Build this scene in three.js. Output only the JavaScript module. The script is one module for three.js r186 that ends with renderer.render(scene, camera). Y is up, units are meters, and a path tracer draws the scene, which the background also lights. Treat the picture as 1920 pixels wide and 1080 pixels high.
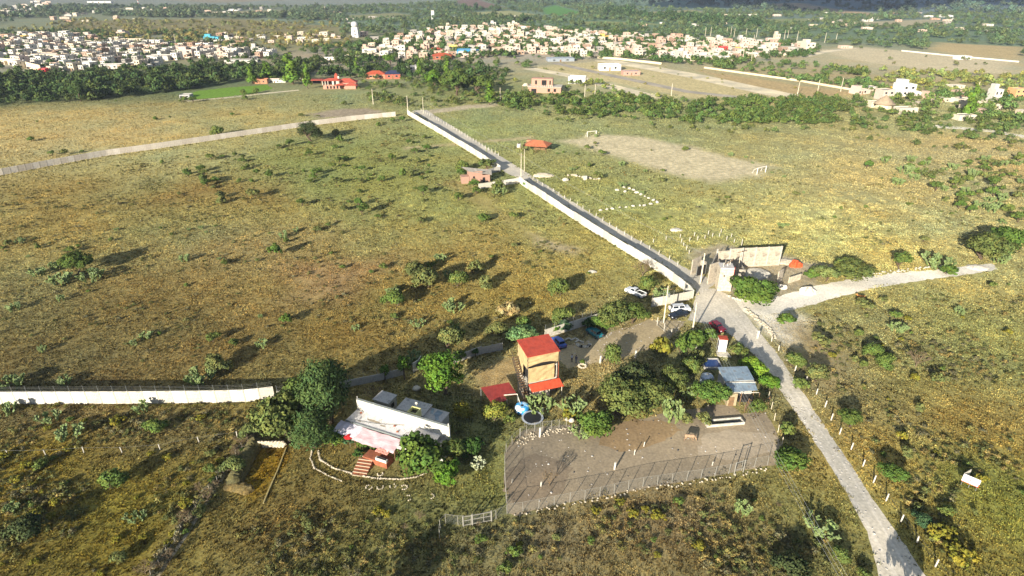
import * as THREE from 'three';
import { mergeGeometries } from 'three/addons/utils/BufferGeometryUtils.js';
import { MarchingCubes } from 'three/addons/objects/MarchingCubes.js';

// ---------- camera, sky, sun, exposure ----------
const EYE = 68, FOC = 1155, PITCH = Math.atan(580 / FOC);
const scene = new THREE.Scene();
const camera = new THREE.PerspectiveCamera(2 * Math.atan(540 / FOC) * 180 / Math.PI, 16 / 9, 0.5, 20000);
camera.position.set(0, EYE, 0);
camera.rotation.x = -PITCH;
const renderer = new THREE.WebGLRenderer({ antialias: true });
renderer.toneMapping = THREE.LinearToneMapping;
renderer.toneMappingExposure = 2.22;
renderer.shadowMap.enabled = true;

const SUN = new THREE.Vector3(-0.4625, 0.3007, 0.8344).normalize();
const sun = new THREE.DirectionalLight(new THREE.Color(1, 0.93, 0.82), 5);
sun.position.copy(SUN).multiplyScalar(600).add(new THREE.Vector3(0, 0, -200));
sun.target.position.set(0, 0, -200);
sun.castShadow = true;
sun.shadow.mapSize.set(4096, 4096);
Object.assign(sun.shadow.camera, { left: -420, right: 420, top: 420, bottom: -420, near: 1, far: 2000 });
sun.shadow.radius = 1;
scene.add(sun, sun.target);

{ // clear late-afternoon sky, computed: haze near the horizon, deeper blue above, a soft aureole towards the sun
  const w = 256, h = 128, d = new Float32Array(w * h * 4);
  for (let j = 0; j < h; j++) for (let i = 0; i < w; i++) {
    const el = (j + 0.5) / h * Math.PI - Math.PI / 2, az = ((i + 0.5) / w - 0.5) * 2 * Math.PI;
    const v = new THREE.Vector3(Math.cos(el) * Math.cos(az), Math.sin(el), Math.cos(el) * Math.sin(az));
    const up = Math.max(0, v.y), k = Math.exp(-up * 4.5), c = Math.max(0, v.dot(SUN));
    const a = 0.16 * Math.pow(c, 6);
    const o = (j * w + i) * 4;
    d[o] = 0.6 * (0.13 + 0.2 * k + a); d[o + 1] = 0.6 * (0.2 + 0.22 * k + a * 0.85); d[o + 2] = 0.6 * (0.34 + 0.21 * k + a * 0.65); d[o + 3] = 1;
  }
  const t = new THREE.DataTexture(d, w, h, THREE.RGBAFormat, THREE.FloatType);
  t.mapping = THREE.EquirectangularReflectionMapping; t.magFilter = t.minFilter = THREE.LinearFilter; t.needsUpdate = true;
  scene.background = t; scene.environment = t;
}
scene.fog = new THREE.FogExp2(new THREE.Color(0.66, 0.76, 0.95), 0.00008);

// ---------- helpers ----------
function rng(seed) { let a = seed >>> 0; return () => { a = (a + 0x6D2B79F5) >>> 0; let t = Math.imul(a ^ (a >>> 15), 1 | a); t = (t + Math.imul(t ^ (t >>> 7), 61 | t)) ^ t; return ((t ^ (t >>> 14)) >>> 0) / 4294967296; }; }
const R0 = rng(7);
const PERM = new Uint16Array(512); { const p = [...Array(256).keys()]; for (let i = 255; i > 0; i--) { const j = Math.floor(R0() * (i + 1)); [p[i], p[j]] = [p[j], p[i]]; } for (let i = 0; i < 512; i++) PERM[i] = p[i & 255]; }
const GX = [], GY = []; for (let i = 0; i < 256; i++) { GX.push(Math.cos(i * 2.399963)); GY.push(Math.sin(i * 2.399963)); }
function perlin(x, y, per = 0) { // -1..1, tileable with an integer period
  let xi = Math.floor(x), yi = Math.floor(y); const xf = x - xi, yf = y - yi;
  let x1 = xi + 1, y1 = yi + 1;
  if (per) { xi = ((xi % per) + per) % per; yi = ((yi % per) + per) % per; x1 = ((x1 % per) + per) % per; y1 = ((y1 % per) + per) % per; }
  const g = (a, b, dx, dy) => { const q = PERM[(PERM[a & 255] + b) & 255]; return GX[q] * dx + GY[q] * dy; };
  const u = xf * xf * xf * (xf * (xf * 6 - 15) + 10), v = yf * yf * yf * (yf * (yf * 6 - 15) + 10);
  const a = g(xi, yi, xf, yf), b = g(x1, yi, xf - 1, yf), c = g(xi, y1, xf, yf - 1), d = g(x1, y1, xf - 1, yf - 1);
  return 1.5 * (a + (b - a) * u + (c - a + (a - b + d - c) * u) * v);
}
function fbm(x, y, o = 4, per = 0) { let s = 0, a = 0.5, f = 1; for (let i = 0; i < o; i++) { s += a * perlin(x * f + i * 17.3 * (per ? 0 : 1), y * f - i * 9.1 * (per ? 0 : 1), per ? per * f : 0); a *= 0.5; f *= 2; } return s; }
const clamp = (x, a = 0, b = 1) => Math.min(b, Math.max(a, x));
const sst = (a, b, x) => { const t = clamp((x - a) / (b - a)); return t * t * (3 - 2 * t); };
const CP = Math.cos(PITCH), SP = Math.sin(PITCH);
function G(px, py, h = 0) { // the point of the level plane y = h that is seen at (px, py) of the 1920 x 1080 photograph
  const dx = (px - 960) / FOC, dy = -(py - 540) / FOC, vy = dy * CP - SP, vz = -dy * SP - CP, t = (EYE - h) / -vy;
  return new THREE.Vector3(dx * t, h, vz * t);
}
function projPx(x, y, z) { const Y = y - EYE, u = Y * CP - z * SP, w = -Y * SP - z * CP; return [960 + FOC * x / w, 540 - FOC * u / w]; }
const depthAt = (x, y, z) => -(y - EYE) * SP - z * CP;
const lin = (hex) => new THREE.Color(hex);
const names = {};
function numbered(n) { const k = names[n] = (names[n] ?? -1) + 1; return k ? `${n}_${String(k).padStart(3, '0')}` : n; }
function tag(o, label, category, group, kind) {
  o.userData = {}; if (label) o.userData.label = label; if (category) o.userData.category = category; if (group) o.userData.group = group; if (kind) o.userData.kind = kind; return o;
}
function thing(name, label, category, pos, ry = 0, group) {
  const o = new THREE.Group(); o.name = numbered(name); scene.add(o); if (pos) o.position.copy(pos); o.rotation.y = ry; return tag(o, label, category, group);
}
function copyOf(src, label, pos, ry, s = 1, group) {
  const o = src.clone(); o.name = numbered(src.name.replace(/_\d{3}$/, '')); scene.add(o);
  o.userData = { ...src.userData, label: label ?? src.userData.label }; if (group) o.userData.group = group;
  if (pos) o.position.copy(pos); o.rotation.set(0, ry, 0); if (typeof s === 'number') o.scale.setScalar(s); else o.scale.copy(s); return o;
}
const ON = (m) => { m.castShadow = m.receiveShadow = true; return m; };

class B { // collects faces with flat normals and uv in metres
  constructor() { this.p = []; this.n = []; this.u = []; this.M = null; this.hasC = false; this.c = []; this.col = null; }
  at(x, y, z, ry = 0, rx = 0, rz = 0) { this.M = new THREE.Matrix4().compose(new THREE.Vector3(x, y, z), new THREE.Quaternion().setFromEuler(new THREE.Euler(rx, ry, rz, 'YXZ')), new THREE.Vector3(1, 1, 1)); return this; }
  off() { this.M = null; return this; }
  tri(a, b, c) {
    let A = new THREE.Vector3(...a), Bv = new THREE.Vector3(...b), C = new THREE.Vector3(...c);
    const e1 = Bv.clone().sub(A), e2 = C.clone().sub(A), n = e1.cross(e2); if (n.lengthSq() < 1e-14) return this; n.normalize();
    const ax = Math.abs(n.x), ay = Math.abs(n.y), az = Math.abs(n.z);
    const uv = (q) => ay >= ax && ay >= az ? [q.x, -q.z] : ax >= az ? [q.z, q.y] : [q.x, q.y];
    for (const q of [A, Bv, C]) this.u.push(...uv(q));
    if (this.M) { A.applyMatrix4(this.M); Bv.applyMatrix4(this.M); C.applyMatrix4(this.M); n.transformDirection(this.M); }
    for (const q of [A, Bv, C]) { this.p.push(q.x, q.y, q.z); this.n.push(n.x, n.y, n.z); if (this.col) this.c.push(...this.col); }
    return this;
  }
  quad(a, b, c, d) { return this.tri(a, b, c).tri(a, c, d); }
  box(cx, y0, cz, sx, sy, sz) { return this.frus(cx, y0, cz, sx, sz, sy, sx, sz, 0, 0); }
  frus(cx, y0, cz, sx, sz, h, tx, tz, ox = 0, oz = 0) { // frustum: bottom sx*sz, top tx*tz shifted by ox, oz
    const b = [[-1, 1], [1, 1], [1, -1], [-1, -1]].map(([i, k]) => [cx + i * sx / 2, y0, cz + k * sz / 2]);
    const t = [[-1, 1], [1, 1], [1, -1], [-1, -1]].map(([i, k]) => [cx + ox + i * tx / 2, y0 + h, cz + oz + k * tz / 2]);
    for (let i = 0; i < 4; i++) { const j = (i + 1) % 4; this.quad(b[i], b[j], t[j], t[i]); }
    return this.quad(t[0], t[1], t[2], t[3]).quad(b[3], b[2], b[1], b[0]);
  }
  slab(P, th) { // four corners (counter-clockwise seen from above), th thick downwards
    const q = P.map(p => [p[0], p[1] - th, p[2]]);
    this.quad(P[0], P[1], P[2], P[3]); this.quad(q[3], q[2], q[1], q[0]);
    for (let i = 0; i < 4; i++) { const j = (i + 1) % 4; this.quad(q[i], q[j], P[j], P[i]); }
    return this;
  }
  cyl(a, b, r0, r1, seg = 8, caps = true) {
    const A = new THREE.Vector3(...a), Z = new THREE.Vector3(...b), d = Z.clone().sub(A).normalize();
    const s = new THREE.Vector3(Math.abs(d.y) > 0.9 ? 1 : 0, Math.abs(d.y) > 0.9 ? 0 : 1, 0).cross(d).normalize(), t = d.clone().cross(s);
    const ring = (o, r) => [...Array(seg).keys()].map(i => { const w = i / seg * 2 * Math.PI; return [o.x + (s.x * Math.cos(w) + t.x * Math.sin(w)) * r, o.y + (s.y * Math.cos(w) + t.y * Math.sin(w)) * r, o.z + (s.z * Math.cos(w) + t.z * Math.sin(w)) * r]; });
    const p = ring(A, r0), q = ring(Z, r1);
    for (let i = 0; i < seg; i++) { const j = (i + 1) % seg; this.quad(p[i], p[j], q[j], q[i]); if (caps) { this.tri(b, q[i], q[j]); this.tri(a, p[j], p[i]); } }
    return this;
  }
  path(pts, r0, r1, seg = 6) { for (let i = 0; i + 1 < pts.length; i++) { const k = pts.length - 1; this.cyl(pts[i], pts[i + 1], r0 + (r1 - r0) * i / k, r0 + (r1 - r0) * (i + 1) / k, seg, i === 0 || i === k - 1); } return this; }
  lump(cx, cy, cz, rx, ry, rz, seed = 1, rough = 0.25, det = 1) { // a stone or a heap: a knobbly closed ellipsoid
    const g = new THREE.IcosahedronGeometry(1, det), q = g.attributes.position;
    const w = (i) => { const x = q.getX(i), y = q.getY(i), z = q.getZ(i), k = 1 + rough * perlin(x * 1.7 + seed * 3.1 + z, y * 1.7 + z * 1.3 + seed); return [cx + x * rx * k, cy + y * ry * k, cz + z * rz * k]; };
    for (let i = 0; i < q.count; i += 3) this.tri(w(i), w(i + 1), w(i + 2));
    return this;
  }
  geo() {
    const g = new THREE.BufferGeometry();
    g.setAttribute('position', new THREE.Float32BufferAttribute(this.p, 3)); g.setAttribute('normal', new THREE.Float32BufferAttribute(this.n, 3)); g.setAttribute('uv', new THREE.Float32BufferAttribute(this.u, 2));
    if (this.c.length === this.p.length) g.setAttribute('color', new THREE.Float32BufferAttribute(this.c, 3));
    return g;
  }
  mesh(name, mat, parent, label) { const m = ON(new THREE.Mesh(this.geo(), mat)); m.name = name; if (label) m.userData.label = label; if (parent) parent.add(m); return m; }
}
function put(geo, name, mat, parent, x = 0, y = 0, z = 0, ry = 0) { const m = ON(new THREE.Mesh(geo, mat)); m.name = name; m.position.set(x, y, z); m.rotation.y = ry; parent.add(m); return m; }
const dist2 = (a, b) => Math.hypot(a.x - b.x, a.z - b.z);
const yawOf = (a, b) => Math.atan2(-(b.z - a.z), b.x - a.x); // turn that brings local +x onto a -> b

// ---------- textures and materials ----------
function tex(size, rep, fn, srgb = true) { // fn(u, v in 0..1) -> [r, g, b] or a grey
  const d = new Uint8Array(size * size * 4), sum = [0, 0, 0];
  for (let j = 0; j < size; j++) for (let i = 0; i < size; i++) { let c = fn(i / size, j / size); if (typeof c === 'number') c = [c, c, c]; const o = (j * size + i) * 4; for (let k = 0; k < 3; k++) { d[o + k] = 255 * clamp(c[k]); sum[k] += Math.pow(clamp(c[k]), 2.2); } d[o + 3] = 255 * clamp(c[3] ?? 1); }
  const t = new THREE.DataTexture(d, size, size); t.wrapS = t.wrapT = THREE.RepeatWrapping; t.magFilter = THREE.LinearFilter; t.minFilter = THREE.LinearMipmapLinearFilter; t.generateMipmaps = true;
  if (srgb) t.colorSpace = THREE.SRGBColorSpace; t.repeat.set(1 / rep, 1 / rep); t.needsUpdate = true; t.userData = { mean: sum.map(q => q / size / size) }; return t;
}
const T = {
  plaster: tex(512, 7, (u, v) => { const a = fbm(u * 6, v * 6, 5, 6), b = fbm(u * 24, v * 24, 3, 24), s = Math.max(0, fbm(u * 40, v * 5, 3, 0) ) ; return 0.9 + 0.15 * a + 0.1 * b - 0.1 * s * sst(0.0, 0.3, a) - 0.26 * sst(0.2, 0.5, a + 0.4 * b); }),
  grit: tex(512, 5, (u, v) => 0.86 + 0.2 * fbm(u * 8, v * 8, 5, 8) + 0.22 * fbm(u * 60, v * 60, 2, 60)),
  block: tex(512, 4, (u, v) => { const y = v * 20, row = Math.floor(y), x = u * 10 + (row % 2) * 0.5, j = (y - row < 0.09 || x - Math.floor(x) < 0.05) ? -0.2 : 0; const id = perlin(Math.floor(x) * 3.7 + 0.5, row * 5.3 + 0.5); return 0.86 + 0.09 * id + j + 0.12 * fbm(u * 8, v * 8, 4, 8) - 0.15 * sst(0.15, 0.5, fbm(u * 3 + 9, v * 3, 4, 3)); }),
  brick: tex(512, 2, (u, v) => { const y = v * 28, row = Math.floor(y), x = u * 8 + (row % 2) * 0.5, j = (y - row < 0.14 || x - Math.floor(x) < 0.05) ? 1 : 0; const id = 0.5 + 0.5 * perlin(Math.floor(x) * 3.7 + 0.5, row * 5.3 + 0.5); return j ? [0.78, 0.7, 0.63] : [0.86 + 0.12 * id, 0.74 + 0.16 * id, 0.7 + 0.16 * id]; }),
  corr: tex(256, 1, (u) => 0.5 + 0.5 * Math.sin(u * Math.PI * 2 * 6), false),
  rust: tex(512, 6, (u, v) => { const a = fbm(u * 5, v * 5, 5, 5), s = fbm(u * 30, v * 3, 3, 0); return [0.88 + 0.18 * a - 0.12 * sst(0.1, 0.5, a), 0.86 + 0.2 * a - 0.2 * sst(0.1, 0.5, a), 0.86 + 0.2 * a - 0.24 * sst(0.1, 0.5, a)].map(q => q + 0.08 * s); }),
  cloth: tex(512, 4, (u, v) => 0.92 + 0.12 * fbm(u * 5, v * 5, 4, 5) + 0.07 * Math.sin(u * 400) * Math.sin(v * 400)),
  ground: tex(1024, 26, (u, v) => { const a = fbm(u * 13, v * 13, 4, 13), b = fbm(u * 90, v * 90, 4, 90), c = fbm(u * 40 + 3, v * 40, 3, 40); const k = 0.84 + 0.2 * a + 0.42 * b; const g = 0.12 * c; return [k + g * 0.5, k, k - g]; }),
  dirt: tex(1024, 70, (u, v) => { const a = fbm(u * 5, v * 5, 6, 5), b = fbm(u * 160, v * 160, 3, 160), t = fbm(u * 40, v * 40, 4, 40); const k = 0.84 + 0.22 * a + 0.14 * b + 0.05 * t; return [k, k - 0.02 * a, k - 0.05 * a]; }),
  bark: tex(256, 1, (u, v) => 0.8 + 0.3 * fbm(u * 16, v * 4, 4, 0)),
  fence: tex(128, 0.24, (u, v) => { const a = Math.abs(((u + v) * 2) % 1 - 0.5), b = Math.abs(((u - v + 2) * 2) % 1 - 0.5); const w = a > 0.468 || b > 0.468 ? 1 : 0; return [0.8, 0.82, 0.8, w]; }),
};
const MATS = {};
function M(key, hex, o = {}) { // one material per key, colour in sRGB hex
  if (MATS[key]) return MATS[key];
  const m = new (o.specularIntensity === undefined ? THREE.MeshStandardMaterial : THREE.MeshPhysicalMaterial)({ color: lin(hex), roughness: 0.9, metalness: 0, ...o }); const mean = o.map?.userData?.mean; if (mean) { m.color.r /= mean[0]; m.color.g /= mean[1]; m.color.b /= mean[2]; } m.name = key; return MATS[key] = m;
}
const rep = (t, r) => { const c = t.clone(); c.repeat.set(1 / r, 1 / r); c.needsUpdate = true; return c; };
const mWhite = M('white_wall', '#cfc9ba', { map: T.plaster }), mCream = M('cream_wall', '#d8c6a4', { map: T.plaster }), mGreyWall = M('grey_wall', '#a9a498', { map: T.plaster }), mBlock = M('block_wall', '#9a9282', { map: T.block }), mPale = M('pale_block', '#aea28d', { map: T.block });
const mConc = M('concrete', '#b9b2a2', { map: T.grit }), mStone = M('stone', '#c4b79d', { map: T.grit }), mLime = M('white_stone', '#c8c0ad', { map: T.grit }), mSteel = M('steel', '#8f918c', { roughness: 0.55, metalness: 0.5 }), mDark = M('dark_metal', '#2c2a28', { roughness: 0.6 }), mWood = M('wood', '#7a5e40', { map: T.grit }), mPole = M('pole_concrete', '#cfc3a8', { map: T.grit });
const mGlass = M('glass', '#1c2328', { roughness: 0.12, metalness: 0.0 }), mHole = M('dark_room', '#1a1714');
const mRed = M('red_roof', '#b4452f', { map: T.rust, roughness: 0.7, bumpMap: T.corr, bumpScale: 0.02 }), mTerra = M('terracotta', '#93573a', { map: T.grit }), mTile = M('clay_tile', '#c4532f', { map: T.rust, bumpMap: rep(T.corr, 1.5), bumpScale: 0.04 });
const mBeige = M('beige_canvas', '#b49c6d', { map: T.cloth }), mZinc = M('zinc_roof', '#8e9ea8', { roughness: 0.5, metalness: 0.25, map: T.rust, bumpMap: T.corr, bumpScale: 0.025 }), mSlab = M('roof_slab', '#b9b4ad', { map: T.plaster });
const mBark = M('bark', '#5a4a38', { map: T.bark });
// ---------- the setting: ground, roads, yards ----------
const poly = (a) => a.map(([x, y]) => G(x, y));
function inPoly(P, x, z) { let c = false; for (let i = 0, j = P.length - 1; i < P.length; j = i++) { const a = P[i], b = P[j]; if ((a.z > z) !== (b.z > z) && x < (b.x - a.x) * (z - a.z) / (b.z - a.z) + a.x) c = !c; } return c; }
function sd(P, x, z, closed = true) { let d = 1e9; for (let i = 0; i < P.length - (closed ? 0 : 1); i++) { const a = P[i], b = P[(i + 1) % P.length], vx = b.x - a.x, vz = b.z - a.z, t = clamp(((x - a.x) * vx + (z - a.z) * vz) / (vx * vx + vz * vz || 1)); d = Math.min(d, Math.hypot(x - a.x - vx * t, z - a.z - vz * t)); } return closed && inPoly(P, x, z) ? -d : d; }
class Area { constructor(px, o) { this.P = poly(px); Object.assign(this, o); const xs = this.P.map(p => p.x), zs = this.P.map(p => p.z), m = this.soft ?? 1; this.bb = [Math.min(...xs) - m, Math.max(...xs) + m, Math.min(...zs) - m, Math.max(...zs) + m]; }
  near(x, z) { const b = this.bb; return x > b[0] && x < b[1] && z > b[2] && z < b[3]; }
  w(x, z) { if (!this.near(x, z)) return 0; const s = this.soft ?? 1; return sst(s, -s, sd(this.P, x, z) + s * 1.1 * fbm(x / s * 0.35, z / s * 0.35, 3)); } }
// colours of the ground cover where they were read off: [px, py, colour]
const SPOTS = [
  [200, 255, '#b99b5e'], [40, 230, '#bb9c5c'], [480, 220, '#ab9558'], [330, 290, '#a8965a'], [600, 290, '#85803f'], [300, 380, '#937d42'], [90, 370, '#94793e'], [480, 470, '#957a46'], [220, 590, '#7c6636'], [640, 620, '#89682f'], [900, 470, '#9a7f42'], [860, 370, '#8d8344'], [700, 330, '#89823f'],
  [1080, 480, '#968042'], [60, 690, '#6f5c32'], [430, 640, '#846633'], [760, 560, '#84703a'], [1000, 560, '#917838'],
  [1180, 400, '#958a4a'], [1480, 420, '#ad9a5a'], [1700, 350, '#a9935a'], [1860, 290, '#ae925a'], [1300, 460, '#9d8f50'], [1600, 470, '#ac9653'], [1850, 420, '#a08d54'], [1050, 350, '#908748'], [1000, 250, '#918a52'], [870, 250, '#8f8a4c'],
  [60, 870, '#7d6a22'], [260, 900, '#7f6c22'], [240, 1010, '#75601f'], [100, 1040, '#6d5a24'], [300, 820, '#75623a'], [120, 790, '#6a5636'], [440, 800, '#7a6732'], [560, 980, '#6d5529'], [640, 1040, '#6f6230'], [760, 980, '#6b6434'], [620, 890, '#72602f'], [900, 1050, '#756840'], [1050, 1010, '#7c6742'], [1250, 960, '#7f6842'], [1400, 1040, '#7b6639'], [1520, 940, '#84743a'], [1500, 1040, '#6f6535'],
  [1700, 700, '#857840'], [1860, 640, '#8b7f42'], [1800, 790, '#8b7035'], [1880, 940, '#7f752c'], [1780, 1040, '#7d6d30'], [1620, 620, '#847a4a'], [1640, 860, '#a1813d'], [1580, 760, '#8a733f'], [1540, 690, '#8c7a52'],
  [880, 790, '#6b6636'], [920, 900, '#7c7236'], [1140, 640, '#a08352'], [720, 880, '#7d6c3c'], [1000, 720, '#8c7a4a'], [1300, 680, '#7d7340'],
  [300, 92, '#8f7f50'], [480, 85, '#857a4c'], [300, 160, '#566037'], [80, 165, '#566037'], [900, 170, '#868046'], [700, 185, '#8a8450'], [1200, 150, '#b5a270'], [1400, 155, '#a8925f'], [1560, 150, '#a68d5e'], [1720, 120, '#b7a072'], [1800, 200, '#978a56'], [1300, 210, '#857f48'], [1600, 220, '#8f8450'], [1650, 60, '#6d7650'], [1200, 40, '#69764c'], [800, 40, '#727b58'], [300, 25, '#7f7a54'], [100, 42, '#807a52'], [1000, 12, '#6b7652'], [1500, 30, '#70765a'], [100, 4, '#7f7862'], [600, 4, '#7d7860'], [1800, 14, '#6f7468'], [700, 75, '#857b50'], [1000, 90, '#b39a7a'], [700, 100, '#ac9272'], [100, 100, '#a8977c'],
].map(([x, y, c]) => { const p = G(x, y), k = lin(c); return { x: p.x, z: p.z, s: 0.16 * Math.hypot(p.x, p.z), c: [k.r, k.g, k.b] }; });
const AREAS = [ // painted into the one ground sheet as earth of another colour
  new Area([[1048, 264], [1110, 252], [1180, 254], [1300, 276], [1445, 312], [1425, 330], [1330, 342], [1230, 318], [1120, 283]], { c: '#ccbd98', soft: 5, bare: 0.95 }),
  new Area([[800, 207], [880, 196], [930, 194], [935, 199], [880, 205], [805, 214]], { c: '#b8a98c', soft: 1.2, bare: 1 }),
  new Area([[580, 214], [640, 204], [690, 203], [720, 208], [700, 215], [600, 222]], { c: '#a0907a', soft: 3, bare: 0.9 }),
  new Area([[1395, 590], [1470, 575], [1520, 600], [1525, 640], [1480, 645], [1430, 620]], { c: '#d9cfba', soft: 3, bare: 0.95 }),
  new Area([[1480, 600], [1560, 640], [1590, 700], [1560, 740], [1520, 690], [1470, 620]], { c: '#9c8a62', soft: 5, bare: 0.7 }),
  new Area([[1290, 470], [1350, 455], [1400, 470], [1480, 480], [1560, 500], [1540, 540], [1440, 560], [1340, 545]], { c: '#aa9c80', soft: 3, bare: 0.95 }),
  new Area([[860, 330], [990, 430], [1060, 470], [1050, 480], [960, 425], [830, 345]], { c: '#a0925a', soft: 4, bare: 0.5 }),
  new Area([[1000, 440], [1090, 470], [1080, 478], [1000, 455]], { c: '#b0a07c', soft: 3, bare: 0.7 }),
  new Area([[890, 700], [960, 670], [990, 690], [960, 730], [900, 740]], { c: '#a58c5e', soft: 2.5, bare: 0.75 }),
  new Area([[1000, 260], [760, 280], [760, 276], [1000, 255]], { c: '#b5a57c', soft: 2, bare: 0.8 }),
  new Area([[475, 845], [540, 838], [535, 870], [500, 920], [470, 950], [455, 930]], { c: '#81681f', soft: 1, bare: 0.2 }),
  new Area([[560, 500], [720, 480], [760, 500], [640, 570], [560, 560]], { c: '#9c8158', soft: 9, bare: 0.25 }),
  new Area([[380, 340], [520, 350], [520, 370], [300, 372]], { c: '#8d7642', soft: 12, bare: 0 }),
  new Area([[330, 985], [470, 800], [490, 790], [380, 985], [300, 1080], [270, 1080]], { c: '#75693f', soft: 2.2, bare: 0.15 }),
  new Area([[850, 6], [890, 3], [950, 16], [960, 18], [880, 16]], { c: '#7d6355', soft: 12, bare: 1 }),
  new Area([[870, 24], [955, 20], [1010, 28], [955, 36], [900, 30]], { c: '#a3a06a', soft: 10, bare: 1 }),
  new Area([[1015, 17], [1040, 12], [1095, 24], [1060, 30], [1020, 26]], { c: '#5c8a3a', soft: 10, bare: 1 }),
  new Area([[1740, 92], [1760, 80], [1920, 88], [1920, 112], [1800, 104]], { c: '#bfa878', soft: 8, bare: 1 }),
  new Area([[1530, 94], [1620, 88], [1890, 116], [1880, 138], [1720, 128], [1600, 112]], { c: '#cdbd98', soft: 7, bare: 0.8 }),
  new Area([[980, 128], [1090, 118], [1150, 112], [1300, 140], [1440, 178], [1300, 185], [1150, 155]], { c: '#c3b383', soft: 6, bare: 0.7 }),
  new Area([[1300, 130], [1500, 160], [1620, 176], [1470, 184]], { c: '#b79f72', soft: 5, bare: 0.6 }),
  new Area([[120, 60], [640, 75], [640, 50], [420, 34], [120, 40]], { c: '#8c8156', soft: 20, bare: 0.6 }),
  new Area([[130, 5], [400, 10], [640, 4], [640, 0], [130, 0]], { c: '#8f8468', soft: 40, bare: 0.5 }),
  new Area([[1180, 24], [1300, 19], [1345, 26], [1225, 31]], { c: '#9a9464', soft: 10, bare: 0.9 }),
  new Area([[1080, 40], [1200, 41], [1235, 46], [1100, 47]], { c: '#8f9058', soft: 8, bare: 0.9 }),
  new Area([[1590, 42], [1740, 36], [1800, 44], [1660, 52]], { c: '#b3a681', soft: 10, bare: 0.9 }),
  new Area([[1420, 36], [1540, 34], [1560, 40], [1440, 43]], { c: '#8b8f5c', soft: 8, bare: 0.9 }),
  new Area([[640, 30], [740, 24], [780, 30], [680, 38]], { c: '#8f8c5e', soft: 9, bare: 0.9 }),
  new Area([[360, 24], [520, 20], [560, 27], [400, 31]], { c: '#9a9068', soft: 9, bare: 0.9 }),
  new Area([[1400, 14], [1500, 12], [1660, 28], [1640, 32], [1560, 24]], { c: '#b59a72', soft: 20, bare: 1 }),
];
for (const a of AREAS) { const k = lin(a.c); a.k = [k.r, k.g, k.b]; }
function hill(x, z) { const d = Math.hypot(x, z); if (d < 1500) return 0; return sst(1500, 3800, d) * (46 + 60 * fbm(x / 700, z / 700, 4)) + sst(1800, 2400, d) * sst(300, 900, x) * 26 * (0.6 + fbm(x / 300 + 7, z / 300, 3)) + sst(4000, 8000, d) * 260 * (0.8 + fbm(x / 1900, z / 1900, 4)); }
function cover(x, z) { // linear colour of the ground cover and how bare it is
  const wx = x + 7 * fbm(x / 22, z / 22, 2), wz = z + 7 * fbm(x / 22 + 40, z / 22, 2);
  let r = 0, g = 0, b = 0, W = 0;
  for (const s of SPOTS) { const d = Math.hypot(wx - s.x, wz - s.z) / s.s, w = 1 / (0.08 + d * d * d); r += w * s.c[0]; g += w * s.c[1]; b += w * s.c[2]; W += w; }
  const far = Math.hypot(x, z);
  let bare = 0; let c = [r / W, g / W, b / W];
  const m = fbm(x / 9, z / 9, 4), q = fbm(x / 31 + 50, z / 31 + 9, 3), v = fbm(x / 3.1 + 7, z / 3.1, 3);
  const lift = 1.14, k = 1 + 0.16 * m + 0.14 * v; // straw against green against grey
  c = [c[0] * lift * 0.92 * (k + 0.2 * q), c[1] * lift * 1.07 * (k + 0.03 * q), c[2] * lift * 1.32 * (k - 0.15 * q)];
  for (const a of AREAS) { const w = a.w(x, z); if (w > 0) { const t = w * (far > 600 ? 0.9 : 0.92); c = c.map((y, i) => y + (a.k[i] * (1 + 0.25 * m) - y) * t); bare = Math.max(bare, w * a.bare); } }
  return { c, bare };
}
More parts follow.
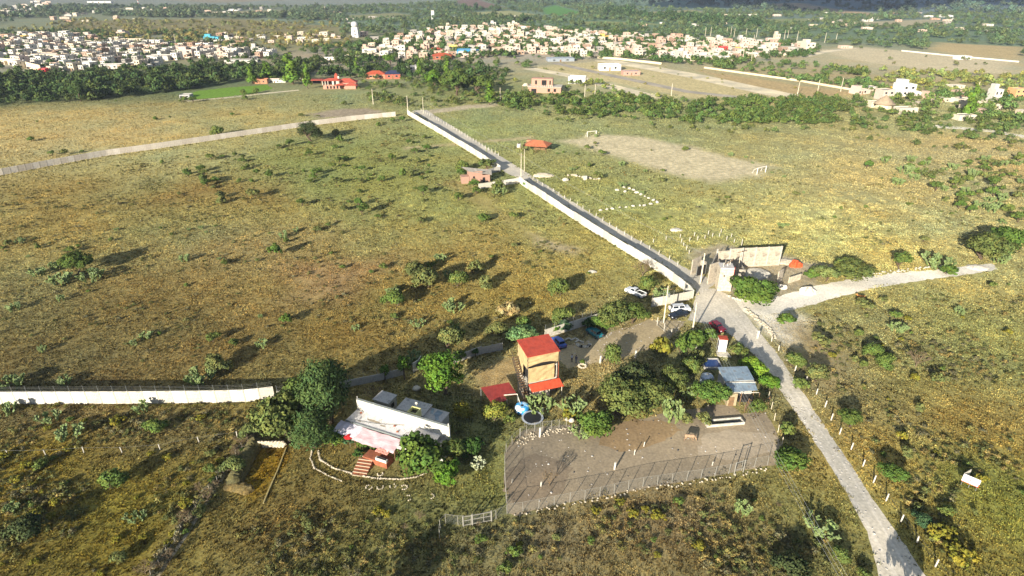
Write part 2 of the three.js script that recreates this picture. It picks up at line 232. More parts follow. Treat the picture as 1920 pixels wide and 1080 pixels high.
{
  const xs = [], zs = []; let x = 0, s = 0.9; while (x < 130) { xs.push(x); x += s; } while (x < 9000) { xs.push(x); s *= 1.022; x += s; }
  const X = [...xs.slice(1).map(q => -q).reverse(), ...xs];
  let z = 60; while (z > -42) { zs.push(z); z -= 6; } z = -42; s = 0.62; while (z > -175) { zs.push(z); z -= s; } while (z > -9500) { zs.push(z); s *= 1.011; z -= s; }
  const nx = X.length, nz = zs.length, P = new Float32Array(nx * nz * 3), N = new Float32Array(nx * nz * 3), U = new Float32Array(nx * nz * 2), C = new Float32Array(nx * nz * 3), I = new Uint32Array((nx - 1) * (nz - 1) * 6);
  let o = 0;
  for (let j = 0; j < nz; j++) for (let i = 0; i < nx; i++, o++) {
    const px = X[i], pz = zs[j], h = hill(px, pz);
    P[o * 3] = px; P[o * 3 + 1] = h + (h === 0 && Math.hypot(px, pz) < 900 ? 0.0 : 0); P[o * 3 + 2] = pz; U[o * 2] = px; U[o * 2 + 1] = -pz;
    const e = 6; const hx = h === 0 ? 0 : (hill(px + e, pz) - h) / e, hz = h === 0 ? 0 : (hill(px, pz + e) - h) / e, l = Math.hypot(hx, 1, hz);
    N[o * 3] = -hx / l; N[o * 3 + 1] = 1 / l; N[o * 3 + 2] = -hz / l;
    const c = Math.abs(px) > 1.2 * Math.abs(pz) + 60 ? [0.25, 0.2, 0.09] : cover(px, pz).c; C[o * 3] = clamp(c[0], 0.01, 0.8); C[o * 3 + 1] = clamp(c[1], 0.01, 0.8); C[o * 3 + 2] = clamp(c[2], 0.005, 0.8);
  }
  o = 0; for (let j = 0; j < nz - 1; j++) for (let i = 0; i < nx - 1; i++) { const a = j * nx + i; I[o++] = a; I[o++] = a + 1; I[o++] = a + nx; I[o++] = a + 1; I[o++] = a + nx + 1; I[o++] = a + nx; }
  const g = new THREE.BufferGeometry(); g.setAttribute('position', new THREE.BufferAttribute(P, 3)); g.setAttribute('normal', new THREE.BufferAttribute(N, 3)); g.setAttribute('uv', new THREE.BufferAttribute(U, 2)); g.setAttribute('color', new THREE.BufferAttribute(C, 3)); g.setIndex(new THREE.BufferAttribute(I, 1));
  const m = ON(new THREE.Mesh(g, M('ground_cover', '#ffffff', { vertexColors: true, map: T.ground, roughness: 1, specularIntensity: 0.15 }))); m.name = 'ground'; tag(m, null, null, null, 'structure'); scene.add(m);
}
// sheets of dirt, asphalt and lawn lying on the ground, with ragged edges
function sheet(name, px, y, mat, jag = 0.3, step = 1.2, world = false) {
  const P = world ? px : poly(px), pts = [];
  for (let i = 0; i < P.length; i++) { const a = P[i], b = P[(i + 1) % P.length], n = Math.max(1, Math.round(dist2(a, b) / step)); for (let k = 0; k < n; k++) { const t = k / n, x = a.x + (b.x - a.x) * t, z = a.z + (b.z - a.z) * t; pts.push(new THREE.Vector2(x + jag * fbm(x * 0.7, z * 0.7, 3), -(z + jag * fbm(x * 0.7 + 9, z * 0.7, 3)))); } }
  const g = new THREE.ShapeGeometry(new THREE.Shape(pts)); const q = g.attributes.position, u = g.attributes.uv;
  for (let i = 0; i < q.count; i++) { const x = q.getX(i), z = -q.getY(i); q.setXYZ(i, x, y, z); u.setXY(i, x, -z); g.attributes.normal.setXYZ(i, 0, 1, 0); }
  const m = ON(new THREE.Mesh(g, mat)); m.name = numbered(name); tag(m, null, null, null, 'structure'); scene.add(m); return P;
}
const mDirtRoad = M('dirt_road', '#c2b9a6', { map: T.dirt, roughness: 1 }), mPaleRoad = M('pale_gravel', '#e3dac6', { map: T.dirt, roughness: 1 }), mPad = M('paddock_earth', '#96866c', { map: T.dirt, roughness: 1 }), mDrive = M('driveway_earth', '#a89672', { map: T.dirt, roughness: 1 }), mLawn = M('lawn_green', '#6f8f34', { map: T.ground, roughness: 1, specularIntensity: 0.15 });
const PADDOCK_PX = [[946, 850], [960, 826], [980, 808], [1010, 800], [1080, 795], [1140, 800], [1230, 778], [1318, 764], [1335, 758], [1372, 760], [1390, 775], [1435, 774], [1455, 806], [1466, 838], [1460, 870], [1375, 886], [1220, 914], [1060, 944], [968, 966], [950, 962]];
const ROAD_PX = [[1306, 541], [1340, 541], [1372, 556], [1398, 590], [1428, 628], [1455, 660], [1507, 738], [1540, 790], [1583, 852], [1628, 923], [1682, 1000], [1746, 1095], [1652, 1095], [1640, 1045], [1620, 985], [1586, 923], [1545, 855], [1504, 791], [1468, 738], [1410, 662], [1370, 628], [1330, 608], [1290, 600], [1300, 575]];
const BRANCH_PX = [[1366, 560], [1400, 556], [1460, 555], [1530, 536], [1600, 522], [1680, 512], [1760, 505], [1800, 500], [1860, 494], [1872, 505], [1820, 514], [1740, 524], [1640, 540], [1560, 560], [1500, 578], [1440, 590], [1402, 590]];
const LANE_PX = [[1320, 545], [1303, 541], [1250, 500], [1190, 465], [1100, 411], [1000, 353], [985, 340], [950, 325], [900, 293], [850, 260], [785, 215], [768, 213], [776, 207], [800, 206], [812, 214], [870, 250], [920, 281], [970, 312], [1010, 338], [1100, 395], [1210, 458], [1290, 505], [1345, 530]];
const DRIVE_PX = [[1222, 598], [1262, 600], [1290, 602], [1250, 640], [1215, 655], [1160, 672], [1115, 680], [1065, 690], [1045, 672], [1052, 650], [1100, 640], [1135, 625], [1180, 612]];
const PADDOCK = sheet('paddock_ground', PADDOCK_PX, 0.006, mPad, 0.5), ROAD = sheet('road', ROAD_PX, 0.012, mDirtRoad, 0.5), BRANCH = sheet('gravel_track', BRANCH_PX, 0.008, mPaleRoad, 1.0), LANE = sheet('lane', LANE_PX, 0.004, mDirtRoad, 0.8), DRIVE = sheet('driveway', DRIVE_PX, 0.006, mDrive, 1.2);
const LAWN = sheet('lawn', [[340, 180], [372, 170], [430, 164], [498, 159], [512, 166], [470, 176], [400, 184], [358, 187]], 0.02, mLawn, 1.5, 4);
const PATHS = [PADDOCK, ROAD, BRANCH, LANE, DRIVE, LAWN];
const PATHBB = PATHS.map(P => [Math.min(...P.map(p => p.x)), Math.max(...P.map(p => p.x)), Math.min(...P.map(p => p.z)), Math.max(...P.map(p => p.z))]);
const onPath = (x, z, m = 0) => PATHS.some((P, i) => { const b = PATHBB[i]; return x > b[0] - m && x < b[1] + m && z > b[2] - m && z < b[3] + m && (m ? sd(P, x, z) < m : inPoly(P, x, z)); });

// far roads and walls of the plots behind
const mFarRoad = M('far_dirt_road', '#d8c9a6', { map: T.dirt, roughness: 1 }), mKerbRoad = M('grey_paved_street', '#a89d8a', { map: T.dirt, roughness: 1 });
function strip(name, line, w, y, mat) { const L = line.map(p => G(...p)), a = [], b = []; L.forEach((p, i) => { const q = L[Math.max(0, i - 1)], r = L[Math.min(L.length - 1, i + 1)], dx = r.x - q.x, dz = r.z - q.z, l = Math.hypot(dx, dz); a.push(new THREE.Vector3(p.x - dz / l * w / 2, 0, p.z + dx / l * w / 2)); b.push(new THREE.Vector3(p.x + dz / l * w / 2, 0, p.z - dx / l * w / 2)); }); return sheet(name, [...a, ...b.reverse()], y, mat, 0.8, 6, true); }
strip('dirt_track', [[990, 128], [1070, 142], [1130, 158], [1200, 176], [1240, 184]], 13, 0.05, mFarRoad);
strip('dirt_track', [[1130, 113], [1200, 124], [1300, 142], [1400, 164], [1480, 181]], 20, 0.05, mFarRoad);
strip('paved_street', [[1040, 118], [1110, 134], [1200, 153], [1290, 172], [1380, 182], [1450, 186]], 9, 0.06, mKerbRoad);
strip('dirt_track', [[1500, 108], [1540, 98], [1600, 90]], 10, 0.05, mFarRoad);
strip('dirt_track', [[345, 190], [420, 184], [500, 175], [560, 169]], 4, 0.05, mFarRoad);
strip('dirt_track', [[1720, 235], [1800, 240], [1860, 246], [1930, 258]], 7, 0.05, mPaleRoad);

// wheel ruts, worn tracks and patches of other earth
const mRut = M('worn_earth', '#cbc2b0', { map: T.dirt, roughness: 1 });
for (const o of [-5, 5]) strip('wheel_rut', [[1345 + o, 560], [1395 + o * 1.2, 618], [1440 + o * 1.4, 675], [1486 + o * 1.6, 740], [1525 + o * 2, 800], [1565 + o * 2.2, 862], [1608 + o * 2.5, 930], [1655 + o * 3, 1010], [1700 + o * 3.2, 1090]], 0.55, 0.02, mRut);
strip('footpath', [[478, 806], [440, 860], [398, 925], [345, 1005], [290, 1090]], 0.7, 0.012, M('path_earth', '#a2957a', { map: T.dirt, roughness: 1 }));
sheet('earth_patch', [[1130, 800], [1190, 785], [1262, 792], [1280, 806], [1230, 835], [1170, 850], [1120, 830]], 0.011, M('ochre_earth', '#937b58', { map: T.dirt, roughness: 1 }), 2.2);
sheet('earth_patch', [[1320, 812], [1400, 806], [1452, 815], [1458, 845], [1380, 862], [1300, 852]], 0.011, M('trodden_earth', '#a2937b', { map: T.dirt, roughness: 1 }), 2.2);
sheet('earth_patch', [[952, 880], [1000, 850], [1070, 870], [1060, 920], [980, 950], [955, 940]], 0.011, M('dung_earth', '#85755e', { map: T.dirt, roughness: 1 }), 2.2);

// ---------- grass: blades gathered into round patches, set by the thousand ----------
const mGrass = M('grass_blades', '#ffffff', { vertexColors: true, roughness: 1, specularIntensity: 0.15, side: THREE.DoubleSide });
function grassGeo(seed, rad, tufts, blades, hMin, hMax, w) {
  const r = rng(seed), P = [], N = [], C = [];
  for (let t = 0; t < tufts; t++) {
    const a = r() * 6.283, d = rad * Math.sqrt(r()), cx = d * Math.cos(a), cz = d * Math.sin(a), hh = hMin + (hMax - hMin) * r(), tone = 1 + (r() - 0.5) * (w > 0.2 ? 0.22 : 0.4), warm = (r() - 0.5) * (w > 0.2 ? 0.1 : 0.24);
    for (let k = 0; k < blades; k++) {
      const b = r() * 6.283, l = hh * (0.3 + 0.5 * r()), ww = w * (0.6 + 0.8 * r()), bx = cx + 0.1 * Math.cos(b), bz = cz + 0.1 * Math.sin(b), sx = -Math.sin(b) * ww / 2, sz = Math.cos(b) * ww / 2, H = hh * (0.75 + 0.4 * r());
      P.push(bx + sx, 0, bz + sz, bx - sx, 0, bz - sz, bx + Math.cos(b) * l, H, bz + Math.sin(b) * l);
      const n = new THREE.Vector3(Math.cos(b) * 0.55, 0.85, Math.sin(b) * 0.55).normalize(); for (let q = 0; q < 3; q++) N.push(n.x, n.y, n.z);
      const c = tone * (0.9 + 0.2 * r()); for (let q = 0; q < 3; q++) C.push(c * (1 + warm), c, c * (1 - warm));
    }
  }
  const g = new THREE.BufferGeometry(); g.setAttribute('position', new THREE.Float32BufferAttribute(P, 3)); g.setAttribute('normal', new THREE.Float32BufferAttribute(N, 3)); g.setAttribute('color', new THREE.Float32BufferAttribute(C, 3)); return g;
}
function scatter(name, geos, list, mat) { // list of {x, y, z, s, sy, ry, c}
  geos.forEach((g, k) => {
    const L = list.filter((_, i) => i % geos.length === k); if (!L.length) return;
    const im = new THREE.InstancedMesh(g, mat, L.length), m = new THREE.Matrix4(), q = new THREE.Quaternion(), e = new THREE.Euler(), c = new THREE.Color();
    L.forEach((o, i) => { e.set(0, o.ry, 0); m.compose(new THREE.Vector3(o.x, o.y ?? 0, o.z), q.setFromEuler(e), new THREE.Vector3(o.s, o.sy ?? o.s, o.s)); im.setMatrixAt(i, m); im.setColorAt(i, c.setRGB(...o.c)); });
    im.name = numbered(name); ON(im); tag(im, null, null, null, 'stuff'); scene.add(im);
  });
}
const NOGRASS = [], CLEAR = []; // discs kept clear: [x, z, r]
const HOUSEBOXES = [[[640, 800], [665, 745], [720, 730], [840, 780], [850, 830], [760, 870], [700, 890], [660, 890]], [[900, 730], [965, 715], [980, 640], [1050, 630], [1055, 745], [905, 760]], [[1345, 690], [1405, 680], [1425, 760], [1345, 760]], [[1300, 500], [1470, 470], [1465, 500], [1380, 530], [1350, 550], [1295, 530]]].map(poly);
const blocked = (x, z) => HOUSEBOXES.some(P => inPoly(P, x, z));
{
  const r = rng(11), near = [], mid = [];
  const geoN = [1, 2, 3, 4, 5].map(s => grassGeo(s, 1.5, 30, 5, 0.06, 0.27, 0.11)), geoM = [6, 7, 8, 9].map(s => grassGeo(s, 3, 30, 5, 0.08, 0.34, 0.26));
  const add = (list, x, z, s0, gain, vary = 1) => {
    const [u, v] = projPx(x, 0, z); if (u < -60 || u > 1980 || v > 1120) return;
    const { c, bare } = cover(x, z); const den = fbm(x / 5.5, z / 5.5, 3) + 0.42 - bare * 1.4; if (den < -0.12 + 0.25 * r()) return;
    if (onPath(x, z, 0.5) || blocked(x, z)) return;
    const t = gain * (1 + vary * (0.36 * r() - 0.18) + 0.2 * vary * fbm(x / 2 + 3, z / 2, 2)), w = 0.18 * fbm(x / 14 + 90, z / 14, 3) + 0.1 * vary * (r() - 0.5);
    list.push({ x, z, s: s0 * (0.75 + 0.6 * r()), sy: s0 * (0.5 + 0.7 * r()) * (0.8 + 0.8 * clamp(den)), ry: r() * 6.283, c: [clamp(c[0] * t * (1 + w), 0, 0.9), clamp(c[1] * t, 0, 0.9), clamp(c[2] * t * (1 - w), 0, 0.9)] });
  };
  for (let z = -46; z > -225; z -= 1.75) { const W = Math.abs(z) * 0.98 + 22; for (let x = -W; x < W; x += 1.75) if (r() > sst(-160, -225, z)) add(near, x + (r() - 0.5) * 1.8, z + (r() - 0.5) * 1.8, 1, 1.9); }
  for (let z = -158; z > -420; z -= 4) { const W = Math.abs(z) * 0.9 + 20; for (let x = -W; x < W; x += 4) if (r() < sst(-158, -222, z)) add(mid, x + (r() - 0.5) * 4, z + (r() - 0.5) * 4, 1, 1.35, 0.4); }
  console.log('grass patches', near.length, mid.length);
  scatter('grass', geoN, near, mGrass); scatter('grass', geoM, mid, mGrass); 
}
// where nothing of the masses of trees may stand: filled by the town below
function TOWNCLEAR(u, v, x, z) { return CLEAR.some(q => Math.hypot(q[0] - x, q[1] - z) < q[2]); }
// ---------- trees, shrubs and cacti: a few of each kind are grown, the rest are copies ----------
const mLeaf = {};
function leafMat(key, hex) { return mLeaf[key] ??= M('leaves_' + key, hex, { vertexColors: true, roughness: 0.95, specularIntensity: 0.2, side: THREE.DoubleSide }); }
// lobes: [x, y, z, rx, ry, rz]; leaves sit on clumps that sit on the lobes
function crownGeo(seed, lobes, clumps, per, size, o = {}) {
  const r = rng(seed), P = [], N = [], C = [], asp = o.aspect ?? 1, vol = lobes.map(l => Math.pow(l[3] * l[4] * l[5], 0.67)), tot = vol.reduce((a, b) => a + b);
  const dir = () => { const z = 2 * r() - 1, a = r() * 6.283, s = Math.sqrt(1 - z * z); return new THREE.Vector3(s * Math.cos(a), z, s * Math.sin(a)); };
  const cc = [0, 0, 0], rad = [0, 0, 0];
  lobes.forEach((l, li) => {
    const n = Math.max(3, Math.round(clumps * vol[li] / tot)), cr = (o.clump ?? 0.42) * Math.cbrt(l[3] * l[4] * l[5]);
    for (let k = 0; k < n; k++) {
      const d = dir(); if (d.y < -0.35) d.y *= -0.6; const f = 0.55 + 0.45 * Math.sqrt(r());
      const cx = l[0] + d.x * l[3] * f, cy = l[1] + d.y * l[4] * f, cz = l[2] + d.z * l[5] * f, tone = 0.72 + 0.56 * r(), hue = (r() - 0.5) * 0.3, c = cr * (0.6 + 0.8 * r());
      for (let q = 0; q < per; q++) {
        const e = dir(), g = c * (0.45 + 0.65 * Math.sqrt(r())), x = cx + e.x * g, y = cy + e.y * g * 0.85 - (o.droop ?? 0) * r() * c, z = cz + e.z * g;
        if (y < 0.02) continue;
        const nn = e.clone().add(dir().multiplyScalar(0.9)).add(d.clone().multiplyScalar(0.4)).normalize(), t = dir(); t.cross(nn).normalize(); if (o.droop) t.y -= o.droop, t.normalize(); const b = nn.clone().cross(t);
        const s = size * (0.6 + 0.8 * r()), u = s * asp, w = s / asp;
        const V = [[x - t.x * u / 2, y - t.y * u / 2, z - t.z * u / 2], [x + b.x * w / 2, y + b.y * w / 2, z + b.z * w / 2], [x + t.x * u / 2, y + t.y * u / 2, z + t.z * u / 2], [x - b.x * w / 2, y - b.y * w / 2, z - b.z * w / 2]];
        const sn = nn.clone().multiplyScalar(0.45).add(e.clone().multiplyScalar(0.55)).add(d.clone().multiplyScalar(0.5)).normalize();
        const k2 = tone * (0.8 + 0.4 * r()), col = [k2 * (1 + hue), k2, k2 * (1 - hue * 0.6)];
        for (const i of nn.dot(sn) > 0 ? [0, 2, 1, 0, 3, 2] : [0, 1, 2, 0, 2, 3]) { P.push(...V[i]); N.push(sn.x, sn.y, sn.z); C.push(...col); }
      }
    }
  });
  const g = new THREE.BufferGeometry(); g.setAttribute('position', new THREE.Float32BufferAttribute(P, 3)); g.setAttribute('normal', new THREE.Float32BufferAttribute(N, 3)); g.setAttribute('color', new THREE.Float32BufferAttribute(C, 3)); return g;
}
function limbs(seed, lobes, thick, base = 0.25) { // trunk that forks into a limb for every lobe
  const b = new B(), r = rng(seed), fork = [(r() - 0.5) * 0.3, base, (r() - 0.5) * 0.3];
  b.path([[0, -0.1, 0], [fork[0] * 0.5, base * 0.5, fork[2] * 0.5], fork], thick, thick * 0.75, 7);
  for (const l of lobes) { const m = [(fork[0] + l[0]) / 2 + (r() - 0.5) * 0.2, (fork[1] + l[1]) / 2 + 0.1, (fork[2] + l[2]) / 2 + (r() - 0.5) * 0.2]; b.path([fork, m, [l[0], l[1] + l[4] * 0.4, l[2]]], thick * 0.6, thick * 0.15, 5); for (let k = 0; k < 2; k++) { const a = r() * 6.28; b.cyl(m, [m[0] + Math.cos(a) * l[3] * 0.7, m[1] + l[4] * 0.5, m[2] + Math.sin(a) * l[5] * 0.7], thick * 0.3, thick * 0.08, 4, false); } }
  return b.geo();
}
function lobesOf(seed, n, spread, y0, y1, r0, r1, flat = 0.75) { const r = rng(seed), L = []; for (let i = 0; i < n; i++) { const a = i / n * 6.283 + r(), d = spread * (i ? 0.5 + 0.5 * r() : 0), R = r0 + (r1 - r0) * r(); L.push([Math.cos(a) * d, y0 + (y1 - y0) * (i ? r() * 0.8 : 1), Math.sin(a) * d, R, R * flat, R * (0.85 + 0.3 * r())]); } return L; }
// every prototype is about one metre across, so that a copy is scaled by its width
const KINDS = {
  mesquite: { n: 3, cy: 0.36, mk: (s, q = 1) => { const L = lobesOf(s, 7, 0.3, 0.3, 0.5, 0.16, 0.24, 0.72); return { crown: crownGeo(s, L, Math.round(60 * q * q * 1.15), Math.round(34 * (0.6 + 0.4 * q)), 0.05 / (0.35 + 0.65 * q), { aspect: 1.25, clump: 0.42 }), trunk: limbs(s + 5, L, 0.035, 0.12), leaf: ['grey_green', '#56652f'] }; } },
  round: { n: 2, cy: 0.5, mk: (s, q = 1) => { const L = lobesOf(s, 8, 0.24, 0.42, 0.68, 0.18, 0.26, 0.9); return { crown: crownGeo(s, L, Math.round(70 * q * q * 1.15), Math.round(34 * (0.6 + 0.4 * q)), 0.052 / (0.35 + 0.65 * q), { clump: 0.4 }), trunk: limbs(s + 5, L, 0.03, 0.2), leaf: ['bright_green', '#547026'] }; } },
  shrub: { n: 4, cy: 0.27, mk: (s, q = 1) => { const L = lobesOf(s, 6, 0.26, 0.2, 0.38, 0.15, 0.25, 0.75); return { crown: crownGeo(s, L, Math.round(42 * q * q * 1.15), Math.round(26 * (0.6 + 0.4 * q)), 0.065 / (0.35 + 0.65 * q), { aspect: 1.15, clump: 0.45 }), trunk: limbs(s + 5, L, 0.02, 0.06), leaf: ['olive_green', '#5e6a33'] }; } },
  greenbush: { n: 2, cy: 0.36, mk: (s, q = 1) => { const L = lobesOf(s, 6, 0.25, 0.26, 0.46, 0.18, 0.27, 0.85); return { crown: crownGeo(s, L, Math.round(48 * q * q * 1.15), Math.round(28 * (0.6 + 0.4 * q)), 0.075 / (0.35 + 0.65 * q), { clump: 0.42 }), trunk: limbs(s + 5, L, 0.025, 0.1), leaf: ['garden_green', '#566b2d'] }; } },
  yellowbush: { n: 2, cy: 0.2, mk: (s, q = 1) => { const L = lobesOf(s, 6, 0.3, 0.14, 0.26, 0.14, 0.24, 0.7); return { crown: crownGeo(s, L, Math.round(44 * q * q * 1.15), Math.round(26 * (0.6 + 0.4 * q)), 0.07 / (0.35 + 0.65 * q), { aspect: 1.3, clump: 0.45 }), trunk: limbs(s + 5, L, 0.015, 0.05), leaf: ['yellow_green', '#7c762c'] }; } },
  pepper: { n: 2, cy: 0.5, mk: (s, q = 1) => { const L = lobesOf(s, 9, 0.25, 0.36, 0.78, 0.18, 0.27, 1.0); return { crown: crownGeo(s, L, Math.round(90 * q * q * 1.15), Math.round(40 * (0.6 + 0.4 * q)), 0.042 / (0.35 + 0.65 * q), { aspect: 1.7, clump: 0.4, droop: 0.7 }), trunk: limbs(s + 5, L, 0.045, 0.25), leaf: ['dusty_green', '#4d6034'] }; } },
  topiary: { n: 1, cy: 0.85, mk: (s, q = 1) => { const L = [[0, 0.9, 0, 0.42, 0.5, 0.42], [0.1, 1.2, 0.05, 0.3, 0.35, 0.3]]; return { crown: crownGeo(s, L, Math.round(26 * q * q * 1.15), Math.round(24 * (0.6 + 0.4 * q)), 0.12 / (0.35 + 0.65 * q), { clump: 0.35 }), trunk: new B().path([[0, -0.1, 0], [0.03, 0.5, 0], [0, 1, 0]], 0.06, 0.04).geo(), leaf: ['bright_green', '#547026'] }; } },
  columnar: { n: 2, cy: 1.1, mk: (s, q = 1) => { const L = []; for (let i = 0; i < 7; i++) L.push([0.12 * Math.sin(i * 2.1), 0.4 + i * 0.27, 0.12 * Math.cos(i * 1.7), 0.42 - i * 0.045, 0.3, 0.42 - i * 0.045]); return { crown: crownGeo(s, L, Math.round(60 * q * q * 1.15), Math.round(22 * (0.6 + 0.4 * q)), 0.11 / (0.35 + 0.65 * q), { aspect: 1.3, clump: 0.45 }), trunk: limbs(s + 5, L.slice(0, 3), 0.06, 0.2), leaf: ['poplar_green', '#5f7a2c'] }; } },
  cypress: { n: 1, cy: 2.4, mk: (s, q = 1) => { const L = []; for (let i = 0; i < 9; i++) L.push([0, 0.5 + i * 0.5, 0, 0.42 - i * 0.035, 0.45, 0.42 - i * 0.035]); return { crown: crownGeo(s, L, Math.round(60 * q * q * 1.15), Math.round(20 * (0.6 + 0.4 * q)), 0.13 / (0.35 + 0.65 * q), { aspect: 1.4, clump: 0.4 }), trunk: new B().path([[0, -0.1, 0], [0, 2, 0]], 0.07, 0.04).geo(), leaf: ['dark_green', '#2d3d22'] }; } },
  bare: { n: 2, cy: 0.45, mk: (s, q = 1) => { const b = new B(), r = rng(s); b.path([[0, -0.05, 0], [0.01, 0.16, 0]], 0.03, 0.025); const grow = (p, d, len, th, lv) => { const e = [p[0] + d[0] * len, p[1] + d[1] * len, p[2] + d[2] * len]; b.cyl(p, e, th, th * 0.6, 4, false); if (lv) for (let k = 0; k < 3; k++) { const q = [d[0] + (r() - 0.5) * 1.3, d[1] + (r() - 0.35) * 0.8, d[2] + (r() - 0.5) * 1.3], l = Math.hypot(...q); grow(e, q.map(x => x / l), len * 0.72, th * 0.6, lv - 1); } }; for (let k = 0; k < 5; k++) { const a = k * 1.26 + r(), q = [Math.cos(a) * 0.6, 0.8, Math.sin(a) * 0.6]; grow([0.01, 0.14, 0], q, 0.24, 0.016, 4); } const L = lobesOf(s, 5, 0.25, 0.4, 0.6, 0.14, 0.2); return { crown: crownGeo(s, L, Math.round(30 * q * q * 1.15), Math.round(5 * (0.6 + 0.4 * q)), 0.035 / (0.35 + 0.65 * q), { aspect: 1.6 }), trunk: b.geo(), leaf: ['dry_twigs', '#7d6a4c'], bark: M('dry_wood', '#75644c', { map: T.bark }) }; } },
};
function nopalGeo(seed, n, tone = 1) { // prickly pear: flat thick pads growing out of one another
  const r = rng(seed), b = new B(), pad = (p, up, yaw, s, lv) => {
    const c = Math.cos(yaw), d = Math.sin(yaw), ax = [c, 0, d], nx = [-d, 0, c], L = Math.hypot(...up), u = up.map(q => q / L), k = tone * (0.75 + 0.5 * r()); b.col = [k * (0.95 + 0.2 * r()), k, k * (0.8 + 0.3 * r())];
    const ring = (f) => [...Array(8).keys()].map(i => { const a = i / 8 * 6.283, x = Math.sin(a) * 0.4 * s, y = (1 - Math.cos(a)) * 0.5 * s; return [0, 1, 2].map(q => p[q] + ax[q] * x * f + u[q] * (0.5 * s + (y - 0.5 * s) * f)); });
    const o = ring(1), i1 = ring(0.72).map(v => v.map((q, j) => q + nx[j] * 0.09 * s)), i2 = ring(0.72).map(v => v.map((q, j) => q - nx[j] * 0.09 * s));
    const m1 = [0, 1, 2].map(q => p[q] + u[q] * 0.5 * s + nx[q] * 0.11 * s), m2 = [0, 1, 2].map(q => p[q] + u[q] * 0.5 * s - nx[q] * 0.11 * s);
    for (let i = 0; i < 8; i++) { const j = (i + 1) % 8; b.quad(o[i], i1[i], i1[j], o[j]); b.quad(o[j], i2[j], i2[i], o[i]); b.tri(m1, i1[j], i1[i]); b.tri(m2, i2[i], i2[j]); }
    if (lv > 0) for (let q = 0; q < 2 + (r() > 0.4 ? 1 : 0); q++) { const t = (r() - 0.5) * 1.5, base = [0, 1, 2].map(z => p[z] + u[z] * s * (0.78 + 0.12 * Math.cos(t)) + ax[z] * Math.sin(t) * 0.36 * s), up2 = [u[0] * 0.55 + ax[0] * t * 0.75 + (r() - 0.5) * 0.7, u[1] * 0.75 + 0.25, u[2] * 0.55 + ax[2] * t * 0.75 + (r() - 0.5) * 0.7]; pad(base, up2, yaw + (r() - 0.5) * 2, s * (0.8 + 0.2 * r()), lv - 1); }
  };
  for (let i = 0; i < n; i++) { const a = i / n * 6.283 + r(), d = 0.3 * Math.sqrt(r()); pad([Math.cos(a) * d, -0.02, Math.sin(a) * d], [Math.cos(a) * 0.45, 1, Math.sin(a) * 0.45], r() * 6.28, 0.13 + 0.05 * r(), 3); }
  return b.geo();
}
const mNopal = M('nopal_pads', '#6b7d48', { vertexColors: true, roughness: 0.65 });
const GEOS = {};
const FINE = {}; for (const [k, d] of Object.entries(KINDS)) { GEOS[k] = [...Array(d.n).keys()].map(i => d.mk(k.length * 31 + i * 7 + 3)); if (['mesquite', 'round', 'greenbush', 'pepper', 'shrub'].includes(k)) FINE[k] = [0, 1].map(i => d.mk(k.length * 57 + i * 11 + 5, 1.5)); } // finer crowns for the plants that show large
GEOS.nopal = [1, 2, 3].map(s => ({ pads: nopalGeo(s * 13, 8) }));
KINDS.nopal = { n: 3, cy: 0.3 };
const NAMES = { mesquite: 'mesquite_tree', round: 'leafy_tree', shrub: 'shrub', greenbush: 'garden_bush', yellowbush: 'yellow_bush', pepper: 'pepper_tree', topiary: 'clipped_tree', columnar: 'poplar_tree', cypress: 'cypress_tree', bare: 'bare_bush', nopal: 'prickly_pear' };
const CATS = { mesquite: 'tree', round: 'tree', shrub: 'shrub', greenbush: 'bush', yellowbush: 'bush', pepper: 'tree', topiary: 'tree', columnar: 'tree', cypress: 'tree', bare: 'bush', nopal: 'cactus' };
const rp = rng(77);
const TINTS = { grey_green: [['grey_green', '#56662f'], ['mid_green', '#536a2e'], ['olive_leaf', '#5f6836'], ['grey_green', '#56662f']], olive_green: [['olive_green', '#626e36'], ['dull_olive', '#6a6e3e'], ['fresh_olive', '#5e7034']] };
const tintOf = (leaf) => { const L = TINTS[leaf[0]]; return leafMat(...(L ? L[Math.floor(rp() * L.length)] : leaf)); };
// one plant: (px, py) is the middle of its crown in the photograph, w its width there in pixels, tall stretches it
function plant(kind, px, py, w, label, o = {}) {
  const K = KINDS[kind]; let p = G(px, py), W = 1; w *= 1.18;
  for (let i = 0; i < 4; i++) { W = w * depthAt(p.x, 0, p.z) / FOC; p = G(px, py, K.cy * W * (o.tall ?? 1)); p.y = 0; }
  return plantAt(kind, p.x, p.z, W, label, o);
}
function plantAt(kind, x, z, W, label, o = {}) {
  const K = KINDS[kind], fine = FINE[kind] && W * FOC / depthAt(x, 0, z) > 44, u = rp(), g = fine ? FINE[kind][u < 0.5 ? 0 : 1] : GEOS[kind][Math.floor(u * K.n)], t = thing(o.name ?? NAMES[kind], label, o.cat ?? CATS[kind], new THREE.Vector3(x, hill(x, z), z), rp() * 6.28, o.group);
  t.scale.set(W, W * (o.tall ?? 1), W);
  if (kind === 'nopal') put(g.pads, 'pads', o.mat ?? mNopal, t);
  else { put(g.crown, kind === 'bare' ? 'twigs' : 'crown', o.mat ?? tintOf(g.leaf), t).userData.kind = kind === 'bare' ? 'stuff' : undefined; put(g.trunk, kind === 'bare' ? 'branches' : 'trunk', g.bark ?? mBark, t); }
  NOGRASS.push([x, z, W * 0.3]); return t;
}
const gDark = ['mesquite_dark', '#454f2f'];
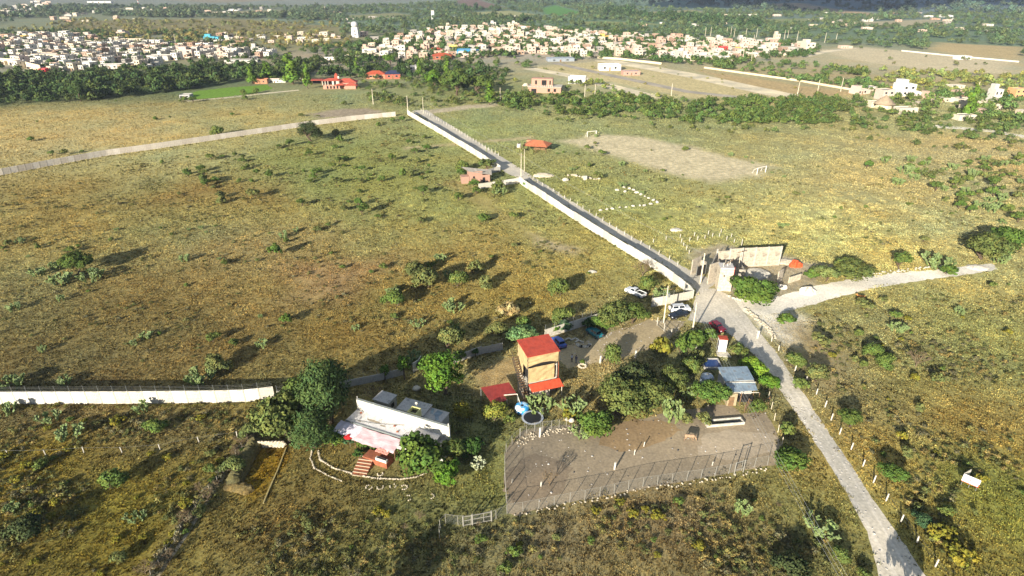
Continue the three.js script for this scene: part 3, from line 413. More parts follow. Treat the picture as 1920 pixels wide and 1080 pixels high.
// the yard and the house
plant('mesquite', 532, 782, 104, 'wide grey-green tree at the left end of the tree clump by the white house', { tall: 1.25 });
plant('pepper', 610, 738, 98, 'tall drooping grey-green tree behind the white house, highest of its clump', { tall: 1.2 });
plant('mesquite', 566, 742, 84, 'dusky tree at the end of the white wall behind the clump', { tall: 1.3 });
plant('pepper', 583, 806, 90, 'olive-green bushy tree at the front of the clump left of the white house', { tall: 0.8 });
plant('greenbush', 622, 820, 46, 'bright green bush under the big trees, left of the pink awning', { tall: 1 });
plant('greenbush', 650, 822, 34, 'blue-green bush below the white end of the awning', { mat: leafMat('blue_green', '#4a6440') });
plant('greenbush', 690, 826, 44, 'light green bush hugging the front edge of the pink awning', { tall: 0.7 });
plant('greenbush', 672, 850, 24, 'small dark bush beside the top of the terracotta steps', { mat: leafMat('dark_shrub', '#3c5526') });
plant('greenbush', 785, 850, 88, 'big leafy bush right of the terracotta steps', { tall: 1 });
plant('greenbush', 843, 884, 54, 'bright green round bush in front of the dark bushes right of the house', { mat: leafMat('vivid_green', '#567426') });
plant('greenbush', 884, 836, 44, 'dark green bush between the white house and the mown strip', { mat: leafMat('dark_shrub', '#3c5526') });
plant('shrub', 850, 846, 56, 'dull olive bush between two green bushes right of the house', { tall: 1.1 });
plant('shrub', 858, 806, 30, 'low shrub in shade at the right corner of the white house');
plant('shrub', 866, 770, 44, 'thin yellowish shrub below the bright round tree', { mat: leafMat('yellow_green', '#7c762c') });
plant('round', 831, 700, 88, 'large bright green round tree behind the white house', { tall: 0.95 });
plant('topiary', 721, 698, 17, 'small clipped tree by the old wall, left of the two', {});
plant('topiary', 757, 688, 24, 'small clipped tree with a pale bare trunk by the old wall', { tall: 1.15 });
plant('greenbush', 795, 682, 34, 'leafy bush between the big round tree and the prickly pear at the wall');
plant('bare', 698, 738, 34, 'leafless brown bush behind the house annexe');
plant('nopal', 775, 670, 36, 'prickly pear behind the white patch of the old wall');
plant('nopal', 898, 868, 30, 'whitish prickly pear on the edge of the mown strip', { mat: M('pale_nopal', '#a3ab8a', { vertexColors: true }) });
plant('greenbush', 862, 666, 28, 'small green bush on the old wall behind the round tree');
plant('shrub', 928, 772, 54, 'prickly olive bush in front of the red carport', { mat: leafMat('olive_yellow', '#777a34') });
plant('shrub', 956, 786, 26, 'small grey bush between the carport and the trampoline');
plant('nopal', 1012, 756, 48, 'prickly pear at the foot of the tower under the red awning');
plant('nopal', 1074, 758, 44, 'prickly pear right of the tower', { tall: 1.2 });
plant('yellowbush', 1068, 776, 30, 'yellowish bush in front of the prickly pear right of the tower', { tall: 1.4 });
plant('greenbush', 1112, 790, 66, 'bright green bush spilling over the corner of the paddock', { tall: 0.9 });
plant('nopal', 1092, 806, 40, 'low prickly pear in front of the bright bush at the paddock corner');
plant('mesquite', 1168, 747, 98, 'large dark green tree at the left of the tree mass above the paddock', { tall: 0.9 });
plant('mesquite', 1224, 740, 84, 'large dark green tree at the middle of the mass above the paddock', { tall: 0.9 });
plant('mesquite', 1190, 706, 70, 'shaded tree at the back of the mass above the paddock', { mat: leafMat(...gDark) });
plant('mesquite', 1262, 712, 54, 'green tree at the right of the mass above the paddock', { tall: 1.1 });
plant('shrub', 1150, 664, 46, 'leaning olive shrub beside the driveway with white posts', { tall: 1.2 });
plant('nopal', 1264, 766, 46, 'tall pale prickly pear with woody stems at the paddock edge', { tall: 1.5 });
plant('nopal', 1290, 734, 30, 'pale prickly pear behind the paddock under the mesquite', { tall: 1.3 });
plant('mesquite', 1335, 736, 62, 'umbrella-shaped tree in front of the silver water tank', { tall: 1.1 });
plant('shrub', 1290, 786, 30, 'low green shrub in the paddock above the tan animal');
plant('shrub', 1318, 784, 34, 'grey-green shrub left of the concrete trough', {});
plant('mesquite', 1419, 764, 32, 'small leaning tree at the corner of the shed pen', { tall: 1.4 });
plant('shrub', 1480, 806, 34, 'small green tree outside the right end of the paddock', { tall: 1.3 });
plant('greenbush', 1482, 862, 62, 'wide green bush at the right corner of the paddock fence', { tall: 0.8 });
plant('bare', 1030, 896, 30, 'thin dry weed standing in the paddock near its lower fence', { tall: 1.3 });
plant('greenbush', 1412, 684, 40, 'light green bush beside the road, nearest the white booth', { mat: leafMat('lime_green', '#6f8a2e') });
plant('greenbush', 1426, 698, 36, 'light green bush beside the road, middle of three', { mat: leafMat('lime_green', '#6f8a2e') });
plant('greenbush', 1442, 716, 38, 'light green bush beside the road, at the shed corner', { mat: leafMat('vivid_green', '#567426') });
plant('shrub', 1384, 656, 36, 'olive bush between the white booth and the road', { tall: 1.1 });
plant('greenbush', 1302, 634, 44, 'dense green hedge bush behind the white booth', { tall: 0.9 });
plant('greenbush', 1332, 626, 30, 'green hedge bush beside the dark red cars', {});
plant('greenbush', 1278, 646, 30, 'tall narrow bush at the foot of the right-hand concrete pole', { tall: 1.6 });
plant('yellowbush', 1240, 648, 44, 'yellow-green bush at the gate end of the driveway', { tall: 1.6 });
plant('shrub', 1310, 668, 34, 'shaded bush below the white booth');
plant('shrub', 1296, 690, 44, 'shaded olive tree left of the blue water tank', { tall: 1.2 });
plant('mesquite', 1150, 588, 66, 'big dark green tree beside the teal car', { tall: 0.95 });
plant('mesquite', 1188, 586, 54, 'big dark green tree below the white pickup', { tall: 0.95 });
plant('mesquite', 1132, 606, 44, 'dark green tree shading the teal car', { tall: 0.9 });
plant('nopal', 1240, 549, 30, 'prickly pear behind the return of the white wall', { tall: 1.2 });
plant('shrub', 1212, 534, 44, 'olive shrub behind the white pickup');
plant('bare', 1206, 502, 40, 'brown leafless thicket inside the bend of the long wall', { tall: 0.8 });
plant('greenbush', 978, 626, 54, 'large blue-green bush behind the red tower', { mat: leafMat('agave_green', '#6a8550'), tall: 0.8 });
plant('shrub', 934, 616, 40, 'grey olive shrub behind the ruined wall', { tall: 1.1 });
plant('shrub', 986, 606, 36, 'dull green shrub above the blue-green bush');
plant('shrub', 1062, 612, 34, 'blue-grey shrub beside the wall above the parked blue car', { mat: leafMat('blue_green', '#4a6440') });
plant('topiary', 1041, 618, 13, 'small round clipped bush by the wall stub behind the tower', { tall: 0.8 });
plant('topiary', 891, 661, 14, 'dark clipped bush on the shaded old wall', { tall: 0.7, mat: leafMat('dark_shrub', '#3c5526') });
plant('greenbush', 1103, 606, 26, 'dark bush at the wall behind the teal car', { mat: leafMat('dark_shrub', '#3c5526') });
plant('shrub', 842, 634, 52, 'loose grey-green shrub beyond the old wall', { tall: 1.2 });
plant('mesquite', 855, 628, 34, 'thin-trunked tree leaning over the old wall', { tall: 1.4 });
plant('greenbush', 1408, 540, 82, 'broad green round tree in front of the white block tower', { tall: 0.75 });
plant('mesquite', 1596, 506, 74, 'spreading green tree right of the orange earth heap', { tall: 0.6 });
plant('greenbush', 1552, 512, 50, 'grey-green bush between the gravel heap and the spreading tree', { tall: 0.8, mat: leafMat('grey_leaf', '#66703f') });
plant('greenbush', 1522, 514, 26, 'small leafy bush beside the stub wall');
plant('shrub', 1582, 498, 44, 'green shrub at the start of the gravel track', {});
plant('mesquite', 1692, 488, 34, 'grey upright shrub beside the gravel track', { tall: 1.3 });
plant('nopal', 1762, 488, 46, 'prickly pear on the far verge of the gravel track', {});
plant('mesquite', 1852, 462, 80, 'large grey-green tree at the far right end of the gravel track', { tall: 0.8 });
plant('mesquite', 1896, 452, 84, 'large grey-green tree cut off by the right edge of the view', { tall: 0.8 });
plant('nopal', 1876, 480, 34, 'prickly pear in front of the large grey-green trees');
plant('greenbush', 1780, 506, 36, 'green bush growing on the gravel track', { tall: 0.6 });
plant('greenbush', 1474, 598, 36, 'green shrub on the white gravel patch', { tall: 0.8 });
plant('shrub', 1542, 638, 36, 'round green shrub right of the white gravel patch', { tall: 1.1 });
plant('shrub', 1490, 676, 42, 'green shrub behind the roadside posts');
plant('shrub', 1530, 700, 50, 'wide green shrub below the round one in the right field');
plant('shrub', 1504, 718, 36, 'small shrub at the roadside posts with a long shadow');
plant('mesquite', 1596, 784, 44, 'green tree with a broad shadow in the right field', {});
plant('mesquite', 1675, 886, 48, 'green bush-like tree in the middle of the right field', { tall: 0.9 });
plant('shrub', 1660, 676, 40, 'bright olive shrub high in the right field', {});
plant('shrub', 1640, 660, 40, 'olive shrub beside the bright one high in the right field', {});
plant('nopal', 1685, 612, 30, 'prickly pear high in the right field', {});
plant('bare', 1722, 672, 34, 'grey dry bush right of the olive shrubs in the right field', {});
plant('shrub', 1758, 708, 26, 'small thin tree with a dark shadow in the right field', { tall: 1.4 });
plant('shrub', 1678, 590, 26, 'small shrub above the prickly pear in the right field', {});
plant('shrub', 1624, 572, 34, 'low shrub near the orange calf', {});
plant('nopal', 1800, 582, 20, 'small pale prickly pear at the top of the right field', {});
plant('shrub', 1730, 976, 40, 'dark bluish shrub among yellow bushes at the lower right', { mat: leafMat('blue_green', '#4a6440') });
plant('yellowbush', 1766, 1000, 54, 'yellow flowering bush at the lower right', { tall: 1.1 });
plant('yellowbush', 1800, 1040, 60, 'lime-yellow bush in the lower right corner', { tall: 1.1 });
plant('nopal', 1540, 986, 58, 'pale prickly pear beside the road at the bottom', { tall: 0.8 });
plant('nopal', 1394, 950, 32, 'small prickly pear tree below the paddock with a tall shadow', { tall: 1.5 });
plant('shrub', 1575, 1040, 40, 'dark shrub at the bottom beside the road', {});
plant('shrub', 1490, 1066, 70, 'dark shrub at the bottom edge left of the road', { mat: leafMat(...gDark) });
plant('shrub', 1618, 1076, 34, 'dark shrub against the bottom end of the road', {});
// the dry meadow on the left
plant('mesquite', 140, 492, 58, 'wide grey-green shrub tree in the dry meadow at the far left', { tall: 0.9 });
plant('nopal', 170, 514, 36, 'prickly pear in front of the wide grey-green shrub tree', {});
plant('nopal', 112, 520, 36, 'prickly pear left of its twin in the dry meadow', {});
plant('nopal', 106, 496, 26, 'dark prickly pear behind the twin prickly pears', {});
plant('nopal', 70, 508, 26, 'small prickly pear at the left of the meadow cluster', {});
plant('greenbush', 516, 468, 24, 'bright green upright bush alone in the meadow', { tall: 1.4 });
plant('nopal', 345, 482, 18, 'dark prickly pear alone in the meadow', { tall: 1.3 });
plant('greenbush', 535, 597, 26, 'bright green bush in the meadow with a round shadow', {});
plant('shrub', 740, 560, 46, 'blue-green shrub with a strong shadow in the meadow', { tall: 1.1 });
plant('nopal', 736, 548, 26, 'prickly pear growing out of the blue-green shrub', { tall: 1.2 });
plant('nopal', 850, 572, 34, 'yellowish prickly pear in the meadow above the old wall', {});
plant('nopal', 784, 604, 24, 'small prickly pear left of the yellowish one', {});
plant('shrub', 776, 506, 46, 'dark green shrub of the meadow cluster, upper left', { tall: 1.2 });
plant('shrub', 800, 524, 54, 'dark green shrub of the meadow cluster, lower left', { tall: 1.1 });
plant('shrub', 858, 524, 44, 'grey-green shrub of the meadow cluster, middle', {});
plant('shrub', 910, 530, 36, 'green shrub of the meadow cluster, right', { tall: 1.1 });
plant('nopal', 826, 482, 24, 'yellowish prickly pear at the top of the meadow cluster', {});
plant('shrub', 890, 502, 36, 'low grey shrub at the top right of the meadow cluster', {});
plant('shrub', 1050, 540, 46, 'grey-green shrub at the edge of the meadow near the pickup', { tall: 1.1 });
plant('shrub', 1054, 590, 44, 'dusky shrub above the wall stub behind the tower', {});
plant('yellowbush', 956, 580, 50, 'pale straw-coloured bush in the meadow', { tall: 1, mat: leafMat('straw', '#97875a') });
plant('nopal', 374, 704, 44, 'large prickly pear behind the white wall', { tall: 1 });
plant('shrub', 404, 682, 50, 'green shrub behind the large prickly pear at the wall', { tall: 1 });
plant('nopal', 20, 716, 40, 'prickly pear behind the left end of the white wall', {});
plant('nopal', 120, 712, 28, 'low prickly pear behind the white wall', {});
plant('nopal', 266, 762, 28, 'prickly pear leaning on the lit face of the white wall', { tall: 1.3 });
plant('nopal', 6, 766, 34, 'prickly pear below the white wall at the left edge', { tall: 1.2 });
plant('nopal', 128, 808, 48, 'wide prickly pear below the white wall', { tall: 0.8 });
plant('nopal', 92, 780, 34, 'sparse prickly pear between the wall and the wide one', {});
plant('nopal', 255, 968, 34, 'sprawling prickly pear among yellow weeds', { tall: 0.8 });
plant('nopal', 22, 950, 26, 'prickly pear near the lower left edge', { tall: 1.2 });
plant('nopal', 78, 652, 18, 'small prickly pear up the meadow from the wall', { tall: 1.3 });
plant('nopal', 112, 558, 16, 'small upright prickly pear under the twins', { tall: 1.3 });
plant('nopal', 24, 574, 24, 'low prickly pear at the left edge of the meadow', {});
plant('shrub', 210, 900, 54, 'grey-green shrub among the weeds below the wall', {});
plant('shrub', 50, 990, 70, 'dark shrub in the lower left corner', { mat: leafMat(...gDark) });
plant('shrub', 290, 800, 40, 'grey shrub close below the white wall', {});
plant('shrub', 470, 805, 40, 'grey-green shrub beside the sunken plot', { mat: leafMat('grey_leaf', '#66703f') });
plant('shrub', 440, 870, 46, 'grey-green shrub on the bank left of the sunken plot', { mat: leafMat('grey_leaf', '#66703f') });
plant('pepper', 582, 246, 40, 'dark round tree standing alone in the upper meadow', { tall: 0.8, mat: leafMat(...gDark) });
plant('shrub', 408, 246, 30, 'flat dark tree just beyond the far left wall', { tall: 0.9 });
plant('shrub', 594, 322, 22, 'prickly dark shrub in the upper meadow', {});
plant('mesquite', 936, 348, 30, 'dark tree in the bend of the brick hut wall', { tall: 1 });
plant('nopal', 936, 356, 26, 'prickly pear below the tree at the brick hut wall', {});
plant('mesquite', 912, 308, 32, 'dark tree behind the brick hut', { tall: 0.9 });
plant('shrub', 868, 312, 30, 'green shrub left of the brick hut', {});
plant('shrub', 906, 407, 28, 'flat-topped green shrub in the middle of the meadow', {});
plant('shrub', 965, 404, 20, 'small flat-topped shrub right of the flat-topped one', {});
plant('shrub', 1130, 286, 16, 'round shrub beside the football pitch', {});
plant('shrub', 1102, 276, 14, 'small shrub at the left of the football pitch', {});
plant('greenbush', 986, 344, 14, 'pale agave clump at the foot of the utility pole', { mat: leafMat('agave_green', '#6a8550') });
// trees that stand just below the view and throw their shadows into it
plant('mesquite', 1712, 1118, 60, 'tree below the road end whose shadow falls across the road', { tall: 1.6 });
plant('mesquite', 690, 1130, 90, 'tree below the yard whose long shadow falls up the grass', { tall: 1.1 });

// shrubs strewn over the fields, each one standing for itself
const LAND = [[979, 740, 'the beige tower'], [760, 790, 'the white house'], [890, 335, 'the brick hut'], [1005, 275, 'the orange palapa'], [250, 745, 'the middle of the white foreground wall'], [500, 748, 'the right end of the foreground wall'], [20, 748, 'the left end of the foreground wall'], [1298, 550, 'the bend of the long wall'], [1110, 440, 'the middle of the long wall'], [764, 213, 'the far end of the long wall'], [380, 265, 'the middle of the far left wall'], [60, 318, 'the left end of the far left wall'], [1108, 252, 'the far goal'], [1428, 323, 'the near goal'], [1400, 490, 'the unfinished block yard'], [1210, 385, 'the row of white boulders'], [1820, 900, 'the white hoarding'], [1600, 560, 'the orange-brown cow'], [1510, 545, 'the white gravel heap'], [1675, 886, 'the tree in mid field'], [140, 492, 'the wide meadow shrub tree'], [516, 470, 'the bright upright bush'], [536, 597, 'the round-shadowed bush'], [740, 560, 'the blue-green meadow shrub'], [830, 515, 'the meadow shrub cluster'], [128, 808, 'the wide prickly pear'], [255, 968, 'the sprawling prickly pear'], [490, 880, 'the sunken plot'], [690, 880, 'the terracotta steps'], [895, 980, 'the yard gate'], [1200, 910, 'the lower paddock fence'], [1540, 986, 'the roadside prickly pear'], [1850, 500, 'the far end of the gravel track'], [430, 172, 'the green lawn'], [583, 246, 'the lone round tree'], [1762, 490, 'the track-side prickly pear'], [1690, 490, 'the upright grey shrub'], [50, 990, 'the dark corner shrub'], [1600, 770, 'the broad-shadowed tree'], [1830, 360, 'the right-hand thicket']].map(([x, y, n]) => ({ p: G(x, y), n }));
const ORD = ['', 'second nearest', 'third nearest', 'fourth nearest', 'fifth nearest', 'sixth nearest', 'seventh nearest', 'eighth nearest', 'ninth nearest', 'tenth nearest', 'eleventh nearest', 'twelfth nearest'];
function locate(items, land) { // every thing gets a label that says which one it is: its look, then where it stands by a landmark
  const seen = new Map();
  for (const it of items) { let best = null, bd = 1e9; for (const l of land) { const d = Math.hypot(it.x - l.p.x, it.z - l.p.z) / (20 + 0.1 * Math.hypot(l.p.x, l.p.z)); if (d < bd) { bd = d; best = l; } } const dx = it.x - best.p.x, dz = it.z - best.p.z; it.d = Math.hypot(dx, dz); it.base = `${it.desc} ${Math.abs(dx) > Math.abs(dz) * 0.9 ? (dx < 0 ? 'left of' : 'right of') : dz < 0 ? 'beyond' : 'in front of'} ${best.n}`; if (!seen.has(it.base)) seen.set(it.base, []); seen.get(it.base).push(it); }
  for (const L of seen.values()) { L.sort((a, b) => a.d - b.d); L.forEach((it, i) => { it.o.userData.label = it.base + (L.length > 1 ? `, ${i ? ORD[i] ?? `number ${i + 1} outwards` : 'nearest'}` : ''); }); }
}
const strewn = [];
function strew(n, px, kinds, wMin, wMax, group, seed, o = {}) {
  const r = rng(seed), P = poly(px), xs = P.map(p => p.x), zs = P.map(p => p.z), x0 = Math.min(...xs), x1 = Math.max(...xs), z0 = Math.min(...zs), z1 = Math.max(...zs); let k = 0, tries = 0;
  while (k < n && tries++ < n * 60) {
    const x = x0 + (x1 - x0) * r(), z = z0 + (z1 - z0) * r(); if (!inPoly(P, x, z) || onPath(x, z, 1.2) || blocked(x, z)) continue;
    if (fbm(x / 25 + seed, z / 25, 3) + 0.3 < r() * 0.55) continue;
    const W = wMin + (wMax - wMin) * Math.pow(r(), 1.35); if (NOGRASS.some(q => Math.hypot(q[0] - x, q[1] - z) < q[2] * 1.6 + W * 0.3)) continue;
    const kind = kinds[Math.floor(r() * kinds.length)], ob = plantAt(kind, x, z, W, '', { group, tall: 0.8 + 0.5 * r(), ...o }), f = (W - wMin) / (wMax - wMin);
    strewn.push({ o: ob, x, z, desc: (f < 0.2 ? 'small ' : f < 0.55 ? 'medium-sized ' : 'large ') + { shrub: 'olive shrub', mesquite: 'grey-green tree', nopal: 'prickly pear', yellowbush: 'yellowish bush', bare: 'bare bush' }[kind] }); k++;
  }
}
strew(104, [[240, 310], [560, 262], [760, 222], [880, 310], [930, 400], [880, 460], [700, 440], [380, 400]], ['shrub', 'shrub', 'mesquite'], 1.6, 5.5, 'shrubs scattered over the upper meadow', 101);
strew(52, [[0, 420], [400, 420], [800, 440], [1150, 470], [1100, 580], [700, 640], [400, 660], [0, 660]], ['shrub', 'shrub', 'nopal'], 1.2, 3.6, 'small plants of the brown meadow', 102);
strew(20, [[0, 200], [560, 175], [740, 205], [400, 262], [0, 310]], ['shrub'], 1.6, 5, 'shrubs of the golden field', 103);
strew(44, [[1010, 300], [1120, 250], [1440, 300], [1900, 400], [1900, 470], [1560, 450], [1300, 440], [1100, 390]], ['shrub', 'shrub', 'nopal'], 1.2, 4.5, 'shrubs of the pale field', 104);
strew(72, [[1600, 300], [1920, 300], [1920, 430], [1840, 430], [1680, 350]], ['shrub', 'nopal', 'mesquite'], 2, 6, 'thicket at the right edge', 105);
strew(34, [[1480, 590], [1920, 530], [1920, 1000], [1720, 980], [1560, 740]], ['shrub', 'shrub', 'yellowbush'], 0.9, 3, 'shrubs of the right field', 106);
strew(44, [[0, 780], [460, 780], [420, 900], [300, 1080], [0, 1080]], ['yellowbush', 'shrub', 'yellowbush'], 1, 3.4, 'weedy bushes below the white wall', 107, { tall: 0.8 });
strew(30, [[560, 930], [840, 970], [1400, 910], [1580, 960], [1600, 1080], [480, 1080]], ['yellowbush', 'shrub', 'bare'], 0.9, 2.8, 'weedy bushes at the bottom', 108, { tall: 0.8 });

strew(16, [[470, 800], [492, 800], [420, 900], [345, 1010], [300, 1080], [262, 1080], [330, 980], [400, 880]], ['bare', 'bare', 'shrub'], 1.4, 3.2, 'dry brush along the lower left fence line', 109);
locate(strewn, LAND);
// ---------- walls ----------
const mPostG = M('wall_post', '#b9b09c', { map: T.grit });
function wallRun(name, label, px, h, o = {}) { // a run of panels between posts along ground points
  const P = (o.world ?? px.map(p => G(...p))), t = thing(name, label, 'wall', P[0].clone()), O = P[0], pw = o.panel ?? 2.5, th = o.th ?? 0.14, mat = o.mat ?? mWhite; let s = 0;
  const total = P.slice(1).reduce((a, p, i) => a + dist2(P[i], p), 0), n = Math.round(total / pw), at = (d) => { let i = 0; while (i < P.length - 2 && d > dist2(P[i], P[i + 1])) { d -= dist2(P[i], P[i + 1]); i++; } const k = d / dist2(P[i], P[i + 1]); return new THREE.Vector3(P[i].x + (P[i + 1].x - P[i].x) * k, 0, P[i].z + (P[i + 1].z - P[i].z) * k); };
  const len = total / n, gp = new Map(), r = rng(o.seed ?? 5), post = new B().box(0, 0, 0, 0.22, h + 0.06, th + 0.08).geo(), wire = o.wire ? new B().cyl([0, 0, 0], [0, o.wire, 0], 0.035, 0.035, 5).geo() : null, strands = new B();
  let step = 0;
  for (let i = 0; i < n; i++) {
    const a = at(i * len), b = at((i + 1) * len), L = dist2(a, b), ry = yawOf(a, b), cx = (a.x + b.x) / 2 - O.x, cz = (a.z + b.z) / 2 - O.z; if (o.step && i % o.step === 0) step = (i / o.step % 3 - 1) * 0.12;
    const key = Math.round(L * 20) + '/' + step; if (!gp.has(key)) gp.set(key, new B().box(0, -0.2, 0, L - 0.04, h + 0.2 + step, th).geo());
    const m = put(gp.get(key), 'panel', o.mats ? o.mats[Math.floor(r() * o.mats.length)] : mat, t, cx, 0, cz, ry);
    if (o.posts !== false) put(post, 'post', o.postMat ?? (mat === mWhite ? mPostG : mat), t, a.x - O.x, 0, a.z - O.z, ry);
    if (wire) { put(wire, 'wire_post', mSteel, t, a.x - O.x, h + step, a.z - O.z); for (const y of [0.35, 0.7, 1.0]) strands.cyl([a.x - O.x, h + step + y, a.z - O.z], [b.x - O.x, h + step + y, b.z - O.z], 0.012, 0.012, 3, false); }
  }
  if (wire) strands.mesh('wire', mSteel, t);
  return t;
}
const whites = [mWhite, M('white_wall_b', '#c9c2b2', { map: T.plaster }), M('white_wall_c', '#bcb4a2', { map: T.plaster })];
wallRun('boundary_wall', 'white panel wall topped with wire posts across the left foreground', [[-160, 762], [0, 757.5], [120, 757], [250, 756.5], [400, 755], [470, 753], [516, 747]], 2.65, { wire: 1.25, mats: whites, seed: 3 });
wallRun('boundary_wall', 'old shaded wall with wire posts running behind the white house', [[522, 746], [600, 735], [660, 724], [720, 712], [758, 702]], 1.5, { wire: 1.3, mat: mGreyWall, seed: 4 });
wallRun('boundary_wall', 'bright whitewashed patch of the old wall behind the round tree', [[775, 699], [788, 691], [791, 684]], 2.2, { mats: [whites[0]], posts: false, panel: 1.3 });
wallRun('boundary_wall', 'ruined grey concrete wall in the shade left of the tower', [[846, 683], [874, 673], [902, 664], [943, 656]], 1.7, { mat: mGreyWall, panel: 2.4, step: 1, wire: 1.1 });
wallRun('boundary_wall', 'white wall with wire posts behind the parked cars', [[1022, 634], [1060, 622], [1100, 610], [1140, 598]], 2.1, { wire: 1.2, mats: whites });
wallRun('long_wall', 'long white wall along the lane, from the junction up to the brick hut', [[1298.5, 561], [1293, 553], [1275, 538], [1240, 513], [1200, 489], [1100, 427], [1040, 387], [985, 351], [974, 343]], 2.5, { mats: whites, step: 4, posts: false, th: 0.2, seed: 8 });
wallRun('long_wall', 'far stretch of the long white wall beyond the brick hut', [[938, 322], [905, 300], [860, 272], [810, 242], [764, 215]], 2.6, { mats: whites, step: 6, posts: false, th: 0.2, seed: 9 });
wallRun('return_wall', 'short white wall turning back from the junction behind the white car', [[1222, 575.5], [1260, 569], [1298, 561]], 2.3, { wire: 1.2, mats: whites, seed: 10 });
wallRun('far_wall', 'grey-white panel wall crossing the fields at upper left', [[-70, 339], [0, 329], [100, 310], [200, 292], [300, 278], [380, 266], [480, 251], [580, 236], [660, 226], [742, 218]], 2.5, { mats: [M('aged_wall', '#c6bcab', { map: T.plaster }), M('aged_wall_b', '#bdb2a1', { map: T.plaster }), M('aged_wall_c', '#cfc6b7', { map: T.plaster })], postMat: MATS.aged_wall, seed: 12 });
wallRun('yard_wall', 'white wall in front of the brick hut turning in from the lane', [[897, 354.5], [920, 351.5], [974, 343]], 2.0, { mats: whites, posts: false, panel: 3 });
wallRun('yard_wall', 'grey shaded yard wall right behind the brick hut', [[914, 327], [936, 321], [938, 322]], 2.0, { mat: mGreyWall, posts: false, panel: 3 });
wallRun('plot_wall', 'long pale wall edging the far plots, nearest of the two', [[1320, 128], [1400, 139], [1500, 153], [1622, 174]], 1.3, { mat: mCream, posts: false, panel: 6 });
wallRun('plot_wall', 'cream wall with openings along the back of the far plots', [[1082, 102], [1120, 109], [1160, 112], [1240, 121]], 1.7, { mat: mCream, posts: false, panel: 7 });
wallRun('plot_wall', 'white wall at the back of the wide sandy field, far right', [[1690, 96], [1790, 106], [1910, 117]], 1.2, { mats: [mWhite], posts: false, panel: 9 });
wallRun('estate_wall', 'sunlit white wall around the front corner of the far left estate', [[-40, 116], [30, 122], [78, 134]], 5, { mats: [mCream], posts: false, panel: 9, th: 0.4 });

// ---------- fences ----------
function postRow(name, label, px, n, h, r, mat, o = {}) { // posts of a wire fence standing in a row
  const P = px.map(p => G(...p)), t = thing(name, label, 'fence', P[0].clone()), O = P[0], tot = P.slice(1).reduce((a, p, i) => a + dist2(P[i], p), 0), rr = rng(o.seed ?? 3), at = (d) => { let i = 0; while (i < P.length - 2 && d > dist2(P[i], P[i + 1])) { d -= dist2(P[i], P[i + 1]); i++; } const k = d / dist2(P[i], P[i + 1]); return [P[i].x + (P[i + 1].x - P[i].x) * k - O.x, P[i].z + (P[i + 1].z - P[i].z) * k - O.z]; };
  const g = [0, 1, 2].map(i => new B().cyl([0, -0.15, 0], [(i - 1) * 0.07, h * (0.95 + 0.05 * i), (i % 2) * 0.06], r, r * 0.9, o.seg ?? 6).geo()), w = new B(), top = [];
  for (let i = 0; i < n; i++) { const [x, z] = at(tot * i / (n - 1)), d = o.jit ? (rr() - 0.5) * o.jit : 0; put(g[Math.floor(rr() * 3)], 'post', mat, t, x + d, 0, z + d); top.push([x + d, z + d]); }
  for (const y of o.wires ?? [0.5, 0.95]) for (let i = 0; i + 1 < n; i++) w.cyl([top[i][0], y * h, top[i][1]], [top[i + 1][0], y * h, top[i + 1][1]], o.wr ?? 0.012, o.wr ?? 0.012, 3, false);
  w.mesh('wire', o.wireMat ?? mSteel, t); return { t, top, O };
}
const mPostW = M('white_post', '#cbc3b2', { map: T.grit });
postRow('roadside_fence', 'row of whitewashed posts along the right verge of the road', [[1445, 640], [1470, 668], [1497, 703], [1528, 738], [1544, 760], [1563, 798], [1600, 851], [1622, 883], [1645, 915], [1664, 943], [1686, 974], [1714, 1012], [1748, 1055], [1790, 1110]], 17, 1.35, 0.12, mPostW, { seed: 4, jit: 0.3, seg: 5 });
postRow('field_fence', 'sparse row of white posts across the weeds at lower left', [[-50, 852], [33, 855], [114, 853], [194, 848], [272, 848], [362, 831], [420, 826], [445, 820]], 8, 1.2, 0.08, mPostW, { wires: [0.9], seed: 6, jit: 0.2, seg: 5 });
postRow('lane_fence', 'row of small posts along the far side of the lane', [[1272, 498], [1180, 446], [1100, 396], [1040, 362], [1000, 337]], 22, 1.3, 0.1, mPostW, { seed: 7, jit: 0.3 });
postRow('lane_fence', 'closely set row of pale posts along the lane beyond the brick hut', [[935, 293], [900, 272], [860, 248], [820, 226], [790, 209]], 30, 1.5, 0.13, mPostW, { seed: 8, jit: 0.3 });
postRow('field_fence', 'row of small pale posts behind the unfinished block walls', [[1292, 476], [1277, 455], [1310, 450], [1345, 443], [1390, 462]], 12, 1.3, 0.1, mPostW, { seed: 9 });
postRow('field_fence', 'line of pale posts on the grass above the grey gravel', [[1225, 455], [1252, 449], [1303, 443], [1329, 440], [1354, 436], [1372, 446], [1391, 456]], 8, 1.3, 0.1, mPostW, { seed: 19 });
postRow('palapa_fence', 'row of cactus-like green stakes around the orange palapa yard', [[912, 285], [940, 282], [985, 276], [1000, 290]], 16, 2.0, 0.14, M('green_stake', '#7c8145'), { seed: 10, jit: 0.5 });
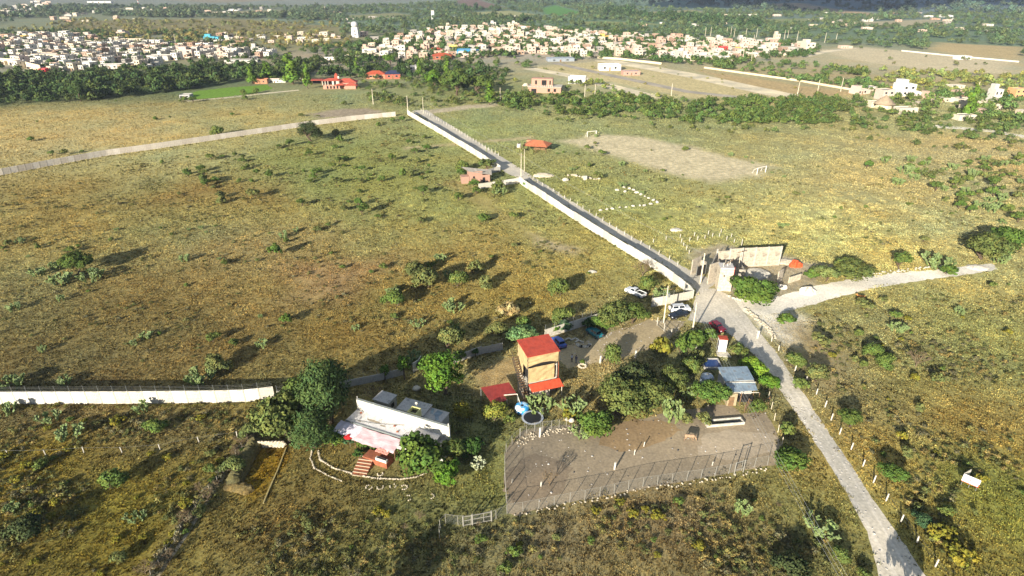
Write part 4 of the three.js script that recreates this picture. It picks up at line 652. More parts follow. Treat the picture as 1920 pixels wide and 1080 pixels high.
// chain-link fence round the paddock
const mMesh = M('chain_link', '#8b8d84', { map: T.fence, alphaTest: 0.5, side: THREE.DoubleSide, roughness: 0.6, metalness: 0.4 });
function chainFence(label, px, n, h, rail = true) {
  const f = postRow('chain_link_fence', label, px, n, h, 0.05, M('galvanised_post', '#8d897d', { roughness: 0.6 }), { wires: [1.0], wr: 0.025, wireMat: MATS.galvanised_post });
  const b = new B(); for (let i = 0; i + 1 < f.top.length; i++) { const [x, z] = f.top[i], [u, w] = f.top[i + 1], L = Math.hypot(u - x, w - z); b.at(x, 0, z, Math.atan2(-(w - z), u - x)).quad([0, 0.05, 0], [L, 0.05, 0], [L, h * 0.98, 0], [0, h * 0.98, 0]); }
  b.off().mesh('mesh_panel', mMesh, f.t); return f;
}
chainFence('chain-link fence along the lower side of the bare paddock', [[951, 964], [968, 962], [1060, 944], [1130, 930], [1197, 914], [1260, 905], [1318, 897], [1375, 887], [1410, 877], [1439, 872]], 19, 1.9);
chainFence('chain-link fence round the left end of the bare paddock', [[951, 964], [948, 920], [946, 880], [947, 852], [955, 838], [975, 820]], 9, 1.9);
chainFence('green-tinted mesh fence between the trampoline and the paddock', [[975, 820], [990, 812], [1010, 807], [1040, 806], [1062, 799]], 7, 1.9);
postRow('wire_fence', 'thin wire fence with grey stakes running diagonally down the lower left', [[486, 800], [440, 862], [395, 920], [340, 1000], [285, 1084]], 17, 1.2, 0.05, M('grey_stake', '#8b8272', { map: T.grit }), { seed: 17, jit: 0.4 });
chainFence('wire fence closing the yard below the mown strip', [[824, 1012], [827, 980], [868, 986], [884, 984], [922, 976], [927, 975], [951, 964]], 8, 1.8);
{ // the gate in it
  const a = G(868, 986), b = G(922, 976), t = thing('field_gate', 'grey tubular gate in the yard fence below the mown strip', 'gate', a.clone(), yawOf(a, b)), L = dist2(a, b), m = M('galvanised_post', '#b3b0a6');
  for (const x of [0.05, L * 0.33, L - 0.05]) new B().cyl([x, 0, 0.12], [x, 2, 0.12], 0.12, 0.12, 6).mesh('post', m, t);
  for (const y of [0.2, 1.05, 1.8]) new B().cyl([0.05, y, 0.12], [L - 0.05, y, 0.12], 0.05, 0.05, 5).mesh('rail', m, t);
  const c = G(1375, 889), d = G(1392, 884), g = thing('paddock_gate', 'narrow tubular gate in the lower paddock fence', 'gate', c.clone(), yawOf(c, d)), W = dist2(c, d);
  for (const x of [0, W]) new B().cyl([x, 0, 0.15], [x, 2.5, 0.15], 0.08, 0.08, 6).mesh('post', m, g);
  for (const y of [0.9, 2.4]) new B().cyl([0, y, 0.15], [W, y, 0.15], 0.05, 0.05, 5).mesh('rail', m, g);
  const e = G(1232, 610), f = G(1258, 632), k = thing('driveway_gate', 'low tubular gate across the driveway beside the dark car', 'gate', e.clone(), yawOf(e, f)), w2 = dist2(e, f);
  for (const x of [0, w2 * 0.5, w2]) new B().cyl([x, 0, 0], [x, 2, 0], 0.09, 0.09, 6).mesh('post', mConc, k);
  for (const y of [0.15, 0.8, 1.4]) new B().cyl([0, y, 0], [w2, y, 0], 0.04, 0.04, 5).mesh('rail', m, k);
}
postRow('timber_fence', 'crooked wooden rail fence of the shed pen', [[1396, 772], [1402, 760], [1412, 764], [1424, 762], [1440, 758]], 7, 1.6, 0.08, mWood, { seed: 12, wires: [0.4, 0.85], wr: 0.04, wireMat: mWood });
postRow('wire_fence', 'thin wire fence with a pale post between the road and the paddock', [[1440, 748], [1452, 790], [1466, 834]], 5, 1.7, 0.06, mPole, { seed: 13 });

// ---------- the white house ----------
{
  const A = G(669, 748, 5.2), Bq = G(843, 800, 5.2), W = dist2(A, Bq), ry = yawOf(A, Bq), t = thing('white_house', 'long flat-roofed white house with a pink awning and a high back parapet', 'house', new THREE.Vector3(A.x, 0, A.z), ry);
  const wall = new B(); wall.box(W / 2, 0, 0, W, 5.2, 0.3); wall.box(W / 2 - 0.9, 0, 1.55, W - 1.8, 3.02, 2.8); wall.box(W - 0.8, 0, 1.3, 1.4, 2.3, 2.4); wall.mesh('wall', mWhite, t);
  new B().box(W / 2, 5.2, 0, W + 0.06, 0.08, 0.4).mesh('parapet_coping', M('grey_coping', '#8d918a', { map: T.grit }), t);
  new B().slab([[-0.05, 3.2, 3.3], [W - 1.6, 3.2, 3.3], [W - 1.6, 3.2, 0.16], [-0.05, 3.2, 0.16]], 0.18).mesh('roof', M('white_roof_slab', '#d6d1cc', { map: T.plaster }), t);
  new B().box(W / 2 - 0.85, 3.02, 3.34, W - 1.5, 0.3, 0.08).mesh('gutter', M('grey_gutter', '#6f7572'), t);
  new B().slab([[W - 1.55, 2.34, 2.6], [W - 0.05, 2.34, 2.6], [W - 0.05, 2.34, 0.16], [W - 1.55, 2.34, 0.16]], 0.06).mesh('side_roof', mSlab, t);
  for (const [x, w] of [[1.6, 1.4], [4.6, 1.2], [9.0, 1.5]]) { const f = new B().box(x, 1.0, 2.97, w, 1.3, 0.06).mesh('window', mPale, t); new B().box(x, 1.07, 3.0, w - 0.14, 1.16, 0.04).mesh('pane', mGlass, f); }
  const dr = new B().box(6.9, 0.1, 2.97, 1.1, 2.2, 0.06).mesh('door', mWood, t); new B().cyl([7.3, 1.1, 3.02], [7.3, 1.1, 3.1], 0.04, 0.04, 6).mesh('handle', mSteel, dr);
  for (const x of [0.12, W - 0.2]) new B().cyl([x, 5.28, 0], [x, 5.75, 0], 0.12, 0.09, 6).mesh('vent_pipe', mWhite, t);
  for (const [x, z, w, dd] of [[4.4, 1.7, 2.6, 0.5], [6.4, 2.1, 1.2, 0.3], [2.2, 2.6, 0.7, 0.4]]) { const q = new B(), n = 18; for (let i = 0; i < n; i++) { const R = (k) => { const an = k / n * 6.283, m = 1 + 0.3 * perlin(Math.cos(an) * 1.6 + x, Math.sin(an) * 1.6); return [x + Math.cos(an) * w * 0.5 * m, 3.206, z - Math.sin(an) * dd * 0.5 * m]; }; q.tri([x, 3.206, z], R(i), R((i + 1) % n)); } q.mesh('tar_patch', M('tar_patch', '#9a8d78', { map: T.grit }), t); }
  new B().path([[0.4, 3.26, 2.9], [5, 3.26, 2.2], [9.5, 3.26, 0.6]], 0.03, 0.03, 5).mesh('roof_pipe', mSteel, t); for (const [x, z] of [[8.2, 1.4], [9.4, 2.4], [1.2, 0.8]]) new B().lump(x, 3.28, z, 0.22, 0.14, 0.18, x, 0.3).mesh('roof_brick', mTerra, t);
  // stained awning cloths on posts
  const cloth = (x0, x1, z0, z1, y0, y1, seed, mat, label) => { const n = 22, k = 8, b = new B(), pt = (i, j) => { const u = i / n, v = j / k; return [x0 + (x1 - x0) * u + 0.05 * Math.sin(v * 9 + seed), y0 + (y1 - y0) * v + 0.09 * perlin(u * 5 + seed, v * 3) + 0.03 * Math.sin(u * 24 + seed) - (0.25 * Math.max(0, v - 0.85)), z0 + (z1 - z0) * v + 0.16 * perlin(u * 9 + seed, v * 2 + 4) * v]; }; for (let i = 0; i < n; i++) for (let j = 0; j < k; j++) b.quad(pt(i, j + 1), pt(i + 1, j + 1), pt(i + 1, j), pt(i, j)); return b.mesh('awning', mat, t, label); };
  const mPink = M('pink_cloth', '#cfb0b0', { map: T.cloth, side: THREE.DoubleSide }), mWc = M('white_cloth', '#cfc6cb', { map: T.cloth, side: THREE.DoubleSide });
  cloth(-1.0, 3.6, 3.4, 5.7, 2.95, 2.4, 1, mWc, 'torn white end of the awning'); cloth(3.0, 10.9, 3.45, 6.1, 2.9, 2.3, 5, mPink, 'faded pink awning'); cloth(7.9, 10.2, 5.9, 6.6, 2.36, 2.1, 9, M('salmon_cloth', '#c08070', { map: T.cloth, side: THREE.DoubleSide }), 'salmon fringe of the awning');
  for (const x of [0.2, 3, 6, 9, 10.6]) new B().cyl([x, 0, 5.3], [x, 2.3, 5.3], 0.06, 0.06, 6).mesh('awning_post', mWood, t);
  const um = new B(); for (let i = 0; i < 8; i++) { const a = i * 0.785, b2 = a + 0.785; um.tri([2.1, 2.62, 5.5], [2.1 + Math.cos(b2) * 0.85, 2.2, 5.5 - Math.sin(b2) * 0.85], [2.1 + Math.cos(a) * 0.85, 2.2, 5.5 - Math.sin(a) * 0.85]); }
  const ub = thing('parasol', 'small red parasol poking out under the awning', 'parasol', new THREE.Vector3(A.x, 0, A.z), ry); um.mesh('canopy', M('red_cloth', '#b91f22', { side: THREE.DoubleSide }), ub); new B().cyl([2.1, 0, 5.5], [2.1, 2.6, 5.5], 0.03, 0.03, 5).mesh('pole', mSteel, ub);
  // terrace and its seven steps
  const te = thing('terrace', 'terracotta terrace with a low white parapet in front of the white house', 'terrace', new THREE.Vector3(A.x, 0, A.z), ry);
  new B().box(8.2, 0, 6.4, 4.4, 0.95, 1.8).mesh('floor', mTerra, te); new B().box(9.3, 0.95, 7.0, 2.0, 0.5, 0.45).mesh('parapet', mWhite, te); new B().box(9.3, 1.45, 7.0, 1.7, 0.03, 0.26).mesh('planting_bed', mDark, te);
  const s0 = G(690, 851, 0.95), s1 = G(672, 893, 0), sd0 = new THREE.Vector3(s1.x - s0.x, 0, s1.z - s0.z), SL = Math.hypot(sd0.x, sd0.z), st = thing('garden_steps', 'flight of seven terracotta steps with white nosings below the terrace', 'steps', new THREE.Vector3(s0.x, 0, s0.z), Math.atan2(sd0.x, sd0.z));
  for (let i = 0; i < 7; i++) { const y = 0.95 * (1 - (i + 1) / 7.6), d = SL / 7; const s = new B().box(0, -0.1, d * (i + 0.5), 2.3, y + 0.1, d).mesh('step', mTerra, st); new B().box(0, y - 0.07, d * (i + 1) - 0.05, 2.34, 0.1, 0.11).mesh('nosing', M('nosing_cream', '#bca98b'), s); }
}
function boxRoom(name, label, cat, quad, h, mats, o = {}) { // a room under a flat roof read off its four roof corners: back left, back right, front right, front left
  const [bl, br, fr, fl] = quad.map(p => G(...p, h)), W = dist2(fl, fr), D = o.depth ?? (dist2(fl, bl) + dist2(fr, br)) / 2, t = thing(name, label, cat, new THREE.Vector3(fl.x, 0, fl.z), yawOf(fl, fr));
  return { t, W, D, h };
}
{
  const z = (X, Y) => [620 + X / 4.91, 700 + Y / 4.91];
  for (const [q, h, label] of [[[z(495, 165), z(615, 210), z(525, 275), z(395, 235)], 2.8, 'small grey flat-roofed annexe behind the white house'], [[z(700, 225), z(910, 290), z(845, 385), z(610, 320)], 3.1, 'white flat-roofed annexe behind the parapet with the yellow water box']]) {
    const { t, W, D } = boxRoom('annexe', label, 'annexe', q, h);
    new B().box(W / 2, 0, -D / 2, W, h - 0.16, D).mesh('wall', mGreyWall, t); new B().slab([[-0.15, h, 0.15], [W + 0.15, h, 0.15], [W + 0.15, h, -D - 0.15], [-0.15, h, -D - 0.15]], 0.16).mesh('roof', mSlab, t);
    const wn = new B().box(W + 0.02, 1.1, -D * 0.5, 0.06, 1.0, 1.0).mesh('window', mPale, t); new B().box(W + 0.05, 1.17, -D * 0.5, 0.04, 0.86, 0.86).mesh('pane', mGlass, wn);
  }
  const p = G(...z(772, 390), 3.4), tb = thing('water_box', 'pale yellow open-topped box standing on the annexe behind the parapet', 'tank', new THREE.Vector3(p.x, 3.1, p.z), -0.4), mY = M('pale_yellow', '#d9d28c', { map: T.plaster });
  for (const [x, zz, sx, sz] of [[0, 0.75, 1.7, 0.14], [0, -0.75, 1.7, 0.14], [-0.78, 0, 0.14, 1.36], [0.78, 0, 0.14, 1.36]]) new B().box(x, 0, zz, sx, 1.5, sz).mesh('side', mY, tb);
  new B().box(0, 0.02, 0, 1.42, 0.9, 1.36).mesh('lid', mDark, tb);
  const dsh = thing('roof_dish', 'small round white dish on a stick above the yellow box', 'antenna', new THREE.Vector3(p.x + 0.3, 3.1, p.z - 0.9)); new B().cyl([0, 0, 0], [0, 2.0, 0], 0.04, 0.04, 5).mesh('pole', mSteel, dsh); new B().lump(0, 2.15, 0, 0.25, 0.25, 0.1, 2, 0.02).mesh('dish', mLime, dsh);
  // things lying on the blue-shadowed lower roof at the right
  const q = G(...z(965, 380), 2.6), lr = thing('lean_to', 'low shaded lean-to roof cluttered with sheets at the right end of the annexes', 'annexe', new THREE.Vector3(q.x, 0, q.z), -0.4);
  new B().box(0, 0, 0, 3.6, 2.5, 2.6).mesh('wall', mGreyWall, lr); new B().box(0, 2.5, 0, 3.8, 0.12, 2.8).mesh('roof', mSlab, lr); for (const [x, zz, ry, w] of [[-0.9, -0.5, 0.3, 0.5], [0.3, -0.3, -0.2, 1.1], [0.6, 0.6, 0.5, 0.6]]) new B().at(x, 2.66, zz, ry, 0.12).box(0, 0, 0, w, 0.05, 1.3).mesh('loose_sheet', mZinc, lr);
  const w = G(781, 731), s = thing('white_sack', 'white bundle lying in the shaded yard behind the annexes', 'bundle', w); new B().lump(0, 0.35, 0, 0.8, 0.45, 0.6, 4, 0.3).mesh('sack', mLime, s);
}
// stones laid in rings and rows in the garden
function stones(name, label, cat, px, n, size, mat, o = {}) { const P = px.map(p => G(...p)), t = thing(name, label, cat, P[0].clone()), O = P[0], r = rng(o.seed ?? 9), tot = P.slice(1).reduce((a, p, i) => a + dist2(P[i], p), 0), geos = [1, 2, 3, 4].map(s => new B().lump(0, size * 0.25, 0, size * (0.5 + 0.1 * s / 2), size * 0.38, size * 0.45, s * 3, 0.4, 1).geo()); for (let i = 0; i < n; i++) { let d = tot * i / Math.max(1, n - 1), k = 0; while (k < P.length - 2 && d > dist2(P[k], P[k + 1])) { d -= dist2(P[k], P[k + 1]); k++; } const f = d / dist2(P[k], P[k + 1]); const m = put(geos[Math.floor(r() * 4)], 'stone', mat, t, P[k].x + (P[k + 1].x - P[k].x) * f - O.x + (r() - 0.5) * (o.jit ?? size * 0.3), 0, P[k].z + (P[k + 1].z - P[k].z) * f - O.z + (r() - 0.5) * (o.jit ?? size * 0.3), r() * 6.28); m.scale.setScalar(0.7 + 0.6 * r()); } return t; }
stones('stone_border', 'curved border of pale stones left of the terracotta steps, inner line', 'stone border', [[597, 846], [600, 862], [625, 878], [660, 888]], 40, 0.26, mStone);
stones('stone_border', 'curved border of pale stones left of the terracotta steps, outer line', 'stone border', [[585, 845], [582, 860], [590, 878], [615, 892], [640, 902]], 36, 0.26, mStone, { seed: 12 });
stones('stone_border', 'curved border of pale stones right of the terracotta steps', 'stone border', [[680, 893], [710, 898], [750, 899], [780, 895], [802, 886]], 46, 0.26, mStone, { seed: 14 });
[[692, 914, 'first'], [713, 914, 'second'], [737, 912, 'third'], [758, 914, 'fourth']].forEach(([x, y, w]) => ringOf(x, y, 0.45, `${w} of the four small stone rings below the steps, from the left`));
ringOf(765, 934, 0.5, 'stone ring standing alone below the row of four'); ringOf(808, 931, 0.45, 'stone ring at the edge of the yellow weeds below the house'); ringOf(713, 889, 0.4, 'small stone ring close to the right-hand stone border');
function ringOf(px, py, r, label) { const p = G(px, py), t = thing('stone_ring', label, 'stone ring', p), q = rng(px), g = new B().lump(0, 0.06, 0, 0.13, 0.1, 0.11, 3, 0.4).geo(); for (let i = 0; i < 10; i++) if (q() > 0.38) put(g, 'stone', mStone, t, Math.cos(i * 0.628) * r, 0, Math.sin(i * 0.628) * r, i); NOGRASS.push([p.x, p.z, r]); }
{ // sunken plot with retaining walls
  const t = thing('retaining_wall', 'pale stone retaining wall at the head of the sunken plot', 'wall', G(482, 838)), O = G(482, 838), a = G(537, 838), L = dist2(O, a), r = rng(8); t.rotation.y = yawOf(O, a);
  for (let i = 0; i < 3; i++) for (let k = 0; k < 9; k++) put(new B().lump(0, 0, 0, 0.36, 0.26, 0.3, i * 9 + k, 0.3).geo(), 'stone', mStone, t, (k + (i % 2) * 0.5) * L / 9, 0.2 + i * 0.38, 0.05 * r(), 0);
  const b = wallRun('plot_kerb', 'narrow pale kerb down the right side of the sunken plot', [[537, 840], [522, 880], [505, 918], [494, 945]], 0.22, { mat: M('kerb_tan', '#a4945f', { map: T.grit }), posts: false, panel: 1.6, th: 0.18 });
  const bank = thing('earth_bank', 'brush-covered earth bank along the left of the sunken plot', 'bank', G(482, 838)), bb = new B(), Q = [[480, 836], [466, 858], [452, 885], [440, 905]].map(p => G(...p)); for (let i = 0; i < 14; i++) { const f = i / 13 * 3, k = Math.min(2, Math.floor(f)), g = f - k, x = Q[k].x + (Q[k + 1].x - Q[k].x) * g, zz = Q[k].z + (Q[k + 1].z - Q[k].z) * g; bb.lump(x - O.x, 0.3, zz - O.z, 1.3, 1.15, 1.2, i, 0.3); } bb.mesh('earth', M('bank_earth', '#57512c', { map: T.ground }), bank);
  const lip = thing('earth_bank', 'low brown bank across the foot of the sunken plot', 'bank', G(440, 912)), L2 = new B(), O2 = G(440, 912), Q2 = [[436, 908], [468, 914]].map(p => G(...p)); for (let i = 0; i < 6; i++) { const g = i / 5; L2.lump(Q2[0].x + (Q2[1].x - Q2[0].x) * g - O2.x, 0.2, Q2[0].z + (Q2[1].z - Q2[0].z) * g - O2.z + 0.6, 1.0, 0.55, 1.0, i + 20, 0.3); } L2.mesh('earth', M('bank_earth_b', '#6a5a30', { map: T.ground }), lip);
}
// ---------- the red-roofed tower ----------
{
  const h = 8.8, [bl, br, fr, fl] = [[970.7, 643], [1029, 630.4], [1047.5, 656.7], [990, 668.3]].map(p => G(...p, h)), W = dist2(fl, fr), D = (dist2(fl, bl) + dist2(fr, br)) / 2;
  const t = thing('canvas_tower', 'tall beige canvas-clad tower with a red sheet roof and an outside stair', 'tower', new THREE.Vector3(fl.x, 0, fl.z), yawOf(fl, fr));
  new B().slab([[-0.2, h, 0.25], [W + 0.2, h, 0.25], [W + 0.2, h + 0.5, -D - 0.2], [-0.2, h + 0.5, -D - 0.2]], 0.1).mesh('roof', mRed, t);
  new B().box(W / 2, 0, -D / 2, W - 0.5, 2.9, D - 0.5).mesh('ground_floor', mPale, t);
  for (const y of [2.9, 5.7]) new B().box(W / 2, y, -D / 2, W - 0.2, 0.2, D - 0.2).mesh('floor_slab', mConc, t);
  new B().box(W / 2, 3.1, -D / 2, W - 1.0, 5.4, D - 1.0).mesh('core', mHole, t);
  for (const [x, z] of [[0.1, -0.1], [W - 0.1, -0.1], [W - 0.1, -D + 0.1], [0.1, -D + 0.1]]) new B().cyl([x, 0, z], [x, h - 0.1, z], 0.12, 0.12, 6).mesh('column', mDark, t);
  const sail = (x0, x1, yb, yt, z, seed, sag, axis) => { const n = 14, k = 10, b = new B(), pt = (i, j) => { const u = i / n, v = j / k, s = sag * Math.sin(u * Math.PI), y = yb + s + (yt - yb - s) * v, d = 0.1 * perlin(u * 5 + seed, v * 5) + 0.14 * Math.sin(u * Math.PI) * (1 - v) * (sag ? 1 : 0); return axis === 'x' ? [x0 + (x1 - x0) * u, y, z + d] : [z - d, y, x0 + (x1 - x0) * u]; }; for (let i = 0; i < n; i++) for (let j = 0; j < k; j++) b.quad(pt(i, j), pt(i + 1, j), pt(i + 1, j + 1), pt(i, j + 1)); b.mesh('canvas', M('beige_canvas_sheet', '#b49c6d', { map: T.cloth, side: THREE.DoubleSide }), t); };
  sail(0.02, W - 0.02, 6.55, h - 0.02, 0.08, 1, 0.55, 'x'); sail(0.05, W - 0.75, 3.15, 6.3, 0.1, 4, 0.0, 'x'); sail(-D, -0.02, 6.0, h - 0.02, -0.06, 7, 0.3, 'z'); sail(-D + 0.2, -2.2, 3.1, 6.0, -0.04, 9, 0, 'z'); sail(-D, 0, 3.2, h, W + 0.05, 12, 0.2, 'z');
  new B().box(W - 0.3, 3.1, 0.02, 0.12, 3.0, 0.08).mesh('frame', mLime, t); new B().box(W + 0.12, 2.9, -0.5, 0.08, 3.3, 0.9).mesh('red_banner', M('red_cloth', '#b91f22', { side: THREE.DoubleSide }), t);
  new B().slab([[0.3, 2.1, 1.55], [W + 0.5, 2.1, 1.75], [W + 0.3, 2.85, 0.12], [0.1, 2.85, 0.12]], 0.07).mesh('awning', M('orange_red_roof', '#c04a28', { map: T.rust, roughness: 0.7, bumpMap: T.corr, bumpScale: 0.02 }), t);
  new B().slab([[0.5, 1.5, 2.6], [3.2, 1.5, 2.6], [3.2, 1.95, 1.3], [0.5, 1.95, 1.3]], 0.05).mesh('lower_canopy', mPale, t); for (const x of [0.6, 3.1]) new B().cyl([x, 0, 2.5], [x, 1.5, 2.5], 0.06, 0.06, 5).mesh('canopy_post', mWood, t);
  for (const x of [0.5, 2, 3.6, W + 0.2]) new B().cyl([x, 0, 1.55], [x, 2.1, 1.55], 0.07, 0.07, 6).mesh('awning_post', mPole, t);
  new B().box(1.0, 0.0, 0.2, 0.9, 2.0, 0.06).mesh('door', mDark, t); const wn = new B().box(3.4, 1.0, -0.2, 1.2, 1.0, 0.08).mesh('window', mPale, t); new B().box(3.4, 1.08, -0.15, 1.04, 0.84, 0.06).mesh('pane', mGlass, wn);
  // the stair runs down the left side, from the back top to the front foot
  const st = new B(), N = 19, y1 = 6.0; for (let i = 0; i < N; i++) { const f = i / (N - 1); const s = new B().box(-0.75, 0.2 + (y1 - 0.2) * (1 - f), -D + 0.5 + (D + 1.2) * f, 1.05, 0.07, 0.3).mesh('stair_tread', mWood, t); }
  for (const x of [-1.25, -0.24]) st.slab([[x - 0.05, 0.16, 1.75], [x + 0.05, 0.16, 1.75], [x + 0.05, y1 + 0.05, -D + 0.4], [x - 0.05, y1 + 0.05, -D + 0.4]], 0.22); st.mesh('stringer', mDark, t);
  new B().path([[-1.28, 1.2, 1.75], [-1.28, y1 + 1, -D + 0.4], [-1.28, y1 + 1, -D - 0.3]], 0.05, 0.05, 5).mesh('handrail', mDark, t);
  new B().box(-0.9, 0, -1.2, 0.15, 2.0, 2.6).mesh('side_wall', mPale, t);
}
{ // carport with the same red sheets
  const z = (X, Y) => [890 + X / 5.142, 610 + Y / 5.142], h = 2.7, [bl, br, fr, fl] = [z(60, 610), z(330, 560), z(415, 672), z(180, 770)].map(p => G(...p, h)), o = fl, t = thing('carport', 'red sheet-metal carport with a white edge beam left of the tower', 'carport', new THREE.Vector3(o.x, 0, o.z)), L = (p, y) => [p.x - o.x, y, p.z - o.z];
  const mid = new THREE.Vector3((fl.x * 0.45 + fr.x * 0.55), 0, (fl.z * 0.45 + fr.z * 0.55)), inn = mid.clone().lerp(new THREE.Vector3(bl.x * 0.45 + br.x * 0.55, 0, bl.z * 0.45 + br.z * 0.55), 0.28);
  const b = new B(); const frb = fr.clone().lerp(br, 0.06); b.slab([L(fl, h), L(mid, h), L(inn, h + 0.03), L(bl, h + 0.25)], 0.08); b.slab([L(inn, h + 0.03), L(frb, h), L(br, h + 0.25), L(bl, h + 0.25)], 0.08); b.mesh('roof', M('dark_red_roof', '#96352c', { map: T.rust, roughness: 0.7, bumpMap: T.corr, bumpScale: 0.02 }), t);
  new B().path([L(inn, h + 0.1), L(frb, h + 0.08), [fr.x - o.x + 0.7, 0.1, fr.z - o.z + 0.5]], 0.09, 0.09, 5).mesh('beam', mLime, t);
  for (const p of [fl, mid, bl, br, fr]) new B().cyl(L(p, 0), L(p, h), 0.07, 0.07, 6).mesh('post', mSteel, t);
}
{ // blue and white round pool toy, trampoline
  const p = G(979, 772), t = thing('inflatable_ring', 'round blue and white inflatable beside the trampoline', 'inflatable', p), pr = [[0.25, 1.42], [0.75, 1.5], [1.15, 1.38], [1.32, 1.05], [1.2, 0.75], [1.32, 0.4], [1.15, 0.04], [0.3, 0.02]];
  const g = new THREE.LatheGeometry(pr.map(q => new THREE.Vector2(...q)), 28), c = []; for (let i = 0; i < g.attributes.position.count; i++) { const x = g.attributes.position.getX(i), y = g.attributes.position.getY(i), z = g.attributes.position.getZ(i), k = perlin(Math.atan2(z, x) * 2.2 + 9, y * 2.4 + Math.hypot(x, z) * 2); c.push(...(k > 0.12 ? [0.78, 0.82, 0.85] : k > -0.2 ? [0.07, 0.42, 0.75] : [0.02, 0.2, 0.5])); } g.setAttribute('color', new THREE.Float32BufferAttribute(c, 3));
  put(g, 'tube', M('blue_vinyl', '#ffffff', { vertexColors: true, roughness: 0.35, side: THREE.DoubleSide }), t); put(new THREE.CylinderGeometry(0.27, 0.27, 0.5, 14), 'hole', mHole, t, 0, 1.18, 0);
  const q = G(998.5, 783, 0.85), tr = thing('trampoline', 'round black trampoline with a grey rim', 'trampoline', new THREE.Vector3(q.x, 0, q.z)), R = 1.85;
  put(new THREE.CylinderGeometry(R - 0.28, R - 0.28, 0.03, 36), 'mat', M('black_mat', '#17181b', { roughness: 0.8 }), tr, 0, 0.86, 0);
  const rg = new THREE.RingGeometry(R - 0.3, R + 0.02, 40, 1); rg.rotateX(-Math.PI / 2); put(rg, 'rim_pad', M('grey_pad', '#a9adb3', { side: THREE.DoubleSide }), tr, 0, 0.9, 0); const to = new THREE.TorusGeometry(R, 0.05, 6, 40); to.rotateX(Math.PI / 2); put(to, 'frame', mSteel, tr, 0, 0.85, 0);
  for (let i = 0; i < 6; i++) { const a = i * 1.047 + 0.3; new B().cyl([Math.cos(a) * R, 0, Math.sin(a) * R], [Math.cos(a) * R, 0.85, Math.sin(a) * R], 0.04, 0.04, 5).mesh('leg', mSteel, tr); }
  for (const a of [0.75, 5.9]) new B().path([[Math.cos(a) * R, 0.1, Math.sin(a) * R], [Math.cos(a) * (R + 0.1), 2.4, Math.sin(a) * (R + 0.1)]], 0.03, 0.03, 5).mesh('net_pole', mSteel, tr);
  [[1064, 788, 'left'], [1071, 791, 'right']].forEach(([x, y, w]) => { const c = G(x, y), s = thing('white_boulder', `${w} one of two white boulders by the mesh fence`, 'boulder', c); new B().lump(0, 0.35, 0, 0.55, 0.45, 0.45, x, 0.15).mesh('stone', mLime, s); });
}
